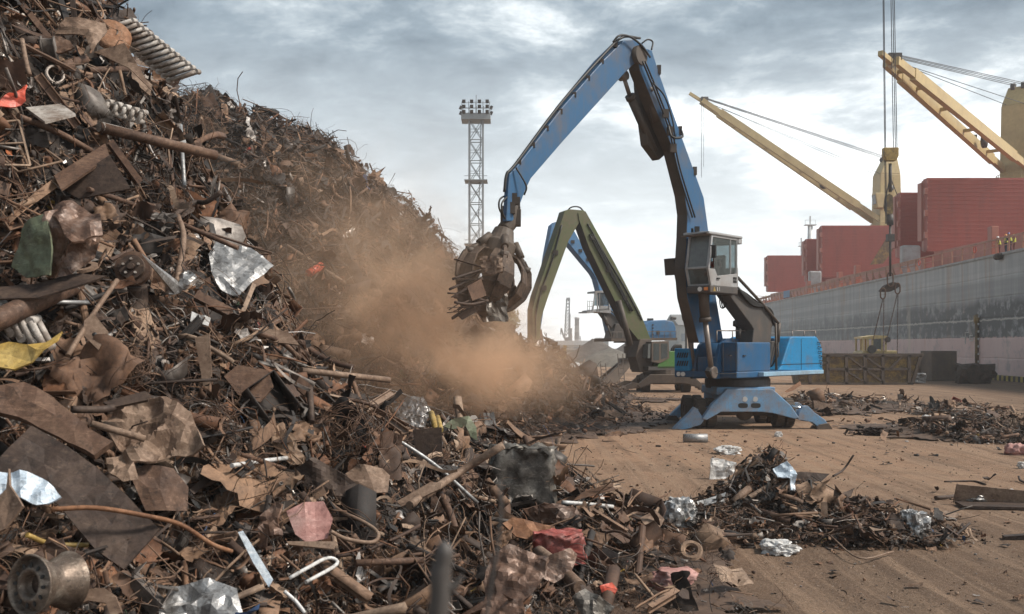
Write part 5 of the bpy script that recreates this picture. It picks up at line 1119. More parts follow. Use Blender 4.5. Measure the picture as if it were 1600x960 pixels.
# lower side panel
for l0, l1 in ((lL, lL-.05), (lR+.05, lR)):
    q = [(sF-.1, zb+.26), (sF+.04, zm-.02), (sF-.32, zm-.02), (sF-.5, zb+.62), (sR+.02, zb+.78), (sR+.02, zb+.26)]
    b.prism([cpt(a, l0, z) for a, z in q], [cpt(a, l1, z) for a, z in q])
mc.sbox(b, sR-.02, sR+.04, lR, lL, zb+.26, zb+1.0)
b.build('cab_frame', M['cabgrey'], cabp, bevel=.012)
b = MB(); mc.sbox(b, sR-.28, sF+.18, lR-.05, lL+.05, zt, zt+.1); mc.sbox(b, sR-.3, sR-.02, lR-.02, lL+.02, zt-.2, zt-.0); b.build('roof', M['cabgrey'], cabp, bevel=.03)
b = MB(); b.bar(cpt(sF+.18, lR-.1, zt-.04), cpt(sF+.2, lL, zt+.02), .1, .06); b.build('visor', M['darkbrown'], cabp)
def pane(name, q, m): 
    b = MB(); b.prism(q, [p+Vector((.006,.006,.004)) for p in q]); return b.build(name, M[m], cabp)
def lerp2(i, t): return (fr[i][0]+(fr[i+1][0]-fr[i][0])*t, fr[i][1]+(fr[i+1][1]-fr[i][1])*t)
pane('windscreen', [cpt(*(fr[1][0], lR+.1, fr[1][1])), cpt(fr[1][0], lL-.1, fr[1][1]), cpt(fr[2][0], lL-.1, fr[2][1]), cpt(fr[2][0], lR+.1, fr[2][1])], 'glass_dusty')
pane('lower_windscreen', [cpt(fr[0][0], lR+.1, fr[0][1]), cpt(fr[0][0], lL-.1, fr[0][1]), cpt(fr[1][0], lL-.1, fr[1][1]), cpt(fr[1][0], lR+.1, fr[1][1])], 'glass')
for l in (lL-.03, lR+.03):
    pane('side_window', [cpt(sF-.5, l, zb+.62), cpt(sF-.32, l, zm), cpt(sF-.2, l, zt-.08), cpt(sR+.55, l, zt-.08), cpt(sR+.55, l, zb+.74)], 'glass')
    pane('rear_window', [cpt(sR+.46, l, zb+.78), cpt(sR+.46, l, zt-.08), cpt(sR+.09, l, zt-.08), cpt(sR+.09, l, zb+.8)], 'glass')
b = MB(); mc.sbox(b, sR+.55, sR+1.0, (lL+lR)/2-.25, (lL+lR)/2+.25, zb+.5, zb+.68); mc.sbox(b, sR+.45, sR+.58, (lL+lR)/2-.25, (lL+lR)/2+.25, zb+.68, zb+1.45); b.build('seat', M['black'], cabp, bevel=.03)
b = MB(); mc.sbox(b, sF-.05, sF+.02, lL+.05, lL+.22, zm+.35, zm+.8); b.bar(cpt(sF, lL, zm+.8), cpt(sF, lL+.15, zm+.8), .03); b.build('mirror', M['black'], cabp)
b = MB(); b.tube([cpt(sF+.01, lL-.42, zb+.13), cpt(sF+.05, lL-.42, zb+.13)], .085, 14); b.build('headlight', M['lampglass'], cabp)
b = MB(); mc.sbox(b, sF+.002, sF+.03, lL-.25, lL-.1, zb+.08, zb+.19); b.build('indicator', M['orange'], cabp)
b = MB(); q = [(sF-.16, zb+.05), (sF-.38, zb+.05), (sF-.27, zb+.23)]; b.prism([cpt(a, lL+.004, z) for a, z in q], [cpt(a, lL+.01, z) for a, z in q]); b.build('warning_sign', M['yellow'], cabp)
b = MB(); mc.sbox(b, sF-.5, sF-.47, lL+.003, lL+.008, zb+.07, zb+.21); mc.sbox(b, sF-.64, sF-.61, lL+.003, lL+.008, zb+.07, zb+.21); b.build('marking', M['white'], cabp, split=True)
b = MB()
for k in range(2):
    for j in range(3): mc.sbox(b, sR+.12+j*.09, sR+.18+j*.09, lL+.003, lL+.02, zb+.42+k*.12, zb+.51+k*.12)
mc.sbox(b, sF-.6, sF-.42, lL+.003, lL+.05, zb+.5, zb+.55); b.build('vent', M['black'], cabp, split=True)
b = MB(); b.tube([cpt(sF+.1, lR+.3, zt+.1), cpt(sF+.1, lR+.3, zt+.25)], .05, 8); b.box(cpt(sF+.1, (lL+lR)/2, zt+.2), (.16,.16,.2)); b.build('roof_lamp', M['black'], cabp, split=True)
# cab arm
b = MB(); mc.slab(b, [(1171,580),(1202,578),(1206,512),(1212,505),(1207,492),(1196,480),(1168,458),(1158,452),(1138,452),(1140,462),(1174,508),(1178,515)], 1.28, .72, 0); ca = b.build('cab_arm', M['dark'], bh, bevel=.03)
b = MB(); b.tube([mc.S(1153,434,1.35), mc.S(1192,476,1.35), mc.S(1216,505,1.35)], .06, 8); b.tube([mc.S(1212,505,1.4), mc.S(1213,578,1.4)], .05, 8); b.tube([mc.S(1217,505,1.2), mc.S(1215,535,1.2)], .09, 8); b.build('link_rod', M['grime'], ca, split=True)
b = MB()
for k in range(4): b.tube(arc([mc.S(1150,446,1.3+.05*k), mc.S(1175,470+2*k,1.36), mc.S(1200+k,482,1.36), mc.S(1210+k,510,1.3)], 6), .03, 5)
for k in range(3): b.tube(arc([mc.S(1124+k,455,.9), mc.S(1126+3*k,480,.9), mc.S(1134,478-4*k,.9), mc.S(1136,458,.9)], 5), .025, 5)
b.build('hose', M['black'], ca, split=True)
# grapple
tip = mc.S(798, 346, 0); gc = mc.S(767, 436, 0); ax = (mc.S(790, 352, 0)-gc).normalized()
e1 = ax.cross(Vector((0,1,0))).normalized(); e2 = ax.cross(e1)
def GP(r, a, h): return gc+ax*h+(e1*math.cos(a)+e2*math.sin(a))*r
b = MB(); top = gc+ax*1.5
b.tube([tip+Vector((0,0,.45)), tip, top+ax*.1], [.3,.26,.24], 12); b.lathe(gc, ax, [(0,1.62),(.3,1.6),(.36,1.35),(.42,1.2),(.5,1.12),(.46,.75),(.3,.5),(0,.45)], 18, 0, False)
b.box(tip+Vector((0,0,.1)), (.62,.4,.5)); gr = b.build('grapple', M['grime'], bh, bevel=.02)
M['rust_grab'] = rusty('grapple_steel', [(.035,.025,.02),(.085,.055,.038),(.15,.10,.07)])
for k in range(5):
    a0 = 2*PI*k/5+.55; prof = [(.34,.84,.26),(.76,.70,.46),(1.02,.38,.66),(1.12,-.02,.80),(1.04,-.40,.80),(.80,-.74,.58),(.46,-.98,.30),(.14,-1.08,.06)]
    b = MB(); vs = []; nj = 5
    for (r, h, wd) in prof:
        for th in (0, .07):
            for j in range(nj):
                t = (j/(nj-1)-.5)*2; aa = a0+t*wd/ max(r, .35)*.62; vs.append(GP(r-th-.06*t*t, aa, h+(.05 if th else 0)))
    kk = len(prof); st = 2*nj
    fs = []
    for i in range(kk-1):
        for j in range(nj-1):
            fs.append((i*st+j, i*st+j+1, (i+1)*st+j+1, (i+1)*st+j)); fs.append((i*st+nj+j, (i+1)*st+nj+j, (i+1)*st+nj+j+1, i*st+nj+j+1))
        fs.append((i*st, (i+1)*st, (i+1)*st+nj, i*st+nj)); fs.append((i*st+nj-1, i*st+2*nj-1, (i+1)*st+2*nj-1, (i+1)*st+nj-1))
    b.add(vs, fs)
    rib = [GP(r+.05, a0, h+.03) for r, h, _ in prof[:-1]]
    for p, q in zip(rib[:-1], rib[1:]): b.bar(p, q, .10, .14, up=ax)
    o = b.build('tine', M['rust_grab'], gr)
    b = MB(); p0 = GP(.42, a0, 1.25); p1 = GP(.95, a0, .52); mm = p0.lerp(p1, .55); b.tube([p0, mm], .115, 10); b.tube([mm, p1], .06, 8); b.tube([p1-e1*.12, p1+e1*.12], .1, 8); b.build('tine_cylinder', M['grime'], gr)
# what the grapple holds
def quadplate(name, pts, mat, thick, label, cat, group=None):
    Q = [mc.S(x, y, l) for x, y, l in pts]; n = (Q[1]-Q[0]).cross(Q[2]-Q[0]).normalized()*thick; b = MB(); b.prism(Q, [q+n for q in Q]); return b.build(name, M[mat], None, label, cat, group)
quadplate('steel_plate', [(728,492,.5),(751,463,.6),(768,468,.5),(764,488,.4),(760,497,.3),(742,487,.4)], 'rust_dark', .05, 'dark steel plate jutting down out of the bottom of the blue machine\'s grapple', 'steel plate')
quadplate('steel_plate', [(716,493,.6),(740,479,.7),(746,487,.7),(723,500,.6)], 'rust_dark', .05, 'narrow dark plate end sticking out lowest left below the grapple', 'steel plate')
b = MB(); s = sheet(77, 7, 7, .62, 1.0, .2, 2); cc = mc.S(776,476,.7); b.add([cc+Vector((v[0], v[2], -v[1])) for v in s.v], s.f); b.build('crumpled_sheet', M['carS'], None, 'crumpled grey sheet hanging out of the bottom of the grapple', 'metal sheet')
b = MB(); s = sheet(78, 10, 10, .62, .5, .16, 2); cc = mc.S(770,417,.9); b.add([cc+Vector((v[0], -v[2]*.6-.2, v[1])) for v in s.v], s.f); b.build('crumpled_sheet', M['rust_tan'], None, 'folded tan sheet clamped between the tines of the grapple', 'metal sheet')
for k, (pts_, mt, tx) in enumerate([([(712,462,.7),(742,446,.8),(752,462,.6),(722,482,.6)],'rust_dark','torn dark sheet sticking out on the left of the grapple'), ([(730,448,.9),(752,436,.9),(760,462,.9),(738,470,.9)],'rust','brown torn sheet squeezed low between the tines of the grapple'), ([(744,484,.3),(764,480,.3),(772,502,.2),(756,504,.3)],'rust_dark','ragged dark flap hanging under the middle of the grapple'), ([(790,452,.7),(806,446,.5),(812,462,.5),(798,470,.6)],'rust_tan','tan bent flap poking out on the right of the grapple')]): quadplate('torn_sheet', pts_, mt, .03, tx, 'metal sheet')
rr = random.Random(3)
for k in range(26):
    y0 = rr.uniform(418, 478); x1 = rr.uniform(698, 732); l = rr.uniform(.2, .9); y1 = y0+rr.uniform(-14, 30); p0 = mc.S(rr.uniform(745, 765), y0, l); p1 = mc.S(x1, y1, l+rr.uniform(-.3,.3)); mid = (p0+p1)/2+Vector((0,0,rr.uniform(-.1,.1)))
    b = MB(); 
    if k % 3 == 0: b.bar(p0, p1, .14, .02)
    else: b.tube(arc([p0, mid, p1], 3), rr.choice([.015,.025,.04]), 5)
    b.build('steel_bar', M['rust_dark'], None, 'thin dark bar in the bundle poking out on the left of the grapple', 'steel bar', 'bars held in the grapple')

# ---- green machine
gm = Mach(10.6, 70, 22)
gh = empty('material_handler', (10.6, 70, 0), 'green material handler with its arm down in the dust, working behind the large blue one', 'material handler')
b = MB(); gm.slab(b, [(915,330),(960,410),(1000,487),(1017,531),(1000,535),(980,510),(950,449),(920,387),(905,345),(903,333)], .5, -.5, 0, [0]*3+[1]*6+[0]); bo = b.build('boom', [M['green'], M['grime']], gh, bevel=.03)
b = MB(); b.tube(arc([gm.S(885,331,.2), gm.S(893,324,.3), gm.S(905,324,.3), gm.S(913,332,.3)], 5), .05, 6); 
for l in (.52,): b.tube(arc([gm.S(918,350,l), gm.S(945,398,l), gm.S(975,448,l), gm.S(1003,500,l)], 6), .06, 5)
b.build('hose', M['black'], bo)
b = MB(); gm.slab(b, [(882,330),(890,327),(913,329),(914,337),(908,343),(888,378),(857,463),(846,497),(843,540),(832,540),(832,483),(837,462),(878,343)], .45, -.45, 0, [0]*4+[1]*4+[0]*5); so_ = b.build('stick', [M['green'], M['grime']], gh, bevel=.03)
b = MB(); b.tube([gm.S(905,350,-.3), gm.S(918,384,-.3)], .2, 8); b.tube([gm.S(900,338,-.3), gm.S(906,352,-.3)], .1, 8); b.build('stick_cylinder', M['grime'], gh)
b = MB()
for k in range(3): b.tube(arc([gm.S(921+k*3,366,.56), gm.S(950+k*2,420,.58), gm.S(985+k*2,486,.56)], 6), .05, 5)
b.tube(arc([gm.S(878,352,.5), gm.S(862,410,.52), gm.S(846,455,.5), gm.S(838,490,.5), gm.S(837,530,.5)], 6), .06, 5)
b.build('hose', M['black'], gh, split=True)
b = MB()
for x, y in ((925,372),(950,422),(976,466),(868,395),(850,450)): b.box(gm.S(x, y, .5), (.35,.2,.3))
b.build('bracket', M['grime'], gh, split=True)
b = MB(); b.tube([gm.S(985,540,.8), gm.S(966,470,.8)], .22, 8); b.build('boom_cylinder', M['grime'], gh)
b = MB()
p = gm.S(837, 543, 0)
for k in range(5):
    a = 2*PI*k/5; 
    for q0, q1 in (((.3,0),(.9,-.7)), ((.9,-.7),(.75,-1.6)), ((.75,-1.6),(.2,-2.1))): b.bar(p+Vector((math.cos(a)*q0[0], math.sin(a)*q0[0], q0[1])), p+Vector((math.cos(a)*q1[0], math.sin(a)*q1[0], q1[1])), .35, .12)
b.tube([p+Vector((0,0,.5)), p+Vector((0,0,-.6))], .35, 10); b.build('grapple', M['rust'], gh)
gW = gm.W; b = MB(); gm.sbox(b, -2.6, 1.9, -1.3, 1.3, 1.5, 1.75); b.build('upper_frame', M['dark'], gh)
b = MB(); gm.slab(b, [(1027,573),(1033,563),(1045,560),(1046,549),(1062,549),(1066,556),(1066,576),(1028,577)], 1.3, -1.3); b.build('engine_cover', M['green_bright'], gh, bevel=.05)
b = MB(); gm.slab(b, [(1018,566),(1018,534),(1045,533),(1046,560),(1036,566),(1030,568)], 1.35, .2); gcab = b.build('cab', M['darkbrown'], gh, bevel=.03)
b = MB()
for q in ([(1021,563),(1021,537),(1030,537),(1030,563)], [(1033,562),(1033,537),(1043,537),(1043,558)]): gm.slab(b, q, 1.36, 1.355)
b.build('side_window', M['glass'], gcab, split=True)
b = MB(); gm.slab(b, [(1012,560),(1013,538),(1017,537),(1016,560)], 1.3, .4); b.build('windscreen', M['glass_dusty'], gcab)
b = MB(); gm.slab(b, [(993,558),(1000,530),(1018,530),(1022,560),(1020,582),(1000,582)], .6, -.6); b.build('boom_bracket', M['darkbrown'], gh, bevel=.03)
b = MB()
for k in range(4): b.tube(arc([gm.S(1048+k*3,562,.8), gm.S(1050+k*3,545,.8), gm.S(1058+k*2,540,.8), gm.S(1060+k,556,.8)], 5), .08, 5)
b.build('hose', M['black'], gh, split=True)
b = MB(); b.lathe((10.6,70,0), (0,0,1), [(0,1.15),(1.4,1.15),(1.4,1.5),(0,1.5)], 24, 0, False); b.build('turntable', M['darkbrown'], gh)
gr_, gb = Vector((1,0,0)), Vector((0,1,0))
arch = [(-2.1,.5),(-1.2,1.22),(1.6,1.22),(2.3,.6),(2.2,.3),(1.2,.62),(-1.0,.62),(-1.9,.3)]
b = MB()
for y0 in (67.6, 71.8): b.prism([Vector((10.6+x, y0, z)) for x, z in arch], [Vector((10.6+x, y0+.5, z)) for x, z in arch])
b.box((10.6, 69.9, .85), (2, 4.2, .6)); b.build('chassis', M['darkbrown'], gh, bevel=.04)
for y0 in (67.7, 71.9):
    for sx in (-1, 1):
        q = [(1.9,.62),(2.4,.66),(3.7,.12),(3.7,0),(2.9,0),(2.8,.2),(1.9,.3)]
        b = MB(); b.prism([Vector((10.6+sx*x, y0, z)) for x, z in q], [Vector((10.6+sx*x, y0+.4, z)) for x, z in q]); b.build('outrigger', M['darkbrown'], gh)
for y0 in (68.8, 71.2):
    for sx in (-1.4, 1.4): wheel_part(gh, (10.6+sx, y0, .52), (1,0,0), .55, .6)
# ---- far blue machine on its tall pedestal
fm = Mach(11.4, 86, 20)
fh = empty('material_handler', (10.6, 86, 0), 'pale blue material handler on a tall gantry base, farthest of the three', 'material handler')
b = MB(); fm.slab(b, [(876,349),(890,357),(898,362),(917,397),(938,424),(947,437),(953,456),(966,492),(975,530),(955,530),(946,490),(932,436),(927,427),(888,380),(878,362)], .5, -.5); fb = b.build('boom', M['blue_pale'], fh, bevel=.03)
b = MB()
for k in range(4): b.box(fm.S(895+k*12, 378+k*14, .52), (.3,.15,.25))
b.build('bracket', M['dark'], fb, split=True)
b = MB(); fm.slab(b, [(862,352),(868,347),(877,347),(880,352),(874,372),(862,420),(852,470),(844,520),(838,520),(846,450),(853,400)], .4, -.4); b.build('stick', M['blue_pale'], fh, bevel=.03)
b = MB(); p = fm.S(841, 522, 0); b.tube([p+Vector((0,0,.4)), p-Vector((0,0,1.5))], [.3,.6], 10); b.build('grapple', M['rust'], fh)
b = MB(); fm.slab(b, [(1008,530),(1008,507),(1018,501),(1040,500),(1052,503),(1056,512),(1057,530)], 1.5, -1.5); hs = b.build('engine_cover', M['blue_pale'], fh, bevel=.08)
b = MB(); 
for k in range(5): b.box(fm.S(1020, 508+k*5, 1.52), (.12,.1,.12))
fm.slab(b, [(1026,517),(1031,517),(1031,523),(1026,523)], 1.53, 1.5); b.tube(arc([fm.S(1049,500,.5), fm.S(1050,497,.5), fm.S(1056,498,.5)], 4), .12, 8); b.box(fm.S(1016, 500, .5), (.5,.4,.25)); b.build('vent', M['dark'], hs)
b = MB(); fm.slab(b, [(955,529),(1058,528),(1058,532),(955,534)], 1.7, -1.7); fm.slab(b, [(978,532),(1005,532),(1005,536),(978,536)], 1.2, -1.2); b.build('deck', M['darkbrown'], fh)
b = MB(); fm.slab(b, [(966,530),(972,508),(990,512),(1008,520),(1008,530)], 1.3, -1.3); b.build('upper_frame', M['blue_pale'], fh, bevel=.05)
b = MB(); fm.slab(b, [(956,530),(962,506),(985,508),(978,530)], 1.4, -.2); b.build('front_housing', M['dark'], fh, bevel=.04)
rl = MB()
for k in range(12): x = 955+k*9.2; rl.bar(fm.S(x, 528, 1.68), fm.S(x, 519, 1.68), .05)
rl.bar(fm.S(955,519,1.68), fm.S(1057,518,1.68), .05)
rl.build('railing', M['rod'], fh)
b = MB(); fm.slab(b, [(921,487),(921,485),(955,481),(955,490)], 1.5, 0); fcab = b.build('cab', M['cabgrey'], fh, bevel=.02)
b = MB()
for l in (1.5, 0):
    for x0, y0, x1, y1 in ((926,486,930,458),(934,486,932,458),(937,486,937,456),(952,483,951,455),(930,458,953,455)): b.bar(fm.S(x0,y0,l), fm.S(x1,y1,l), .09)
fm.slab(b, [(930,458),(930,455),(954,453),(954,457)], 1.55, -.05); fm.slab(b, [(937,486),(937,478),(952,478),(952,484)], 1.5, 1.45)
for l in (1.6, -.1):
    for x in (918, 921, 925): b.bar(fm.S(x,487,l), fm.S(x,470,l), .04)
    for y in (471, 479): b.bar(fm.S(918,y,l), fm.S(928,y,l), .04)
b.bar(fm.S(918,471,1.6), fm.S(918,471,-.1), .04); b.bar(fm.S(918,479,1.6), fm.S(918,479,-.1), .04); fm.slab(b, [(917,487),(917,489),(928,489),(928,486)], 1.6, -.1)
b.build('cab_frame', M['cabgrey'], fcab)
b = MB(); fm.slab(b, [(939,477),(939,458),(950,457),(951,477)], 1.49, .1); b.build('side_window', M['glass'], fcab)
b = MB(); fm.slab(b, [(938,489),(952,487),(968,500),(978,512),(972,520),(962,520),(950,505)], 1.1, .5); b.tube([fm.S(943,492,1.2), fm.S(949,508,1.2)], .16, 8); b.tube([fm.S(949,508,1.2), fm.S(955,526,1.2)], .08, 8); b.tube([fm.S(955,486,1.2), fm.S(980,512,1.2)], .07, 6); b.build('cab_arm', M['dark'], fh)
# gantry base
b = MB(); c0 = Vector((10.9, 86, 0)); ztop = CAMZ+(HOR-536)/F*86
b.tube([c0+Vector((0,0,1.9)), c0+Vector((0,0,ztop))], 1.1, 20); b.lathe(c0, (0,0,1), [(1.25,ztop-.9),(1.25,ztop-.3)], 20); b.build('pedestal', M['darkbrown'], fh)
b = MB()
for sx in (-1, 1):
    for sy in (-1, 1):
        ft = c0+Vector((sx*2.9, sy*2.2, 0)); tp = c0+Vector((sx*.7, sy*.7, 2.1))
        b.prism([tp+Vector((-.5,-.4,0)), tp+Vector((.5,-.4,0)), tp+Vector((.5,.4,0)), tp+Vector((-.5,.4,0))], [ft+Vector((-.7,-.5,0)), ft+Vector((.7,-.5,0)), ft+Vector((.7,.5,0)), ft+Vector((-.7,.5,0))])
b.box(c0+Vector((0,0,1.7)), (3.2,2.6,.7)); b.build('gantry_frame', M['darkbrown'], fh, bevel=.04)
lad = MB()
for x0 in (941, 968):
    for dx in (0, 8): lad.bar(P(x0+dx, 600, 82), P(x0+dx-3, 553 if x0 > 950 else 568, 82), .07)
    for k in range(6):
        t = k/5.5; lad.bar(P(x0-3*t, 600-t*(44 if x0 > 950 else 30), 82), P(x0+8-3*t, 600-t*(44 if x0 > 950 else 30), 82), .06)
lad.build('ladder', M['rod'], fh)
# ------------------------------------------------------------------ cargo ship along the quay
T = .0566; A0 = 41.2
def HX(d): return A0+T*d
def hp(d, z, inb=0.0): return Vector((HX(d)+inb, d, z))
def hd(px, inb=0.0): return (A0+inb)/((px-800)/F-T)          # distance of a hull point seen at px
def hz(py, d): return CAMZ+(HOR-py)/F*d
def hull_mat():
    m, nt, b = new_mat('weathered_hull'); v = coords(nt, rnd=False); g = nt.nodes.new('ShaderNodeNewGeometry')
    sp = nt.nodes.new('ShaderNodeSeparateXYZ'); nt.links.new(g.outputs['Position'], sp.inputs[0]); z = sp.outputs['Z']; y = sp.outputs['Y']
    vs = coords(nt, (.5, .5, .045), rnd=False); s1 = noise(nt, vs, 1.6, 7, .65); vs2 = coords(nt, (.9, .9, .07), rnd=False); s2 = noise(nt, vs2, 1.5, 6, .65)
    bl = noise(nt, v, .16, 6, .6, .3); bl2 = noise(nt, v, .7, 6, .7)
    grey = mix(nt, s1, (.17,.185,.195), (.46,.465,.46)); grey = mix(nt, math_(nt, 'MULTIPLY', ramp(nt, s2, [(.42, 0), (.66, 1)]), .5), grey, (.56,.55,.53))
    grey = mix(nt, math_(nt, 'MULTIPLY', ramp(nt, noise(nt, vs2, .8, 6, .6), [(.54, 0), (.66, 1)]), .65), grey, (.34,.23,.15))
    # strakes: broad horizontal bands of different wear
    vz = coords(nt, (.004, .004, .5), rnd=False); band = noise(nt, vz, 1.3, 2, .5)
    grey = mix(nt, math_(nt, 'MULTIPLY', ramp(nt, band, [(.42, 0), (.58, 1)]), .45), grey, (.14,.15,.16))
    dz = math_(nt, 'ADD', z, math_(nt, 'MULTIPLY', math_(nt, 'SUBTRACT', bl, .5), 3.0))
    dark = math_(nt, 'MULTIPLY', ramp(nt, math_(nt, 'MULTIPLY', dz, 1/14), [(.26, 0), (.30, 1), (.50, 1), (.56, 0)]), ramp(nt, bl2, [(.38, 0), (.50, 1)]))
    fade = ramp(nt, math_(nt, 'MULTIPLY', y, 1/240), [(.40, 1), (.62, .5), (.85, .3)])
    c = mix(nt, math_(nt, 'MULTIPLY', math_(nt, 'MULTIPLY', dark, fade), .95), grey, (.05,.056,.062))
    pk = mix(nt, s1, (.52,.34,.32), (.68,.52,.48)); pk = mix(nt, ramp(nt, bl2, [(.52, 0), (.68, .75)]), pk, (.30,.25,.25)); pk = mix(nt, ramp(nt, s2, [(.62, 0), (.72, .6)]), pk, (.48,.24,.14))
    wob = math_(nt, 'ADD', z, math_(nt, 'MULTIPLY', math_(nt, 'SUBTRACT', noise(nt, v, 1.5, 4, .7), .5), .5))
    c = mix(nt, ramp(nt, math_(nt, 'MULTIPLY', wob, .1), [(.395, 1), (.402, 0)]), c, pk)
    # cream rust runs
    run = noise(nt, coords(nt, (.10, .10, .012), rnd=False), 2.2, 3, .5)
    c = mix(nt, math_(nt, 'MULTIPLY', ramp(nt, run, [(.62, 0), (.70, 1)]), ramp(nt, math_(nt, 'MULTIPLY', z, 1/14), [(.1, 0), (.2, .6), (.55, .6), (.66, 0)])), c, (.55,.48,.38))
    ln = ramp(nt, math_(nt, 'ABSOLUTE', math_(nt, 'SUBTRACT', wob, 5.7)), [(.05, 1), (.11, 0)])
    c = mix(nt, math_(nt, 'MULTIPLY', ln, .7), c, (.55,.52,.46))
    nt.links.new(c, b.inputs['Base Color']); b.inputs['Roughness'].default_value = .6
    # plate seams and dents
    br = nt.nodes.new('ShaderNodeTexWave'); br.wave_type = 'BANDS'; br.bands_direction = 'Z'; br.inputs['Scale'].default_value = .16; br.inputs['Distortion'].default_value = .3; nt.links.new(v, br.inputs['Vector'])
    seam = ramp(nt, br.outputs['Fac'], [(.0, 0), (.03, 1)])
    bump(nt, b, math_(nt, 'ADD', math_(nt, 'MULTIPLY', bl2, .5), seam), .5, .05); return m
M['hull'] = hull_mat()
def ribbed(name, c0, c1):
    m, nt, b = new_mat(name); v = coords(nt); n1 = noise(nt, v, .5, 6, .65); n2 = noise(nt, coords(nt, (1,1,.15)), 1.2, 6, .65); n3 = noise(nt, v, 5, 5, .7)
    c = mix(nt, n1, c0, c1); c = mix(nt, math_(nt, 'MULTIPLY', ramp(nt, n2, [(.48, 0), (.72, 1)]), .5), c, (.17,.06,.045)); c = mix(nt, ramp(nt, n3, [(.68, 0), (.74, .5)]), c, (.45,.32,.28))
    nt.links.new(c, b.inputs['Base Color']); b.inputs['Roughness'].default_value = .55; return m
M['hatch'] = ribbed('hatch_red', (.28,.060,.042), (.37,.095,.068))
M['deckred'] = ribbed('deck_red', (.30,.095,.065), (.46,.19,.14))
M['railc'] = paint('rail_rust', (.42,.22,.15), dirt=(.18,.10,.07), amt=.5, rough=.6)
M['cranec'] = paint('crane_cream', (.50,.385,.185), dirt=(.30,.21,.11), amt=.3, rough=.5, scale=.35, rust=.05)
M['whitep'] = paint('mast_white', (.62,.64,.64), dirt=(.35,.33,.3), amt=.25)
M['wire'] = plain('steel_wire', (.05,.05,.055), .5, .4)
ship = empty('cargo_ship', (HX(150)+16, 150, 0), 'long grey cargo ship with open red hatch covers and yellow cranes moored at the quay', 'ship')
ZS = 12.0; BM = 33.0; D0s, D1s = 34, 246
b = MB(); ds = list(np.linspace(D0s, D1s, 54)); zs = [-2, 0, 3.9, 5.7, 9, ZS]
vs = []
for d in ds:
    for z in zs:
        k = max(0, (d-205)/(D1s-205)); inb = BM/2*k**2.2*(1.0-.22*(z/ZS)); vs.append(hp(d, z, inb))
nz = len(zs); fs = [(i*nz+j, (i+1)*nz+j, (i+1)*nz+j+1, i*nz+j+1) for i in range(len(ds)-1) for j in range(nz-1)]
b.add(vs, fs)
vs = []
for d in ds:
    for z in zs:
        k = max(0, (d-205)/(D1s-205)); inb = BM-BM/2*k**2.2*(1.0-.22*(z/ZS)); vs.append(hp(d, z, inb))
b.add(vs, [f[::-1] for f in fs])
b.add([hp(D0s, z, i) for i in (0, BM) for z in (-2, ZS)], [(0,1,3,2)])
hull = b.build('hull', M['hull'], ship)
b = MB(); vs = []
for d in ds:
    k = max(0, (d-205)/(D1s-205)); i0 = BM/2*k**2.2*.78; vs += [hp(d, ZS-.05, i0+.05), hp(d, ZS-.05, BM-i0-.05)]
b.add(vs, [(2*i,2*i+1,2*i+3,2*i+2) for i in range(len(ds)-1)]); b.build('deck', M['deckred'], ship)
b = MB()   # rub rail along the hull side
b.bar(hp(40, ZS-.1, -.08), hp(212, ZS-.1, -.08), .16, .22); b.build('rubbing_strake', M['hull'], hull, split=True)
# bulwark rail with stanchions
b = MB(); 
for z, w in ((13.45, .13), (12.75, .07)): b.bar(hp(50, z, .25), hp(240, z, .25), w)
b.bar(hp(118, 13.25, .32), hp(216, 13.25, .32), .1, .42)
d = 60
while d < 240:
    b.bar(hp(d, ZS-.1, .25), hp(d, 13.45, .25), .13); 
    if d > 118: b.prism([hp(d, ZS, .3), hp(d, ZS, .7), hp(d, 13.1, .3)], [hp(d+.12, ZS, .3), hp(d+.12, ZS, .7), hp(d+.12, 13.1, .3)])
    d += 2.8
b.build('railing', M['railc'], ship)
for px, h in ((1550, 1.7), (1338, 1.6), (1311, 1.3), (1262, 1.2)):
    dd = hd(px, .5); b = MB(); b.box(hp(dd, ZS+h/2+.6, .6), (.7,.9,h+1.2)); b.build('bollard_post', M['deckred'], ship, bevel=.05)
b = MB()
for dd in (101, 117): b.lathe(hp(dd, 12.9, .1), (-1,.05,0), [(.3,0),(.38,.06),(.3,.12),(.24,.06)], 18, closed=True)
b.build('lifebuoy', M['redbright'], ship, split=True)
b = MB(); b.box(hp(hd(1231,.3), 12.9, .2), (.3, 4.2, 1.3)); b.build('banner', M['blue_pale'], ship)
b = MB(); c = hp(hd(1565), ZS-.35, -.3); b.lathe(c, (0,1,0), [(0,-.5),(.3,-.45),(.35,0),(.3,.45),(0,.5)], 12); b.build('fairlead', M['rust_dark'], ship)
# hatch coamings and upright folding covers
def hatch(px0, ytop, ybot, inb, wid, th, name='hatch_cover'):
    dd = hd(px0, inb); zt, zb = hz(ytop, dd), hz(ybot, dd); x0 = (px0-800)/F*dd; b = MB()
    b.box((x0+wid/2, dd+th/2, (zt+zb)/2), (wid, th*.55, zt-zb)); o = b.build(name, M['hatch'], ship)
    b = MB(); nr = 18
    for k in range(nr): z = zb+(zt-zb)*(k+.5)/nr; b.box((x0+wid/2, dd+th*.22, z), (wid-.1, .16, .07))
    b.build('stiffener', M['hatch'], o, split=True)
    b = MB()
    for k in range(3): b.box((x0-.16, dd+th*.3, zb+(zt-zb)*(.22+.3*k)), (.34, .5, .8))
    b.box((x0-.06, dd+th*.95, (zt+zb)/2+.5), (.5, th*.5, (zt-zb)*.8)); b.box((x0+.1, dd+th*.8, (zt+zb)/2), (.25, th*.3, zt-zb-.3))
    for k in range(9): b.box((x0-.02, dd+th*.2, zb+.5+(zt-zb-1)*k/8), (.12, .14, .3))
    b.build('hinge', M['deckred'], o, split=True); return o, x0, dd, zt, zb
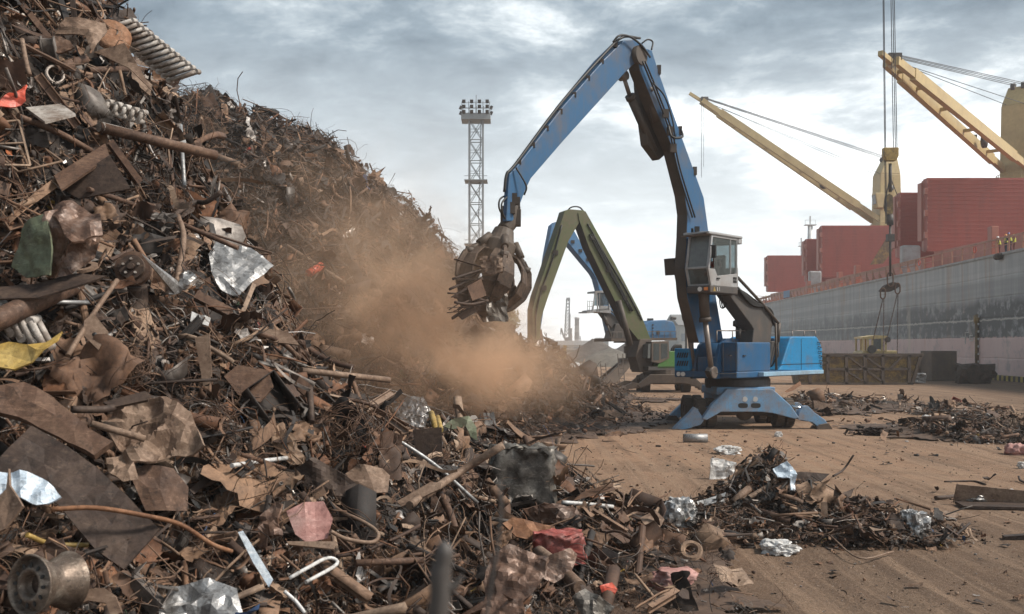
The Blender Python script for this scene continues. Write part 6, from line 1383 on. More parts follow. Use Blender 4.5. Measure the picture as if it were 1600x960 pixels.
HC = [hatch(1452, 277, 392, 4, 21, 2.4), hatch(1409, 300, 402, 4, 21, 2.4), hatch(1286, 352, 433, 4, 20, 2.4), hatch(1262, 373, 440, 4, 20, 2.4), hatch(1201, 399, 456, 4, 18, 2.4)]
# hatch next to the camera, outside the picture
for (_, x0, dd, zt, zb), L in ((HC[0], 11), (HC[2], 12), (HC[4], 11)):
    b = MB(); 
    for dx, sy in ((0, 1), (20, 1)): b.box((x0+dx+.3, dd-L/2-16, 13.4), (.3, L+30, 2.8))
    b.build('hatch_coaming', M['deckred'], ship, split=True)
# ventilator heads (pale) between the pairs
for px, py, h, w in ((1422,418,44,2.6), (1273,438,24,2.4)):
    dd = hd(px, 2.2); zt = hz(py-h+10, dd); b = MB(); b.box((dd*(px-800)/F, dd, (ZS+zt)/2), (w*.9, 1.2, zt-ZS)); b.build('vent_housing', M['cabgrey'], ship, bevel=.25)
b = MB()
q = [(1200,470),(1197,468)]
for px, py in ((1385,403),(1500,392)): pass
# foremast
dm = 236; xm = (1266-800)/F*dm; b = MB(); zb_, zt_ = hz(378, dm), hz(352, dm)
b.tube([(xm, dm, ZS), (xm, dm, zt_)], [.9, .6], 12); b.box((xm, dm, zt_), (2.6, 1.6, .2)); b.bar((xm, dm, zt_), (xm, dm, hz(338, dm)), .3)
for dx in (-1.2, 1.2): b.bar((xm+dx, dm, zt_), (xm+dx, dm, zt_+1.2), .08)
b.bar((xm-1.3, dm, zt_+1.2), (xm+1.3, dm, zt_+1.2), .08); b.build('mast', M['whitep'], ship)
dm2 = 232; xm2 = (1252-800)/F*dm2; b = MB(); b.bar((xm2, dm2, ZS), (xm2, dm2, hz(372, dm2)), .25); b.box((xm2+.6, dm2, hz(385, dm2)), (2.4, 1, .15)); b.bar((xm2-.5, dm2, hz(385, dm2)), (xm2-.5, dm2, hz(378, dm2)), .08); b.bar((xm2+.5, dm2, hz(379, dm2)), (xm2-.6, dm2, hz(379, dm2)), .08); b.build('mast', M['whitep'], ship)
# forecastle clutter
b = MB()
for k in range(9): b.box(hp(226+k*1.7, ZS+.7, 4+2*k), (2.2, 1.5, 1.4+.3*(k % 3)))
b.bar(hp(225, ZS+2.4, 1.5), hp(243, ZS+2.4, 14), .1)
for k in range(8): q = hp(225, ZS, 1.5).lerp(hp(243, ZS, 14), k/7); b.bar(q, q+Vector((0,0,2.4)), .08)
b.build('forecastle_gear', M['deckred'], ship)
# plank grating leaning against the hatch
b = MB(); dd = 160; Q = [P(x, y, dd) for x, y in ((1360,414),(1396,356),(1400,372),(1400,384),(1380,412))]; b.prism(Q, [p+Vector((0,.25,0)) for p in Q]); b.build('leaning_hatch_panel', M['yellow_tan'], ship)
# draft marks (white figures) and the fender mark
def digit(b, p, w, h, segs, st):
    S = dict(a=((0,1),(1,1)), b=((1,1),(1,.5)), c=((1,.5),(1,0)), d=((0,0),(1,0)), e=((0,0),(0,.5)), f=((0,.5),(0,1)), g=((0,.5),(1,.5)))
    for k in segs:
        (x0,y0),(x1,y1) = S[k]; a_ = p+Vector((T*-x0*w, -x0*w, y0*h)); c_ = p+Vector((T*-x1*w, -x1*w, y1*h)); b.bar(a_, c_, .03 if False else st, st, up=(1,0,0))
b = MB(); dd = hd(1509)
q = hp(dd, hz(538, dd), -.03); b.bar(q, q+Vector((0,0,1.2)), .09, up=(1,0,0)); b.bar(q+Vector((0,1.0,.72)), q+Vector((0,-.4,.72)), .08, up=(1,0,0)); b.bar(q+Vector((0,0,1.2)), q+Vector((0,-.8,1.2)), .07, up=(1,0,0))
b.build('draught_mark', M['white'], ship)
b = MB(); dd = hd(1516); digit(b, hp(dd, hz(533, dd), -.03), .7, .55, 'acdefg', .09); b.build('draught_mark', M['white'], ship)
b = MB(); dd = hd(1528.5); b.tube([hp(dd, .8, -.14), hp(dd, hz(506, dd), -.14)], .2, 8); b.lathe(hp(dd, hz(506, dd), -.14), (0,0,1), [(.2,0),(.32,.2),(.3,.8),(0,1.0)], 10); 
o = b.build('ladder_guard', M['yellow_tan'], ship)
b = MB()
dd = hd(1530.5)
for k in range(7): b.box(hp(dd, 1.6+k*.75, -.1), (.1,.18,.22))
b.build('draught_mark', M['white'], ship, split=True)
# cranes
def jib_crane(base, tip, toph, name_lab=None, hw=1.15):
    base = Vector(base); tip = Vector(tip); cr = bpy.data.objects.new('cargo_crane', None); COL.objects.link(cr); cr.parent = ship; cr.location = (0,0,0)
    piv = base+Vector((0,0,26.3)); dr = (tip-piv); hd_ = Vector((dr.x, dr.y, 0)).normalized(); sd_ = Vector((hd_.y, -hd_.x, 0))
    b = MB(); zb = ZS
    def ring(z, w0, w1): return [base+hd_*w1+sd_*w0+Vector((0,0,z)), base-hd_*w1+sd_*w0+Vector((0,0,z)), base-hd_*w1-sd_*w0+Vector((0,0,z)), base+hd_*w1-sd_*w0+Vector((0,0,z))]
    b.tube([base+Vector((0,0,zb)), base+Vector((0,0,24.5))], 1.9, 18)
    b.prism(ring(24.5, 1.9, 2.1), ring(34.6, 1.75, 1.9)); b.prism(ring(34.6, 1.75, 1.9), [p-hd_*.5 for p in ring(toph, 1.3, 1.0)])
    ob = b.build('crane_housing', M['cranec'], cr, bevel=.2)
    b = MB(); 
    for k in (-1, 1): b.tube([base+hd_*.5+sd_*.9*k+Vector((0,0,toph)), base+hd_*.5+sd_*.4*k+Vector((0,0,toph+.01))], .5, 10)
    b.lathe(base+sd_*1.9+Vector((0,0,32)), sd_, [(.0,0),(.55,0),(.55,.12),(0,.12)], 16); b.lathe(base-sd_*1.9+Vector((0,0,32)), -sd_, [(.0,0),(.55,0),(.55,.12),(0,.12)], 16); b.build('sheave', M['dark'], cr, split=True)
    b = MB(); cc = base+hd_*2.2-sd_*2.4+Vector((0,0,29.5)); b.prism([cc+Vector((0,0,-1.3))+hd_*a_+sd_*c_ for a_, c_ in ((.9,.9),(.9,-.9),(-.9,-.9),(-.9,.9))], [cc+Vector((0,0,1.4))+hd_*a_+sd_*c_ for a_, c_ in ((1.3,.9),(1.3,-.9),(-.9,-.9),(-.9,.9))]); oc = b.build('crane_cab', M['cranec'], cr, bevel=.1)
    b = MB(); b.prism([cc+Vector((0,0,-.6))+hd_*1.06+sd_*c_ for c_ in (-.75,.75)]+[cc+Vector((0,0,1.1))+hd_*1.28+sd_*c_ for c_ in (.75,-.75)], [p+hd_*.04 for p in [cc+Vector((0,0,-.6))+hd_*1.06+sd_*c_ for c_ in (-.75,.75)]+[cc+Vector((0,0,1.1))+hd_*1.28+sd_*c_ for c_ in (.75,-.75)]]); b.build('cab_window', M['glass_dusty'], oc)
    b = MB()
    for k in (-.22, .22): b.bar(base-hd_*.3-sd_*2.0+sd_*0+hd_*k+Vector((0,0,24)), base-hd_*.3-sd_*1.9+hd_*k+Vector((0,0,34)), .07)
    for k in range(20): b.bar(base-hd_*.55-sd_*1.97+Vector((0,0,24.3+k*.5)), base-hd_*.05-sd_*1.97+Vector((0,0,24.3+k*.5)), .05)
    b.build('ladder', M['cranec'], cr)
    b = MB(); b.tube([base+Vector((0,0,24.2)), base+Vector((0,0,24.5))], 2.9, 18)
    for k in range(16): a_ = 2*PI*k/16; q = base+Vector((math.cos(a_)*2.8, math.sin(a_)*2.8, 24.5)); a2 = 2*PI*(k+1)/16; q2 = base+Vector((math.cos(a2)*2.8, math.sin(a2)*2.8, 24.5)); b.bar(q, q+Vector((0,0,1.1)), .06); b.bar(q+Vector((0,0,1.1)), q2+Vector((0,0,1.1)), .06)
    b.build('platform', M['cranec'], cr)
    b = MB(); pv = piv+hd_*2.0
    up = dr.normalized().cross(sd_)
    for k in (-1, 1):
        a_ = pv+sd_*hw*1.25*k; e_ = tip+sd_*hw*.5*k; mid = a_.lerp(e_, .12)
        b.bar(a_, mid, .55, .9); b.bar(mid-(e_-mid).normalized()*.01, a_.lerp(e_, .9), .62, 1.25); b.bar(a_.lerp(e_, .9), e_, .5, .85)
    for t in (.2, .42, .62, .8, .93): m_ = pv.lerp(tip, t); w_ = hw*(1.25-.75*t); b.bar(m_-sd_*w_, m_+sd_*w_, .35, .35)
    b.bar(tip, tip+dr.normalized()*2.6, .5, .5); oj = b.build('jib', M['cranec'], cr)
    b = MB(); 
    for t in (.3, .55, .7): m_ = pv.lerp(tip, t)+sd_*hw*(1.25-.75*t); b.box(m_+up*-.8, (.5,.5,.4))
    b.lathe(pv.lerp(tip, .3), sd_, [(0,-.2),(.8,-.2),(.8,.2),(0,.2)], 14); b.box(tip-dr.normalized()*.6+Vector((0,0,.6)), (1.3,1.3,.7)); b.build('jib_fitting', M['dark'], oj, split=True)
    b = MB()
    for k in (-.8, -.3, .3, .8): b.tube([tip+sd_*k*.5+Vector((0,0,.7)), base+hd_*.3+sd_*k+Vector((0,0,toph+.3))], .045, 5, cap=False)
    b.tube([tip+Vector((0,0,.2)), base-sd_*1.2+hd_*1.2+Vector((0,0,34.5))], .04, 5, cap=False); b.tube([tip+Vector((0,0,.2)), base+sd_*1.2+hd_*1.2+Vector((0,0,34.8))], .04, 5, cap=False)
    b.build('luffing_wire', M['wire'], cr, split=True); return cr, tip, sd_
d1 = 131; b1 = (41.2+T*d1+18.2, d1, 0); jib_crane(b1, P(1392, 97, 100), 37.2)
d2 = 184; b2 = (41.2+T*d2+17.6, d2, 0); cr2, tp2, _ = jib_crane(b2, P(1096, 158, 182), 37.6)
b = MB(); b.tube([tp2, tp2-Vector((0,0,14))], .04, 4); b.tube([tp2+Vector((.4,0,0)), tp2+Vector((.4,0,-12))], .03, 4); b.build('hanging_wire', M['wire'], cr2, split=True)
d3 = 80; b3 = (41.2+T*d3+18.2, d3, 0); cr3, tp3, _ = jib_crane(b3, P(1388, -230, 83), 37.4)
# hoist of the third crane: falls, block, hook, spreader, chains
b = MB(); dq = 83
blk = P(1391, 238, dq)
for dx, yb in ((-.72, 350), (-.62, 350), (.02, 232), (.2, 232), (.36, 245)): x0 = P(1391, 238, dq).x+dx*.9; b.tube([Vector((tp3.x+dx*.8, tp3.y, tp3.z)), Vector((x0+.25, dq, hz(yb, dq)))], .035, 5, cap=False)
b.build('hoist_wire', M['wire'], cr3, split=True)
b = MB(); b.prism([blk+Vector((-.62,-.3,-.35)), blk+Vector((-.4,-.3,-.75)), blk+Vector((.4,-.3,-.75)), blk+Vector((.62,-.3,-.35)), blk+Vector((.62,-.3,.35)), blk+Vector((-.62,-.3,.35))], [blk+Vector((x, .3, z)) for x, z in ((-.62,-.35),(-.4,-.75),(.4,-.75),(.62,-.35),(.62,.35),(-.62,.35))])
hb = b.build('hook_block', M['yellow'], cr3, bevel=.06)
sl = empty('lifting_sling', P(1390, 560, dq), 'rusty lifting gear with spreader and chains hanging from the crane over the yellow skip', 'lifting gear')
b = MB(); 
lk = lambda px, py: P(px, py, dq)
b.tube([lk(1391,256), lk(1391,300)], .14, 8); b.tube([lk(1391,275), lk(1386,300), lk(1382,330)], .04, 5); b.tube([lk(1391,275), lk(1396,290), lk(1402,305)], .04, 5)
b.build('swivel', M['dark'], sl)
b = MB(); b.prism([lk(x, y) for x, y in ((1385,306),(1390,303),(1395,306),(1396,330),(1394,336),(1386,334),(1383,322))], [lk(x, y)+Vector((0,.4,0)) for x, y in ((1385,306),(1390,303),(1395,306),(1396,330),(1394,336),(1386,334),(1383,322))]); b.build('block', M['yellow_tan'], sl)
b = MB(); b.tube([lk(1391,336), lk(1391,352)], .28, 8); b.tube([lk(1391,352), lk(1391,432)], .10, 6); b.box(lk(1391,372), (.6,.4,.6)); b.build('hook_stem', M['dark'], sl)
def link(b, c, w, h, r): b.tube([c+Vector((math.copysign(min(abs(w*math.cos(a)*1.2), w), math.cos(a)), 0, h*math.sin(a))) for a in np.linspace(0, 2*PI, 21)], r, 6, cap=False)
b = MB(); link(b, lk(1391,437), .24, .6, .06); b.build('shackle', M['rust'], sl)
for px in (1379.5, 1402.5):
    b = MB(); link(b, lk(px, 459 if px < 1390 else 451), .2, .45, .06); b.build('shackle', M['rust'], sl)
b = MB(); q = [(1377,455),(1384,446),(1395,441),(1403,442),(1407,447),(1398,453),(1391,456),(1384,456)]; b.prism([lk(*p) for p in q], [lk(*p)+Vector((0,.7,0)) for p in q]); b.build('spreader', M['rust_dark'], sl)
def chain(name, a, c):
    b = MB(); n = max(6, int((c-a).length/.28)); dn = (c-a).normalized()
    for k in range(n):
        p = a.lerp(c, (k+.5)/n); s = dn.orthogonal().normalized(); s = s if k % 2 else dn.cross(s); b.bar(p-dn*.16+s*.03, p+dn*.16+s*.03, .03); b.bar(p-dn*.16-s*.03, p+dn*.16-s*.03, .03)
    b.build(name, M['rust'], sl)
chain('chain', lk(1380,466), P(1364,532,82)); chain('chain', lk(1381,466), P(1380,556,81)); chain('chain', lk(1402,459), P(1384,538,83)); chain('chain', lk(1403,459), P(1402,552,82))
# ------------------------------------------------------------------ skip, loader, quay edge
sk = empty('scrap_skip', P(1350, 600, 82), 'long rusty yellow open skip standing on the quay in front of the ship', 'skip')
YS0, YS1 = 81, 84.2
def sp3(px, py, y): return Vector(((px-800)/F*YS0+(y-YS0)*.10, y, CAMZ+(HOR-py)/F*YS0))
b = MB(); fo = [(1252,601),(1424,601),(1440,553),(1240,553)]; ins = [(1256,598),(1420,598),(1434,553),(1246,553)]
b.prism([sp3(*p, YS0) for p in fo], [sp3(*p, YS0+.1) for p in fo]); b.prism([sp3(*p, YS1-.1) for p in fo], [sp3(*p, YS1) for p in fo])
for a_, c_ in (((1424,601),(1440,553)), ((1252,601),(1240,553))): b.prism([sp3(*a_, YS0+.1), sp3(*c_, YS0+.1), sp3(*c_, YS1-.1), sp3(*a_, YS1-.1)], [q+Vector((-.1,0,0)) for q in (sp3(*a_, YS0+.1), sp3(*c_, YS0+.1), sp3(*c_, YS1-.1), sp3(*a_, YS1-.1))])
b.prism([sp3(1252,601,YS0+.1), sp3(1424,601,YS0+.1), sp3(1424,601,YS1-.1), sp3(1252,601,YS1-.1)], [q+Vector((0,0,.1)) for q in (sp3(1252,601,YS0+.1), sp3(1424,601,YS0+.1), sp3(1424,601,YS1-.1), sp3(1252,601,YS1-.1))])
b.build('body', M['yellow_tan'], sk)
b = MB()
def fb_(a_, c_, w=.3): b.bar(sp3(*a_, YS0-.09), sp3(*c_, YS0-.09), .16, w, up=(0,0,1)) if False else b.bar(sp3(*a_, YS0-.08), sp3(*c_, YS0-.08), w, .16, up=(0,1,0))
fb_((1238,555),(1442,555),.26); fb_((1250,600),(1426,600),.22)
for x in (1265, 1293, 1322, 1351, 1379, 1420): fb_((x,555),(x,600),.26)
fb_((1293,577),(1420,577),.2); fb_((1265,567),(1293,567),.15); fb_((1425,600),(1438,556),.26)
for a_, c_ in (((1351,577),(1325,557)),((1379,577),(1352,557)),((1390,577),(1408,558)),((1351,598),(1322,579)),((1379,597),(1355,580))): fb_(a_, c_, .16)
b.build('frame', M['darkbrown'], sk)
M['cream'] = paint('cream_paint', (.62,.47,.22), dirt=(.25,.18,.12), amt=.35)
ld = empty('wheel_loader', P(1378, 596, 87), 'small cream yellow loader standing behind the skip, its cab showing', 'loader')
lp_ = lambda px, py, y=86.5: P(px, py, y)
b = MB(); q = [(1347,596),(1347,551),(1352,548),(1402,548),(1402,556),(1398,556),(1398,596)]; b.prism([lp_(*p) for p in q], [lp_(*p)+Vector((0,2.4,0)) for p in q]); b.build('body', M['cream'], ld, bevel=.08)
lc = MB()
for x, y0 in ((1348,527),(1356,527),(1363,528),(1384,527),(1378,527)):
    for dy in (0, 1.7): lc.bar(lp_(x, 549)+Vector((0,dy,0)), lp_(x, y0)+Vector((0,dy,0)), .14)
q = [(1346,530),(1346,527),(1364,525),(1366,524),(1386,525),(1387,529)]; lc.prism([lp_(*p)+Vector((0,-.1,0)) for p in q], [lp_(*p)+Vector((0,1.9,0)) for p in q]); lcab = lc.build('cab', M['cream'], ld)
b = MB(); q = [(1364,546),(1364,530),(1377,530),(1377,546)]; b.prism([lp_(*p)+Vector((0,.03,0)) for p in q], [lp_(*p)+Vector((0,.06,0)) for p in q]); b.build('window', M['glass_dusty'], lcab)
b = MB(); b.tube([lp_(1361,546)+Vector((0,-.4,0)), lp_(1361,546)+Vector((0,.1,0))], .35, 12); b.tube([lp_(1386,531)+Vector((0,-.2,0)), lp_(1386,531)], .25, 10); b.build('headlight', M['dark'], ld, split=True)
for dx in (-1.2, 1.4):
    for dy in (.3, 2.2): wheel_part(ld, P(1374, 584, 86.5)+Vector((dx, dy-.6, 0)), (0,1,0), .75, .5)
# quay kerb with black and yellow blocks
def kerb_mat():
    m, nt, b = new_mat('hazard_kerb'); v = coords(nt, rnd=False); w = nt.nodes.new('ShaderNodeTexWave'); w.wave_type = 'BANDS'; w.bands_direction = 'Y'; w.inputs['Scale'].default_value = .33; w.inputs['Distortion'].default_value = .3; nt.links.new(v, w.inputs['Vector'])
    c = ramp(nt, w.outputs['Fac'], [(.48, (.02,.02,.02)), (.52, (.45,.34,.06))]); c = mix(nt, ramp(nt, noise(nt, v, .8, 5, .7), [(.45, 0), (.7, .9)]), c, (.12,.09,.07)); nt.links.new(c, b.inputs['Base Color']); b.inputs['Roughness'].default_value = .8; return m
b = MB(); b.bar(hp(30, .22, -1.6), hp(260, .22, -1.6), .5, .48); b.build('quay_kerb', kerb_mat(), None, 'black and yellow striped kerb along the quay edge', 'kerb', None, 'structure', bevel=.04)
def water_mat():
    m, nt, b = new_mat('harbour_water'); b.inputs['Base Color'].default_value = (.05,.06,.06,1); b.inputs['Roughness'].default_value = .15; v = coords(nt, rnd=False); bump(nt, b, noise(nt, v, .6, 4, .6), .3, .1); return m
b = MB(); c0 = hp(103, 1.0, -3.2); dpx = hd(1470, -3.2)
b.box((( 1470-800)/F*91, 91.5, 1.35), (2.3, 2.5, 2.7)); b.build('bollard_block', M['darkbrown'], None, 'square brown steel block at the right end of the skip beside the hull', 'steel block', None, None, bevel=.06)
b = MB(); b.box((( 1448-800)/F*93, 95, 1.2), (3.6, 2.4, 2.4)); b.build('bollard_block', M['rust_tan'], None, 'long low tan block between the skip and the square brown block', 'steel block', None, None, bevel=.06)
for cx, w_, s_, lab in ((1523, 1.7, 1, 'dark torn heap of scrap lying against the striped quay kerb'), (1432, .8, 4, 'small grey boulder at the foot of the skip\'s right end')):
    b = MB(); s = lump(30+s_, 3, .6, .8); dd = 84; c = P(cx, 596, dd); b.add([c+Vector((v[0]*w_*2.2, v[1]*w_*1.5, v[2]*w_*1.7+w_*.35)) for v in s.v], s.f); b.build('debris_pile' if s_ == 1 else 'boulder', M['rust_dark' if s_ == 1 else 'galv'], None, lab, 'debris' if s_ == 1 else 'boulder')

# ------------------------------------------------------------------ people
M['skin'] = plain('skin', (.45,.27,.19), .55); M['navy'] = plain('navy_overall', (.025,.03,.055), .8); M['maroon'] = plain('maroon_overall', (.12,.045,.035), .8); M['hivis'] = plain('hi_vis', (.55,.62,.08), .6); M['helmw'] = plain('helmet_white', (.75,.75,.72), .3); M['helmo'] = plain('helmet_orange', (.75,.3,.05), .3); M['helmb'] = plain('helmet_blue', (.06,.10,.3), .3); M['hair'] = plain('hair', (.03,.02,.015), .8)
M['helmy'] = plain('helmet_yellow', (.7,.55,.06), .3)
def person(loc, face, label, cloth, vest=None, helm='helmw', pose='stand', group=None, scale=1.0):
    """one skinned figure; face = heading angle (0 looks along +Y)"""
    ro = empty('person', loc, label, 'person', group)
    R = Matrix.Rotation(face, 3, 'Z')
    if pose == 'sit':
        J = dict(pel=(0,0,.0), ch=(0,.0,.32), nk=(0,.02,.52), hd=(0,.05,.66), lsh=(-.2,0,.46), lel=(-.27,.12,.22), lha=(-.2,.36,.2), rsh=(.2,0,.46), rel=(.27,.12,.22), rha=(.2,.36,.2), lhp=(-.1,.03,-.02), lkn=(-.14,.44,.03), lan=(-.14,.5,-.38), lto=(-.14,.64,-.42), rhp=(.1,.03,-.02), rkn=(.14,.44,.03), ran=(.14,.5,-.38), rto=(.14,.64,-.42))
    else:
        lean = .10 if pose == 'lean' else .0
        J = dict(pel=(0,0,.95), ch=(0,lean*.7,1.27), nk=(0,lean*1.1,1.47), hd=(0,lean*1.3+.02,1.6), lsh=(-.19,lean,1.41), lel=(-.26,lean+.06,1.13), lha=(-.22,lean+.3,1.05), rsh=(.19,lean,1.41), rel=(.26,lean+(.1 if pose == 'lean' else .02),1.13), rha=(.23,lean+(.3 if pose == 'lean' else .12),.98 if pose != 'lean' else 1.08), lhp=(-.1,0,.9), lkn=(-.11,.03,.5), lan=(-.12,0,.09), lto=(-.13,.14,.04), rhp=(.1,0,.9), rkn=(.12,.02,.5), ran=(.13,-.03,.09), rto=(.14,.11,.04))
    rad = dict(pel=.145, ch=.155, nk=.06, hd=.095, lsh=.075, lel=.052, lha=.042, rsh=.075, rel=.052, rha=.042, lhp=.10, lkn=.07, lan=.05, lto=.045, rhp=.10, rkn=.07, ran=.05, rto=.045)
    E = [('pel','ch'),('ch','nk'),('nk','hd'),('ch','lsh'),('lsh','lel'),('lel','lha'),('ch','rsh'),('rsh','rel'),('rel','rha'),('pel','lhp'),('lhp','lkn'),('lkn','lan'),('lan','lto'),('pel','rhp'),('rhp','rkn'),('rkn','ran'),('ran','rto')]
    ks = list(J); me = bpy.data.meshes.new('body'); me.from_pydata([tuple(R @ Vector(J[k])*scale) for k in ks], [(ks.index(a_), ks.index(c_)) for a_, c_ in E], []); o = bpy.data.objects.new('body', me); COL.objects.link(o); o.parent = ro
    sk_ = o.modifiers.new('Skin', 'SKIN'); sv = me.skin_vertices[0].data
    for i, k in enumerate(ks): sv[i].radius = (rad[k]*scale, rad[k]*scale*(.8 if k in ('ch','pel') else 1)); sv[i].use_root = (k == 'pel')
    o.modifiers.new('Sub', 'SUBSURF').levels = 2; o.modifiers['Sub'].render_levels = 2; me.materials.append(M[cloth])
    def w(v): return Vector(loc)+R @ Vector(v)*scale
    h = Vector(J['hd']); b = MB(); hc = w(h+Vector((0,.01,.04)))
    prof = [(0,-.125),(.05,-.12),(.075,-.08),(.088,-.02),(.09,.03),(.075,.09),(.04,.12),(0,.13)]
    b.lathe(hc, (0,0,1), [(r*scale, q*scale) for r, q in prof], 14); f = R @ Vector((0,1,0)); s_ = R @ Vector((1,0,0))
    b.box(hc+f*.095*scale+Vector((0,0,-.015)), (.025,.03,.04)); b.box(hc+s_*.09*scale, (.02,.03,.05)); b.box(hc-s_*.09*scale, (.02,.03,.05)); b.build('face', M['skin'], ro)
    b = MB()
    for q in (-1, 1): b.box(hc+f*.086*scale+s_*q*.032+Vector((0,0,.02)), (.018,.014,.012))
    b.box(hc+f*.086*scale+Vector((0,0,-.06)), (.04,.014,.01)); b.build('eye', M['hair'], ro, split=True)
    if helm:
        b = MB(); b.lathe(hc+Vector((0,0,.045)), (0,0,1), [(.135*scale,-.005),(.112*scale,.0),(.108*scale,.05),(.085*scale,.1),(.04*scale,.125),(0,.13)], 16); b.build('helmet', M[helm], ro)
    for q in ('lha', 'rha'):
        b = MB(); c = w(J[q]); dn = (c-w(J['lel' if q == 'lha' else 'rel'])).normalized(); sx = dn.orthogonal().normalized()
        b.bar(c, c+dn*.09, .08, .03)
        for k in range(4): p = c+dn*.085+sx*(-.03+.02*k); b.tube([p, p+dn*(.045+.01*(k in (1,2)))-Vector((0,0,.01)), p+dn*.07-Vector((0,0,.03))], .009, 5)
        b.tube([c+sx*.04+dn*.02, c+sx*.065+dn*.06], .011, 5); b.build('hand', M['skin'], ro)
    if vest:
        b = MB(); c0_, c1 = Vector(J['pel'])+Vector((0,0,.05)), Vector(J['nk'])-Vector((0,0,.03)); n = 14; vs = []
        for z in range(5):
            t = z/4; cc = c0_.lerp(c1, t); rx, ry = (.185, .15) if t < .8 else (.16, .12)
            for k in range(n): a_ = 2*PI*k/n; vs.append(w(cc+Vector((math.cos(a_)*rx, math.sin(a_)*ry, 0))))
        b.add(vs, [(i*n+j, i*n+(j+1) % n, (i+1)*n+(j+1) % n, (i+1)*n+j) for i in range(4) for j in range(n)], 0, True); b.build('vest', M[vest], ro)
    return ro
dw = hd(1560, .75)
person(hp(hd(1562,.7), ZS, .7), math.radians(70), 'person in maroon overalls with yellow collar and white helmet leaning at the ship\'s rail', 'maroon', 'hivis', 'helmw', 'lean')
person(hp(hd(1572,.9), ZS+.1, .9), math.radians(95), 'person with orange helmet and open yellow vest standing mid-group at the ship\'s rail', 'navy', 'hivis', 'helmo', 'stand')
person(hp(hd(1579,.7), ZS+.1, .7), math.radians(80), 'person in navy overalls with blue helmet and green-yellow vest at the ship\'s rail', 'navy', 'hivis', 'helmb', 'lean')
person(hp(hd(1585,1.3), ZS, 1.3), math.radians(60), 'person with yellow helmet half hidden behind the blue-helmeted one at the rail', 'maroon', 'hivis', 'helmy', 'stand')
person(hp(hd(1197,.8), ZS, .8), math.radians(120), 'tiny person in yellow jacket on the far end of the ship\'s deck', 'navy', 'hivis', 'helmy', 'stand')
M['redshirt'] = plain('red_shirt', (.42,.06,.04), .8)
person(W(sR+.82, (lL+lR)/2, CABZ+.74), math.atan2(mc.c, -mc.g)+PI*0+0, 'person in a red shirt sitting at the controls in the raised grey cab', 'redshirt', None, None, 'sit')
# ------------------------------------------------------------------ light tower and far background
tw = empty('light_tower', P(744, 560, 127), 'tall steel lattice floodlight mast standing alone behind the scrap heaps', 'light mast')
M['steelgrey'] = paint('tower_steel', (.30,.32,.33), dirt=(.2,.19,.18), amt=.2)
dT = 127; xT = (744-800)/F*dT; yT = dT; wT = .86; zTop = CAMZ+(HOR-188)/F*dT
b = MB(); cs = [Vector((xT+sx*wT, yT+sy*wT, 0)) for sx, sy in ((-1,-1),(1,-1),(1,1),(-1,1))]
for c in cs: b.bar(c, c+Vector((0,0,zTop)), .2)
nb = 12; hgt = zTop/nb
for k in range(nb):
    for i in range(4):
        a_, c_ = cs[i], cs[(i+1) % 4]; z0, z1 = Vector((0,0,k*hgt)), Vector((0,0,(k+1)*hgt))
        b.bar(a_+z0, c_+z1, .08); b.bar(c_+z0, a_+z1, .08); b.bar(a_+z1, c_+z1, .1); b.bar(a_+z0+Vector((0,0,hgt*.5)), c_+z0+Vector((0,0,hgt*.5)), .06)
b.build('lattice_mast', M['steelgrey'], tw)
b = MB()
for py in (284, 383): z = CAMZ+(HOR-py)/F*dT; b.box((xT, yT, z), (2.9,2.9,.12)); b.bar((xT-1.45,yT-1.45,z+.5), (xT+1.45,yT-1.45,z+.5), .06); 
z0 = zTop; b.box((xT, yT, z0+.2), (3.7, 2.8, .75)); 
b.build('platform', M['steelgrey'], tw, split=True)
b = MB()
for x in (-1.75, -.9, 0, .9, 1.75):
    for y in (-1.3, 1.3): b.bar((xT+x, yT+y, z0+.5), (xT+x, yT+y, z0+2.1), .07)
for zz_ in (.6, 1.2, 1.9):
    for y in (-1.3, 1.3): b.bar((xT-1.8, yT+y, z0+zz_), (xT+1.8, yT+y, z0+zz_), .05)
b.bar((xT, yT, z0+.5), (xT, yT, z0+3.2), .09); b.build('lamp_rack', M['steelgrey'], tw)
for k in range(4):
    for j, zz_ in enumerate((.75, 1.4, 2.05)):
        b = MB(); c = Vector((xT-1.5+k*.98, yT-1.45, z0+zz_)); b.box(c, (.42,.3,.42), Matrix.Rotation(.4, 3, 'X')); b.box(c+Vector((0,.18,-.1)), (.2,.2,.2)); b.build('floodlight', M['dark'], tw)
for zz_ in (.8, 1.5):
    for sx in (-1.95, 1.95):
        b = MB(); c = Vector((xT+sx, yT-.4, z0+zz_)); b.box(c, (.3,.42,.42), Matrix.Rotation(.4, 3, 'Y')); b.bar(c, c-Vector((sx*.1,0,0)), .1); b.build('floodlight', M['dark'], tw)
b = MB(); b.tube([cs[1]+Vector((-.3,0,8)), cs[1]+Vector((-.5,0,20)), cs[1]+Vector((-.2,0,zTop))], .05, 5); b.build('cable', M['dark'], tw)
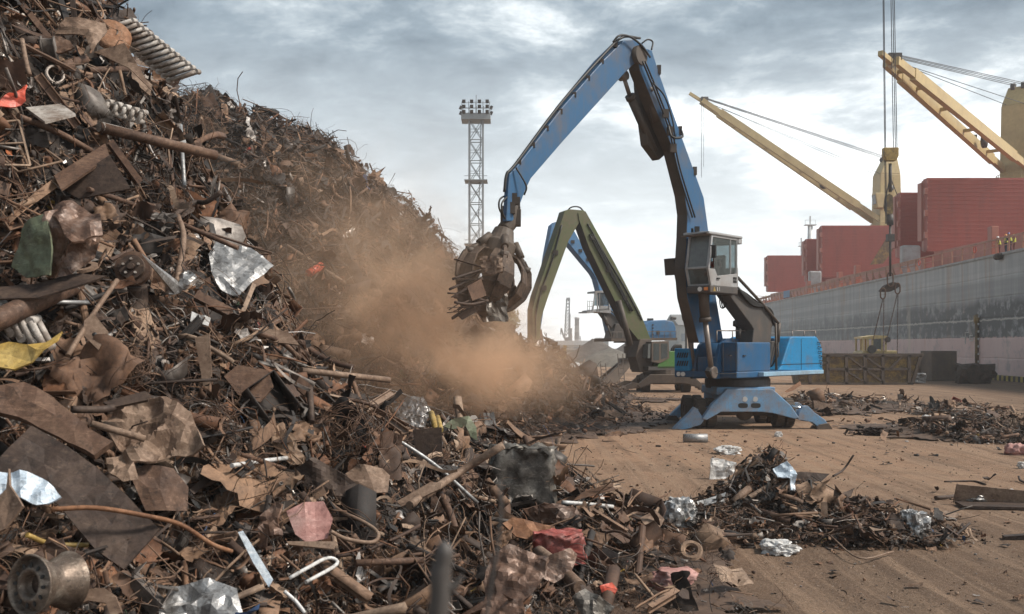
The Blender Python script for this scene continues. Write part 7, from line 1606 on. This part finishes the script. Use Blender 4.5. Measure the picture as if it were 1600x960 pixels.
# gravel heaps
def mound_obj(name, cx, cy, rx, ry, h, mat, label, cat, seed, peak=1.0):
    b = MB(); nx, ny = 40, 26; vs = []
    for j in range(ny+1):
        for i in range(nx+1):
            u, v = i/nx*2-1, j/ny*2-1; r = math.hypot(u, v); x = cx+u*rx*1.02; y = cy+v*ry*1.02
            k = max(0, 1-r)**peak; nse = mnoise.noise(Vector((x*.12+seed, y*.12, 0)))*.25+mnoise.noise(Vector((x*.5+seed, y*.5, 0)))*.06
            vs.append((x, y, h*k*(1+nse*1.2)-.05))
    b.add(vs, [(j*(nx+1)+i, j*(nx+1)+i+1, (j+1)*(nx+1)+i+1, (j+1)*(nx+1)+i) for j in range(ny) for i in range(nx)], 0, True); return b.build(name, mat, None, label, cat)
M['gravel'] = rusty('dark_gravel', [(.07,.06,.052),(.11,.095,.085),(.15,.135,.12)], scale=.6, rough=.95, metallic=0)
M['gravel_pale'] = rusty('pale_gravel', [(.10,.09,.075),(.15,.135,.115),(.20,.18,.15)], scale=.6, rough=.95, metallic=0)
dg = 170; mound_obj('gravel_heap', (925-800)/F*dg, dg, 7, 9, 4.4, M['gravel'], 'tall dark grey gravel heap in the distance left of the gantry base', 'gravel heap', 3, .9)
dg = 160; mound_obj('gravel_heap', (950-800)/F*dg, dg-4, 6.5, 7, 2.9, M['gravel_pale'], 'lower grey-brown gravel heap in front of the tall dark one', 'gravel heap', 8, .9)
dg = 150; mound_obj('gravel_heap', (900-800)/F*dg, dg, 2.4, 2.0, .8, M['white'], 'small pale sand heap at the foot of the distant gravel', 'sand heap', 5)
dg = 175; mound_obj('gravel_heap', (985-800)/F*dg, dg, 7, 8, 3.8, M['gravel'], 'dark gravel heap partly hidden behind the gantry base', 'gravel heap', 12, .9)
# yellow excavator among the far ground
ex = empty('excavator', P(875, 565, 148), 'small yellow excavator far off beside the gravel heaps', 'excavator'); e_ = lambda px, py, y=148: P(px, py, y)
b = MB(); q = [(868,563),(868,553),(874,549),(884,549),(885,563)]; b.prism([e_(*p) for p in q], [e_(*p)+Vector((0,2,0)) for p in q]); b.build('house', M['yellow'], ex)
b = MB(); b.bar(e_(866,564)+Vector((0,1,0)), e_(887,564)+Vector((0,1,0)), 2.4, .6); b.build('track', M['dark'], ex)
b = MB(); b.bar(e_(872,552), e_(863,546), .5); b.bar(e_(863,546), e_(858,558), .4); b.bar(e_(882,549), e_(883,540), .5); b.build('boom', M['yellow'], ex)
b = MB(); q = [(877,549),(877,544),(882,544),(882,549)]; b.prism([e_(*p)+Vector((0,-.02,0)) for p in q], [e_(*p)+Vector((0,1.4,0)) for p in q]); b.build('cab', M['dark'], ex)
# harbour crane, chimneys, masts, sheds
dh = 560; hc = empty('harbour_crane', P(887, 541, dh), 'slim grey lattice harbour crane far away left of the striped chimney', 'crane'); k_ = lambda px, py: P(px, py, dh)
M['farsteel'] = plain('far_steel', (.20,.23,.26), .7); M['farconc'] = plain('far_concrete', (.33,.33,.32), .8)
b = MB(); q = [(882,541),(883,528),(892,526),(893,541)]; b.prism([k_(*p) for p in q], [k_(*p)+Vector((0,5,0)) for p in q]); b.build('machine_house', M['farsteel'], hc)
b = MB(); L0, L1, R0, R1 = k_(882,530), k_(885.5,467), k_(890,520), k_(890,467)
for y in (0, 2.5):
    dv = Vector((0,y,0)); b.bar(L0+dv, L1+dv, .5); b.bar(R0+dv, R1+dv, .5)
    for k in range(11): a_, c_ = L0.lerp(L1, k/11)+dv, R0.lerp(R1, (k+1)/11)+dv; b.bar(a_, c_, .28); b.bar(R0.lerp(R1, k/11)+dv, L0.lerp(L1, (k+1)/11)+dv, .28)
b.box(k_(888,467)+Vector((0,1,0)), (2.0,3,1.2)); b.build('jib', M['farsteel'], hc)
b = MB(); b.bar(k_(890,540), k_(890,491), 1.0); b.bar(k_(881,528), k_(877,513), .8); b.bar(k_(877,513), k_(876,523), .6); b.build('tower', M['farsteel'], hc)
def chimney(px, ytop, w, d, label, striped):
    m, nt, bb = new_mat('chimney_bands'); v = coords(nt, rnd=False); wv = nt.nodes.new('ShaderNodeTexWave'); wv.bands_direction = 'Z'; wv.inputs['Scale'].default_value = .028 if striped else .001; nt.links.new(v, wv.inputs['Vector'])
    nt.links.new(ramp(nt, wv.outputs['Fac'], [(.45, (.20,.20,.21)), (.55, (.42,.41,.41) if striped else (.2,.2,.21))]), bb.inputs['Base Color']); bb.inputs['Roughness'].default_value = .85
    b = MB(); x = (px-800)/F*d; z = CAMZ+(HOR-ytop)/F*d; b.lathe((x, d, 0), (0,0,1), [(w*.62,0),(w*.5,z-1.5),(w*.56,z-1.5),(w*.56,z),(w*.4,z),(w*.4,z-2),(0,z-2)], 20); return b.build('chimney', m, None, label, 'chimney')
chimney(901.5, 496, 3.6, 820, 'tall banded grey chimney on the horizon right of the harbour crane', True)
chimney(891, 513, 3.0, 800, 'shorter plain dark chimney close behind the harbour crane', False)
for px, yt, d, lab in ((853.5, 521, 520, 'thin far mast left of the harbour crane'), (906.5, 526, 560, 'thin far lamp mast right of the banded chimney')):
    b = MB(); p0 = P(px, 541, d); b.bar(p0-Vector((0,0,3)), P(px, yt, d), .45); b.bar(P(px-1.5, yt+3, d), P(px+1.5, yt+3, d), .35); b.bar(P(px-1, yt, d), P(px+1, yt, d), .3); b.build('mast_pole', M['farsteel'], None, lab, 'mast')
M['shed'] = plain('far_shed_wall', (.40,.40,.38), .8); M['shedroof'] = plain('far_shed_roof', (.2,.2,.2), .8)
def shed(px0, px1, yt, d, dep, label, winrow=True):
    r = empty('shed', P((px0+px1)/2, 541, d), label, 'building'); x0, x1 = (px0-800)/F*d, (px1-800)/F*d; h = CAMZ+(HOR-yt)/F*d
    b = MB(); b.box(((x0+x1)/2, d+dep/2, h/2), (x1-x0, dep, h)); wl = b.build('wall', M['shed'], r)
    b = MB(); b.prism([Vector((x0-.5,d-.5,h)), Vector((x0-.5,d+dep/2,h+dep*.12)), Vector((x0-.5,d+dep+.5,h))], [Vector((x1+.5,d-.5,h)), Vector((x1+.5,d+dep/2,h+dep*.12)), Vector((x1+.5,d+dep+.5,h))]); b.build('roof', M['shedroof'], r)
    n = max(2, int((x1-x0)/6))
    for k in range(n): b = MB(); b.box((x0+(k+.5)*(x1-x0)/n, d-.05, h*.6), ((x1-x0)/n*.5, .12, h*.25)); b.build('window', M['farsteel'], r)
shed(855, 865, 536, 430, 14, 'small far shed with a hipped roof left of the yellow excavator')
shed(846, 935, 539.2, 500, 18, 'long low far warehouse running along the horizon')
shed(934, 951, 534, 420, 14, 'pale far building just left of the gantry machine')
shed(806, 846, 538.5, 520, 16, 'low pale far warehouse behind the dust to the left')
shed(1062, 1084, 508, 300, 30, 'pale blue-grey far block between the green and the big blue machine')
# low far quay strip
b = MB(); b.box((40, 460, .55), (330, 30, 1.3)); b.build('far_embankment', M['gravel_pale'], None, 'low pale embankment in front of the far sheds', 'embankment', None, 'structure')
# tree behind the grapple
def leafy(name, base, h, cr, label, seed, n=2600, col=((.10,.11,.055),(.15,.15,.085))):
    r = random.Random(seed); root = empty(name, base, label, 'tree'); base = Vector(base)
    b = MB(); b.tube([base, base+Vector((.2,0,h*.3)), base+Vector((0,.2,h*.55))], [.3,.22,.12], 8)
    cl = []
    for k in range(16):
        a_ = r.uniform(0, 2*PI); q = Vector((math.cos(a_)*cr*r.uniform(.2,.8), math.sin(a_)*cr*r.uniform(.2,.8), h*r.uniform(.42,.95))); cl.append((base+q, cr*r.uniform(.22,.42))); b.tube([base+Vector((0,0,h*r.uniform(.3,.5))), base+q*.6+Vector((0,0,h*.12)), base+q], [.1,.06,.03], 5)
    b.build('trunk', M['rust_dark'], root)
    b = MB()
    for k in range(n):
        c, s = cl[k % len(cl)]; d = Vector((r.gauss(0,1), r.gauss(0,1), r.gauss(0,.8))).normalized()*s*r.random()**.45; p = c+d; x = Vector((r.gauss(0,1), r.gauss(0,1), r.gauss(0,1))).normalized(); y = x.orthogonal().normalized(); w_ = r.uniform(.12,.28)
        b.add([p+x*w_, p+y*w_*.6, p-x*w_, p-y*w_*.6], [(0,1,2,3)])
    m, nt, bb = new_mat('leaves'); v = coords(nt, rnd=False); nt.links.new(mix(nt, noise(nt, v, .8, 4, .6), *col), bb.inputs['Base Color']); bb.inputs['Roughness'].default_value = .7
    b.build('crown', m, root)
leafy('tree', P(782, 548, 120), 6.2, 2.6, 'bushy olive tree beyond the dust below the grapple', 4)
# ------------------------------------------------------------------ dust and haze
def dust():
    m = bpy.data.materials.new('dust'); m.use_nodes = True; nt = m.node_tree; nt.nodes.remove(nt.nodes['Principled BSDF']); out = nt.nodes['Material Output']
    vol = nt.nodes.new('ShaderNodeVolumePrincipled'); nt.links.new(vol.outputs[0], out.inputs['Volume'])
    vol.inputs['Color'].default_value = (.88,.63,.44,1); vol.inputs['Anisotropy'].default_value = .2
    g = nt.nodes.new('ShaderNodeNewGeometry'); pos = g.outputs['Position']; tot = None
    LOB = [(665,465,31.5,2.4,3.2,1.9,.75),(740,520,32.5,2.2,3.0,1.45,.8),(815,570,34,1.7,3.0,1.05,.85),(600,455,31,2.4,3.2,1.9,.5),(540,375,32,3.4,3.2,2.6,.20),(480,300,31,4.0,2.4,3.0,.05),(700,570,31,2.6,3.0,1.2,.38),(770,590,31,2.4,3,.8,.5),(640,560,29,2.6,3,1.6,.22)]
    for px, py, d, rx, ry, rz, k in LOB:
        c = P(px, py, d); s = nt.nodes.new('ShaderNodeVectorMath'); s.operation = 'SUBTRACT'; nt.links.new(pos, s.inputs[0]); s.inputs[1].default_value = c
        dv = nt.nodes.new('ShaderNodeVectorMath'); dv.operation = 'DIVIDE'; nt.links.new(s.outputs[0], dv.inputs[0]); dv.inputs[1].default_value = (rx, ry, rz)
        ln = nt.nodes.new('ShaderNodeVectorMath'); ln.operation = 'DOT_PRODUCT'; nt.links.new(dv.outputs[0], ln.inputs[0]); nt.links.new(dv.outputs[0], ln.inputs[1])
        e = math_(nt, 'MULTIPLY', math_(nt, 'POWER', 2.718, math_(nt, 'MULTIPLY', ln.outputs['Value'], -1.0)), k); tot = e if tot is None else math_(nt, 'ADD', tot, e)
    n1 = nt.nodes.new('ShaderNodeTexNoise'); n1.inputs['Scale'].default_value = .62; n1.inputs['Detail'].default_value = 6; n1.inputs['Roughness'].default_value = .6; n1.inputs['Distortion'].default_value = .5; nt.links.new(pos, n1.inputs['Vector'])
    dn = math_(nt, 'MULTIPLY', tot, ramp(nt, n1.outputs['Fac'], [(.42, .02), (.62, 1.35)])); dn = math_(nt, 'MULTIPLY', math_(nt, 'SUBTRACT', dn, .012, False), DUSTK, False); dn = math_(nt, 'MAXIMUM', dn, 0.0); nt.links.new(dn, vol.inputs['Density'])
    b = MB(); b.box((-4.2, 33, 6.2), (19, 15.5, 12.2)); o = b.build('dust_cloud', m, None, 'brown dust cloud drifting between the two scrap heaps below the grapple', 'dust', None, 'stuff')
DUSTK = .31
dust()
m = bpy.data.materials.new('haze'); m.use_nodes = True; nt = m.node_tree; nt.nodes.remove(nt.nodes['Principled BSDF']); vol = nt.nodes.new('ShaderNodeVolumePrincipled'); nt.links.new(vol.outputs[0], nt.nodes['Material Output'].inputs['Volume'])
vol.inputs['Color'].default_value = (.93,.95,.97,1); vol.inputs['Density'].default_value = .0005; vol.inputs['Anisotropy'].default_value = .1
b = MB(); b.box((0, 330, 28), (1460, 1460, 62)); b.build('haze', m, None, 'thin pale haze hanging over the whole harbour', 'haze', None, 'stuff')
# ------------------------------------------------------------------ camera, sky, light
cd = bpy.data.cameras.new('camera'); cam = bpy.data.objects.new('camera', cd); COL.objects.link(cam)
cam.location = (0, 0, CAMZ); cam.rotation_euler = (PI/2, 0, 0); cd.lens = 35; cd.sensor_width = 36; cd.shift_y = 60/1600
cd.clip_start = .1; cd.clip_end = 9000; cd.dof.use_dof = True; cd.dof.focus_distance = 26; cd.dof.aperture_fstop = 3.5
sc.camera = cam
SUN_EL, SUN_AZ = math.radians(47), math.radians(100)     # azimuth clockwise from +Y
sd = bpy.data.lights.new('sun', 'SUN'); so = bpy.data.objects.new('sun', sd); COL.objects.link(so)
sd.energy = 2.3; sd.angle = math.radians(10); sd.color = (1, .925, .83)
dirv = Vector((math.sin(SUN_AZ)*math.cos(SUN_EL), math.cos(SUN_AZ)*math.cos(SUN_EL), math.sin(SUN_EL)))
so.rotation_euler = dirv.to_track_quat('Z', 'Y').to_euler(); so.location = (30, -20, 60)
w = bpy.data.worlds.new('World'); sc.world = w; w.use_nodes = True; nt = w.node_tree; bg = nt.nodes['Background']
sky = nt.nodes.new('ShaderNodeTexSky'); sky.sky_type = 'NISHITA'; sky.sun_disc = False; sky.sun_elevation = SUN_EL; sky.sun_rotation = SUN_AZ; sky.air_density = 1.2; sky.dust_density = 2
tc = nt.nodes.new('ShaderNodeTexCoord'); sp = nt.nodes.new('ShaderNodeSeparateXYZ'); nt.links.new(tc.outputs['Generated'], sp.inputs[0])
zz = math_(nt, 'ADD', math_(nt, 'MAXIMUM', sp.outputs['Z'], 0.0), .16)
cx = math_(nt, 'DIVIDE', sp.outputs['X'], zz); cy = math_(nt, 'DIVIDE', sp.outputs['Y'], zz)
cv = nt.nodes.new('ShaderNodeCombineXYZ'); nt.links.new(cx, cv.inputs[0]); nt.links.new(cy, cv.inputs[1]); cv.inputs[2].default_value = SKYSEED if 'SKYSEED' in globals() else 3.7
n1 = noise(nt, cv.outputs[0], .85, 7, .58, .5); n2 = noise(nt, cv.outputs[0], 3.0, 9, .66, .25)
cl = math_(nt, 'ADD', math_(nt, 'MULTIPLY', n1, .58), math_(nt, 'MULTIPLY', n2, .42)); cl = math_(nt, 'ADD', math_(nt, 'MULTIPLY', math_(nt, 'SUBTRACT', cl, .5), 2.5), .5)
# deck of cloud: darker blue-grey bellies overhead and to the left, white break low on the right
tone = math_(nt, 'ADD', cl, math_(nt, 'ADD', math_(nt, 'MULTIPLY', sp.outputs['X'], .30), math_(nt, 'MULTIPLY', sp.outputs['Z'], -.42)))
dk = ramp(nt, tone, [(.16, (.95,1.25,1.5)), (.36, (1.7,2.1,2.4)), (.48, (2.9,3.3,3.55)), (.58, (4.9,5.25,5.4)), (.72, (8.4,8.6,8.6))])
hz = ramp(nt, sp.outputs['Z'], [(0.0, 1), (.14, .6), (.30, 0)])
c = mix(nt, math_(nt, 'MULTIPLY', hz, .75), dk, (7.6,7.8,7.8))
c = mix(nt, .93, sky.outputs[0], c)
nt.links.new(c, bg.inputs['Color']); bg.inputs['Strength'].default_value = .095
vs = sc.view_settings; vs.view_transform = 'Standard'; vs.look = 'None'; vs.exposure = 1.12; vs.gamma = 1; vs.use_curve_mapping = False
sc.cycles.use_denoising = True; sc.cycles.max_bounces = 6; sc.cycles.diffuse_bounces = 3; sc.cycles.glossy_bounces = 3; sc.cycles.transparent_max_bounces = 12; sc.cycles.volume_bounces = 3
sc.cycles.sample_clamp_indirect = 4; sc.render.use_persistent_data = False
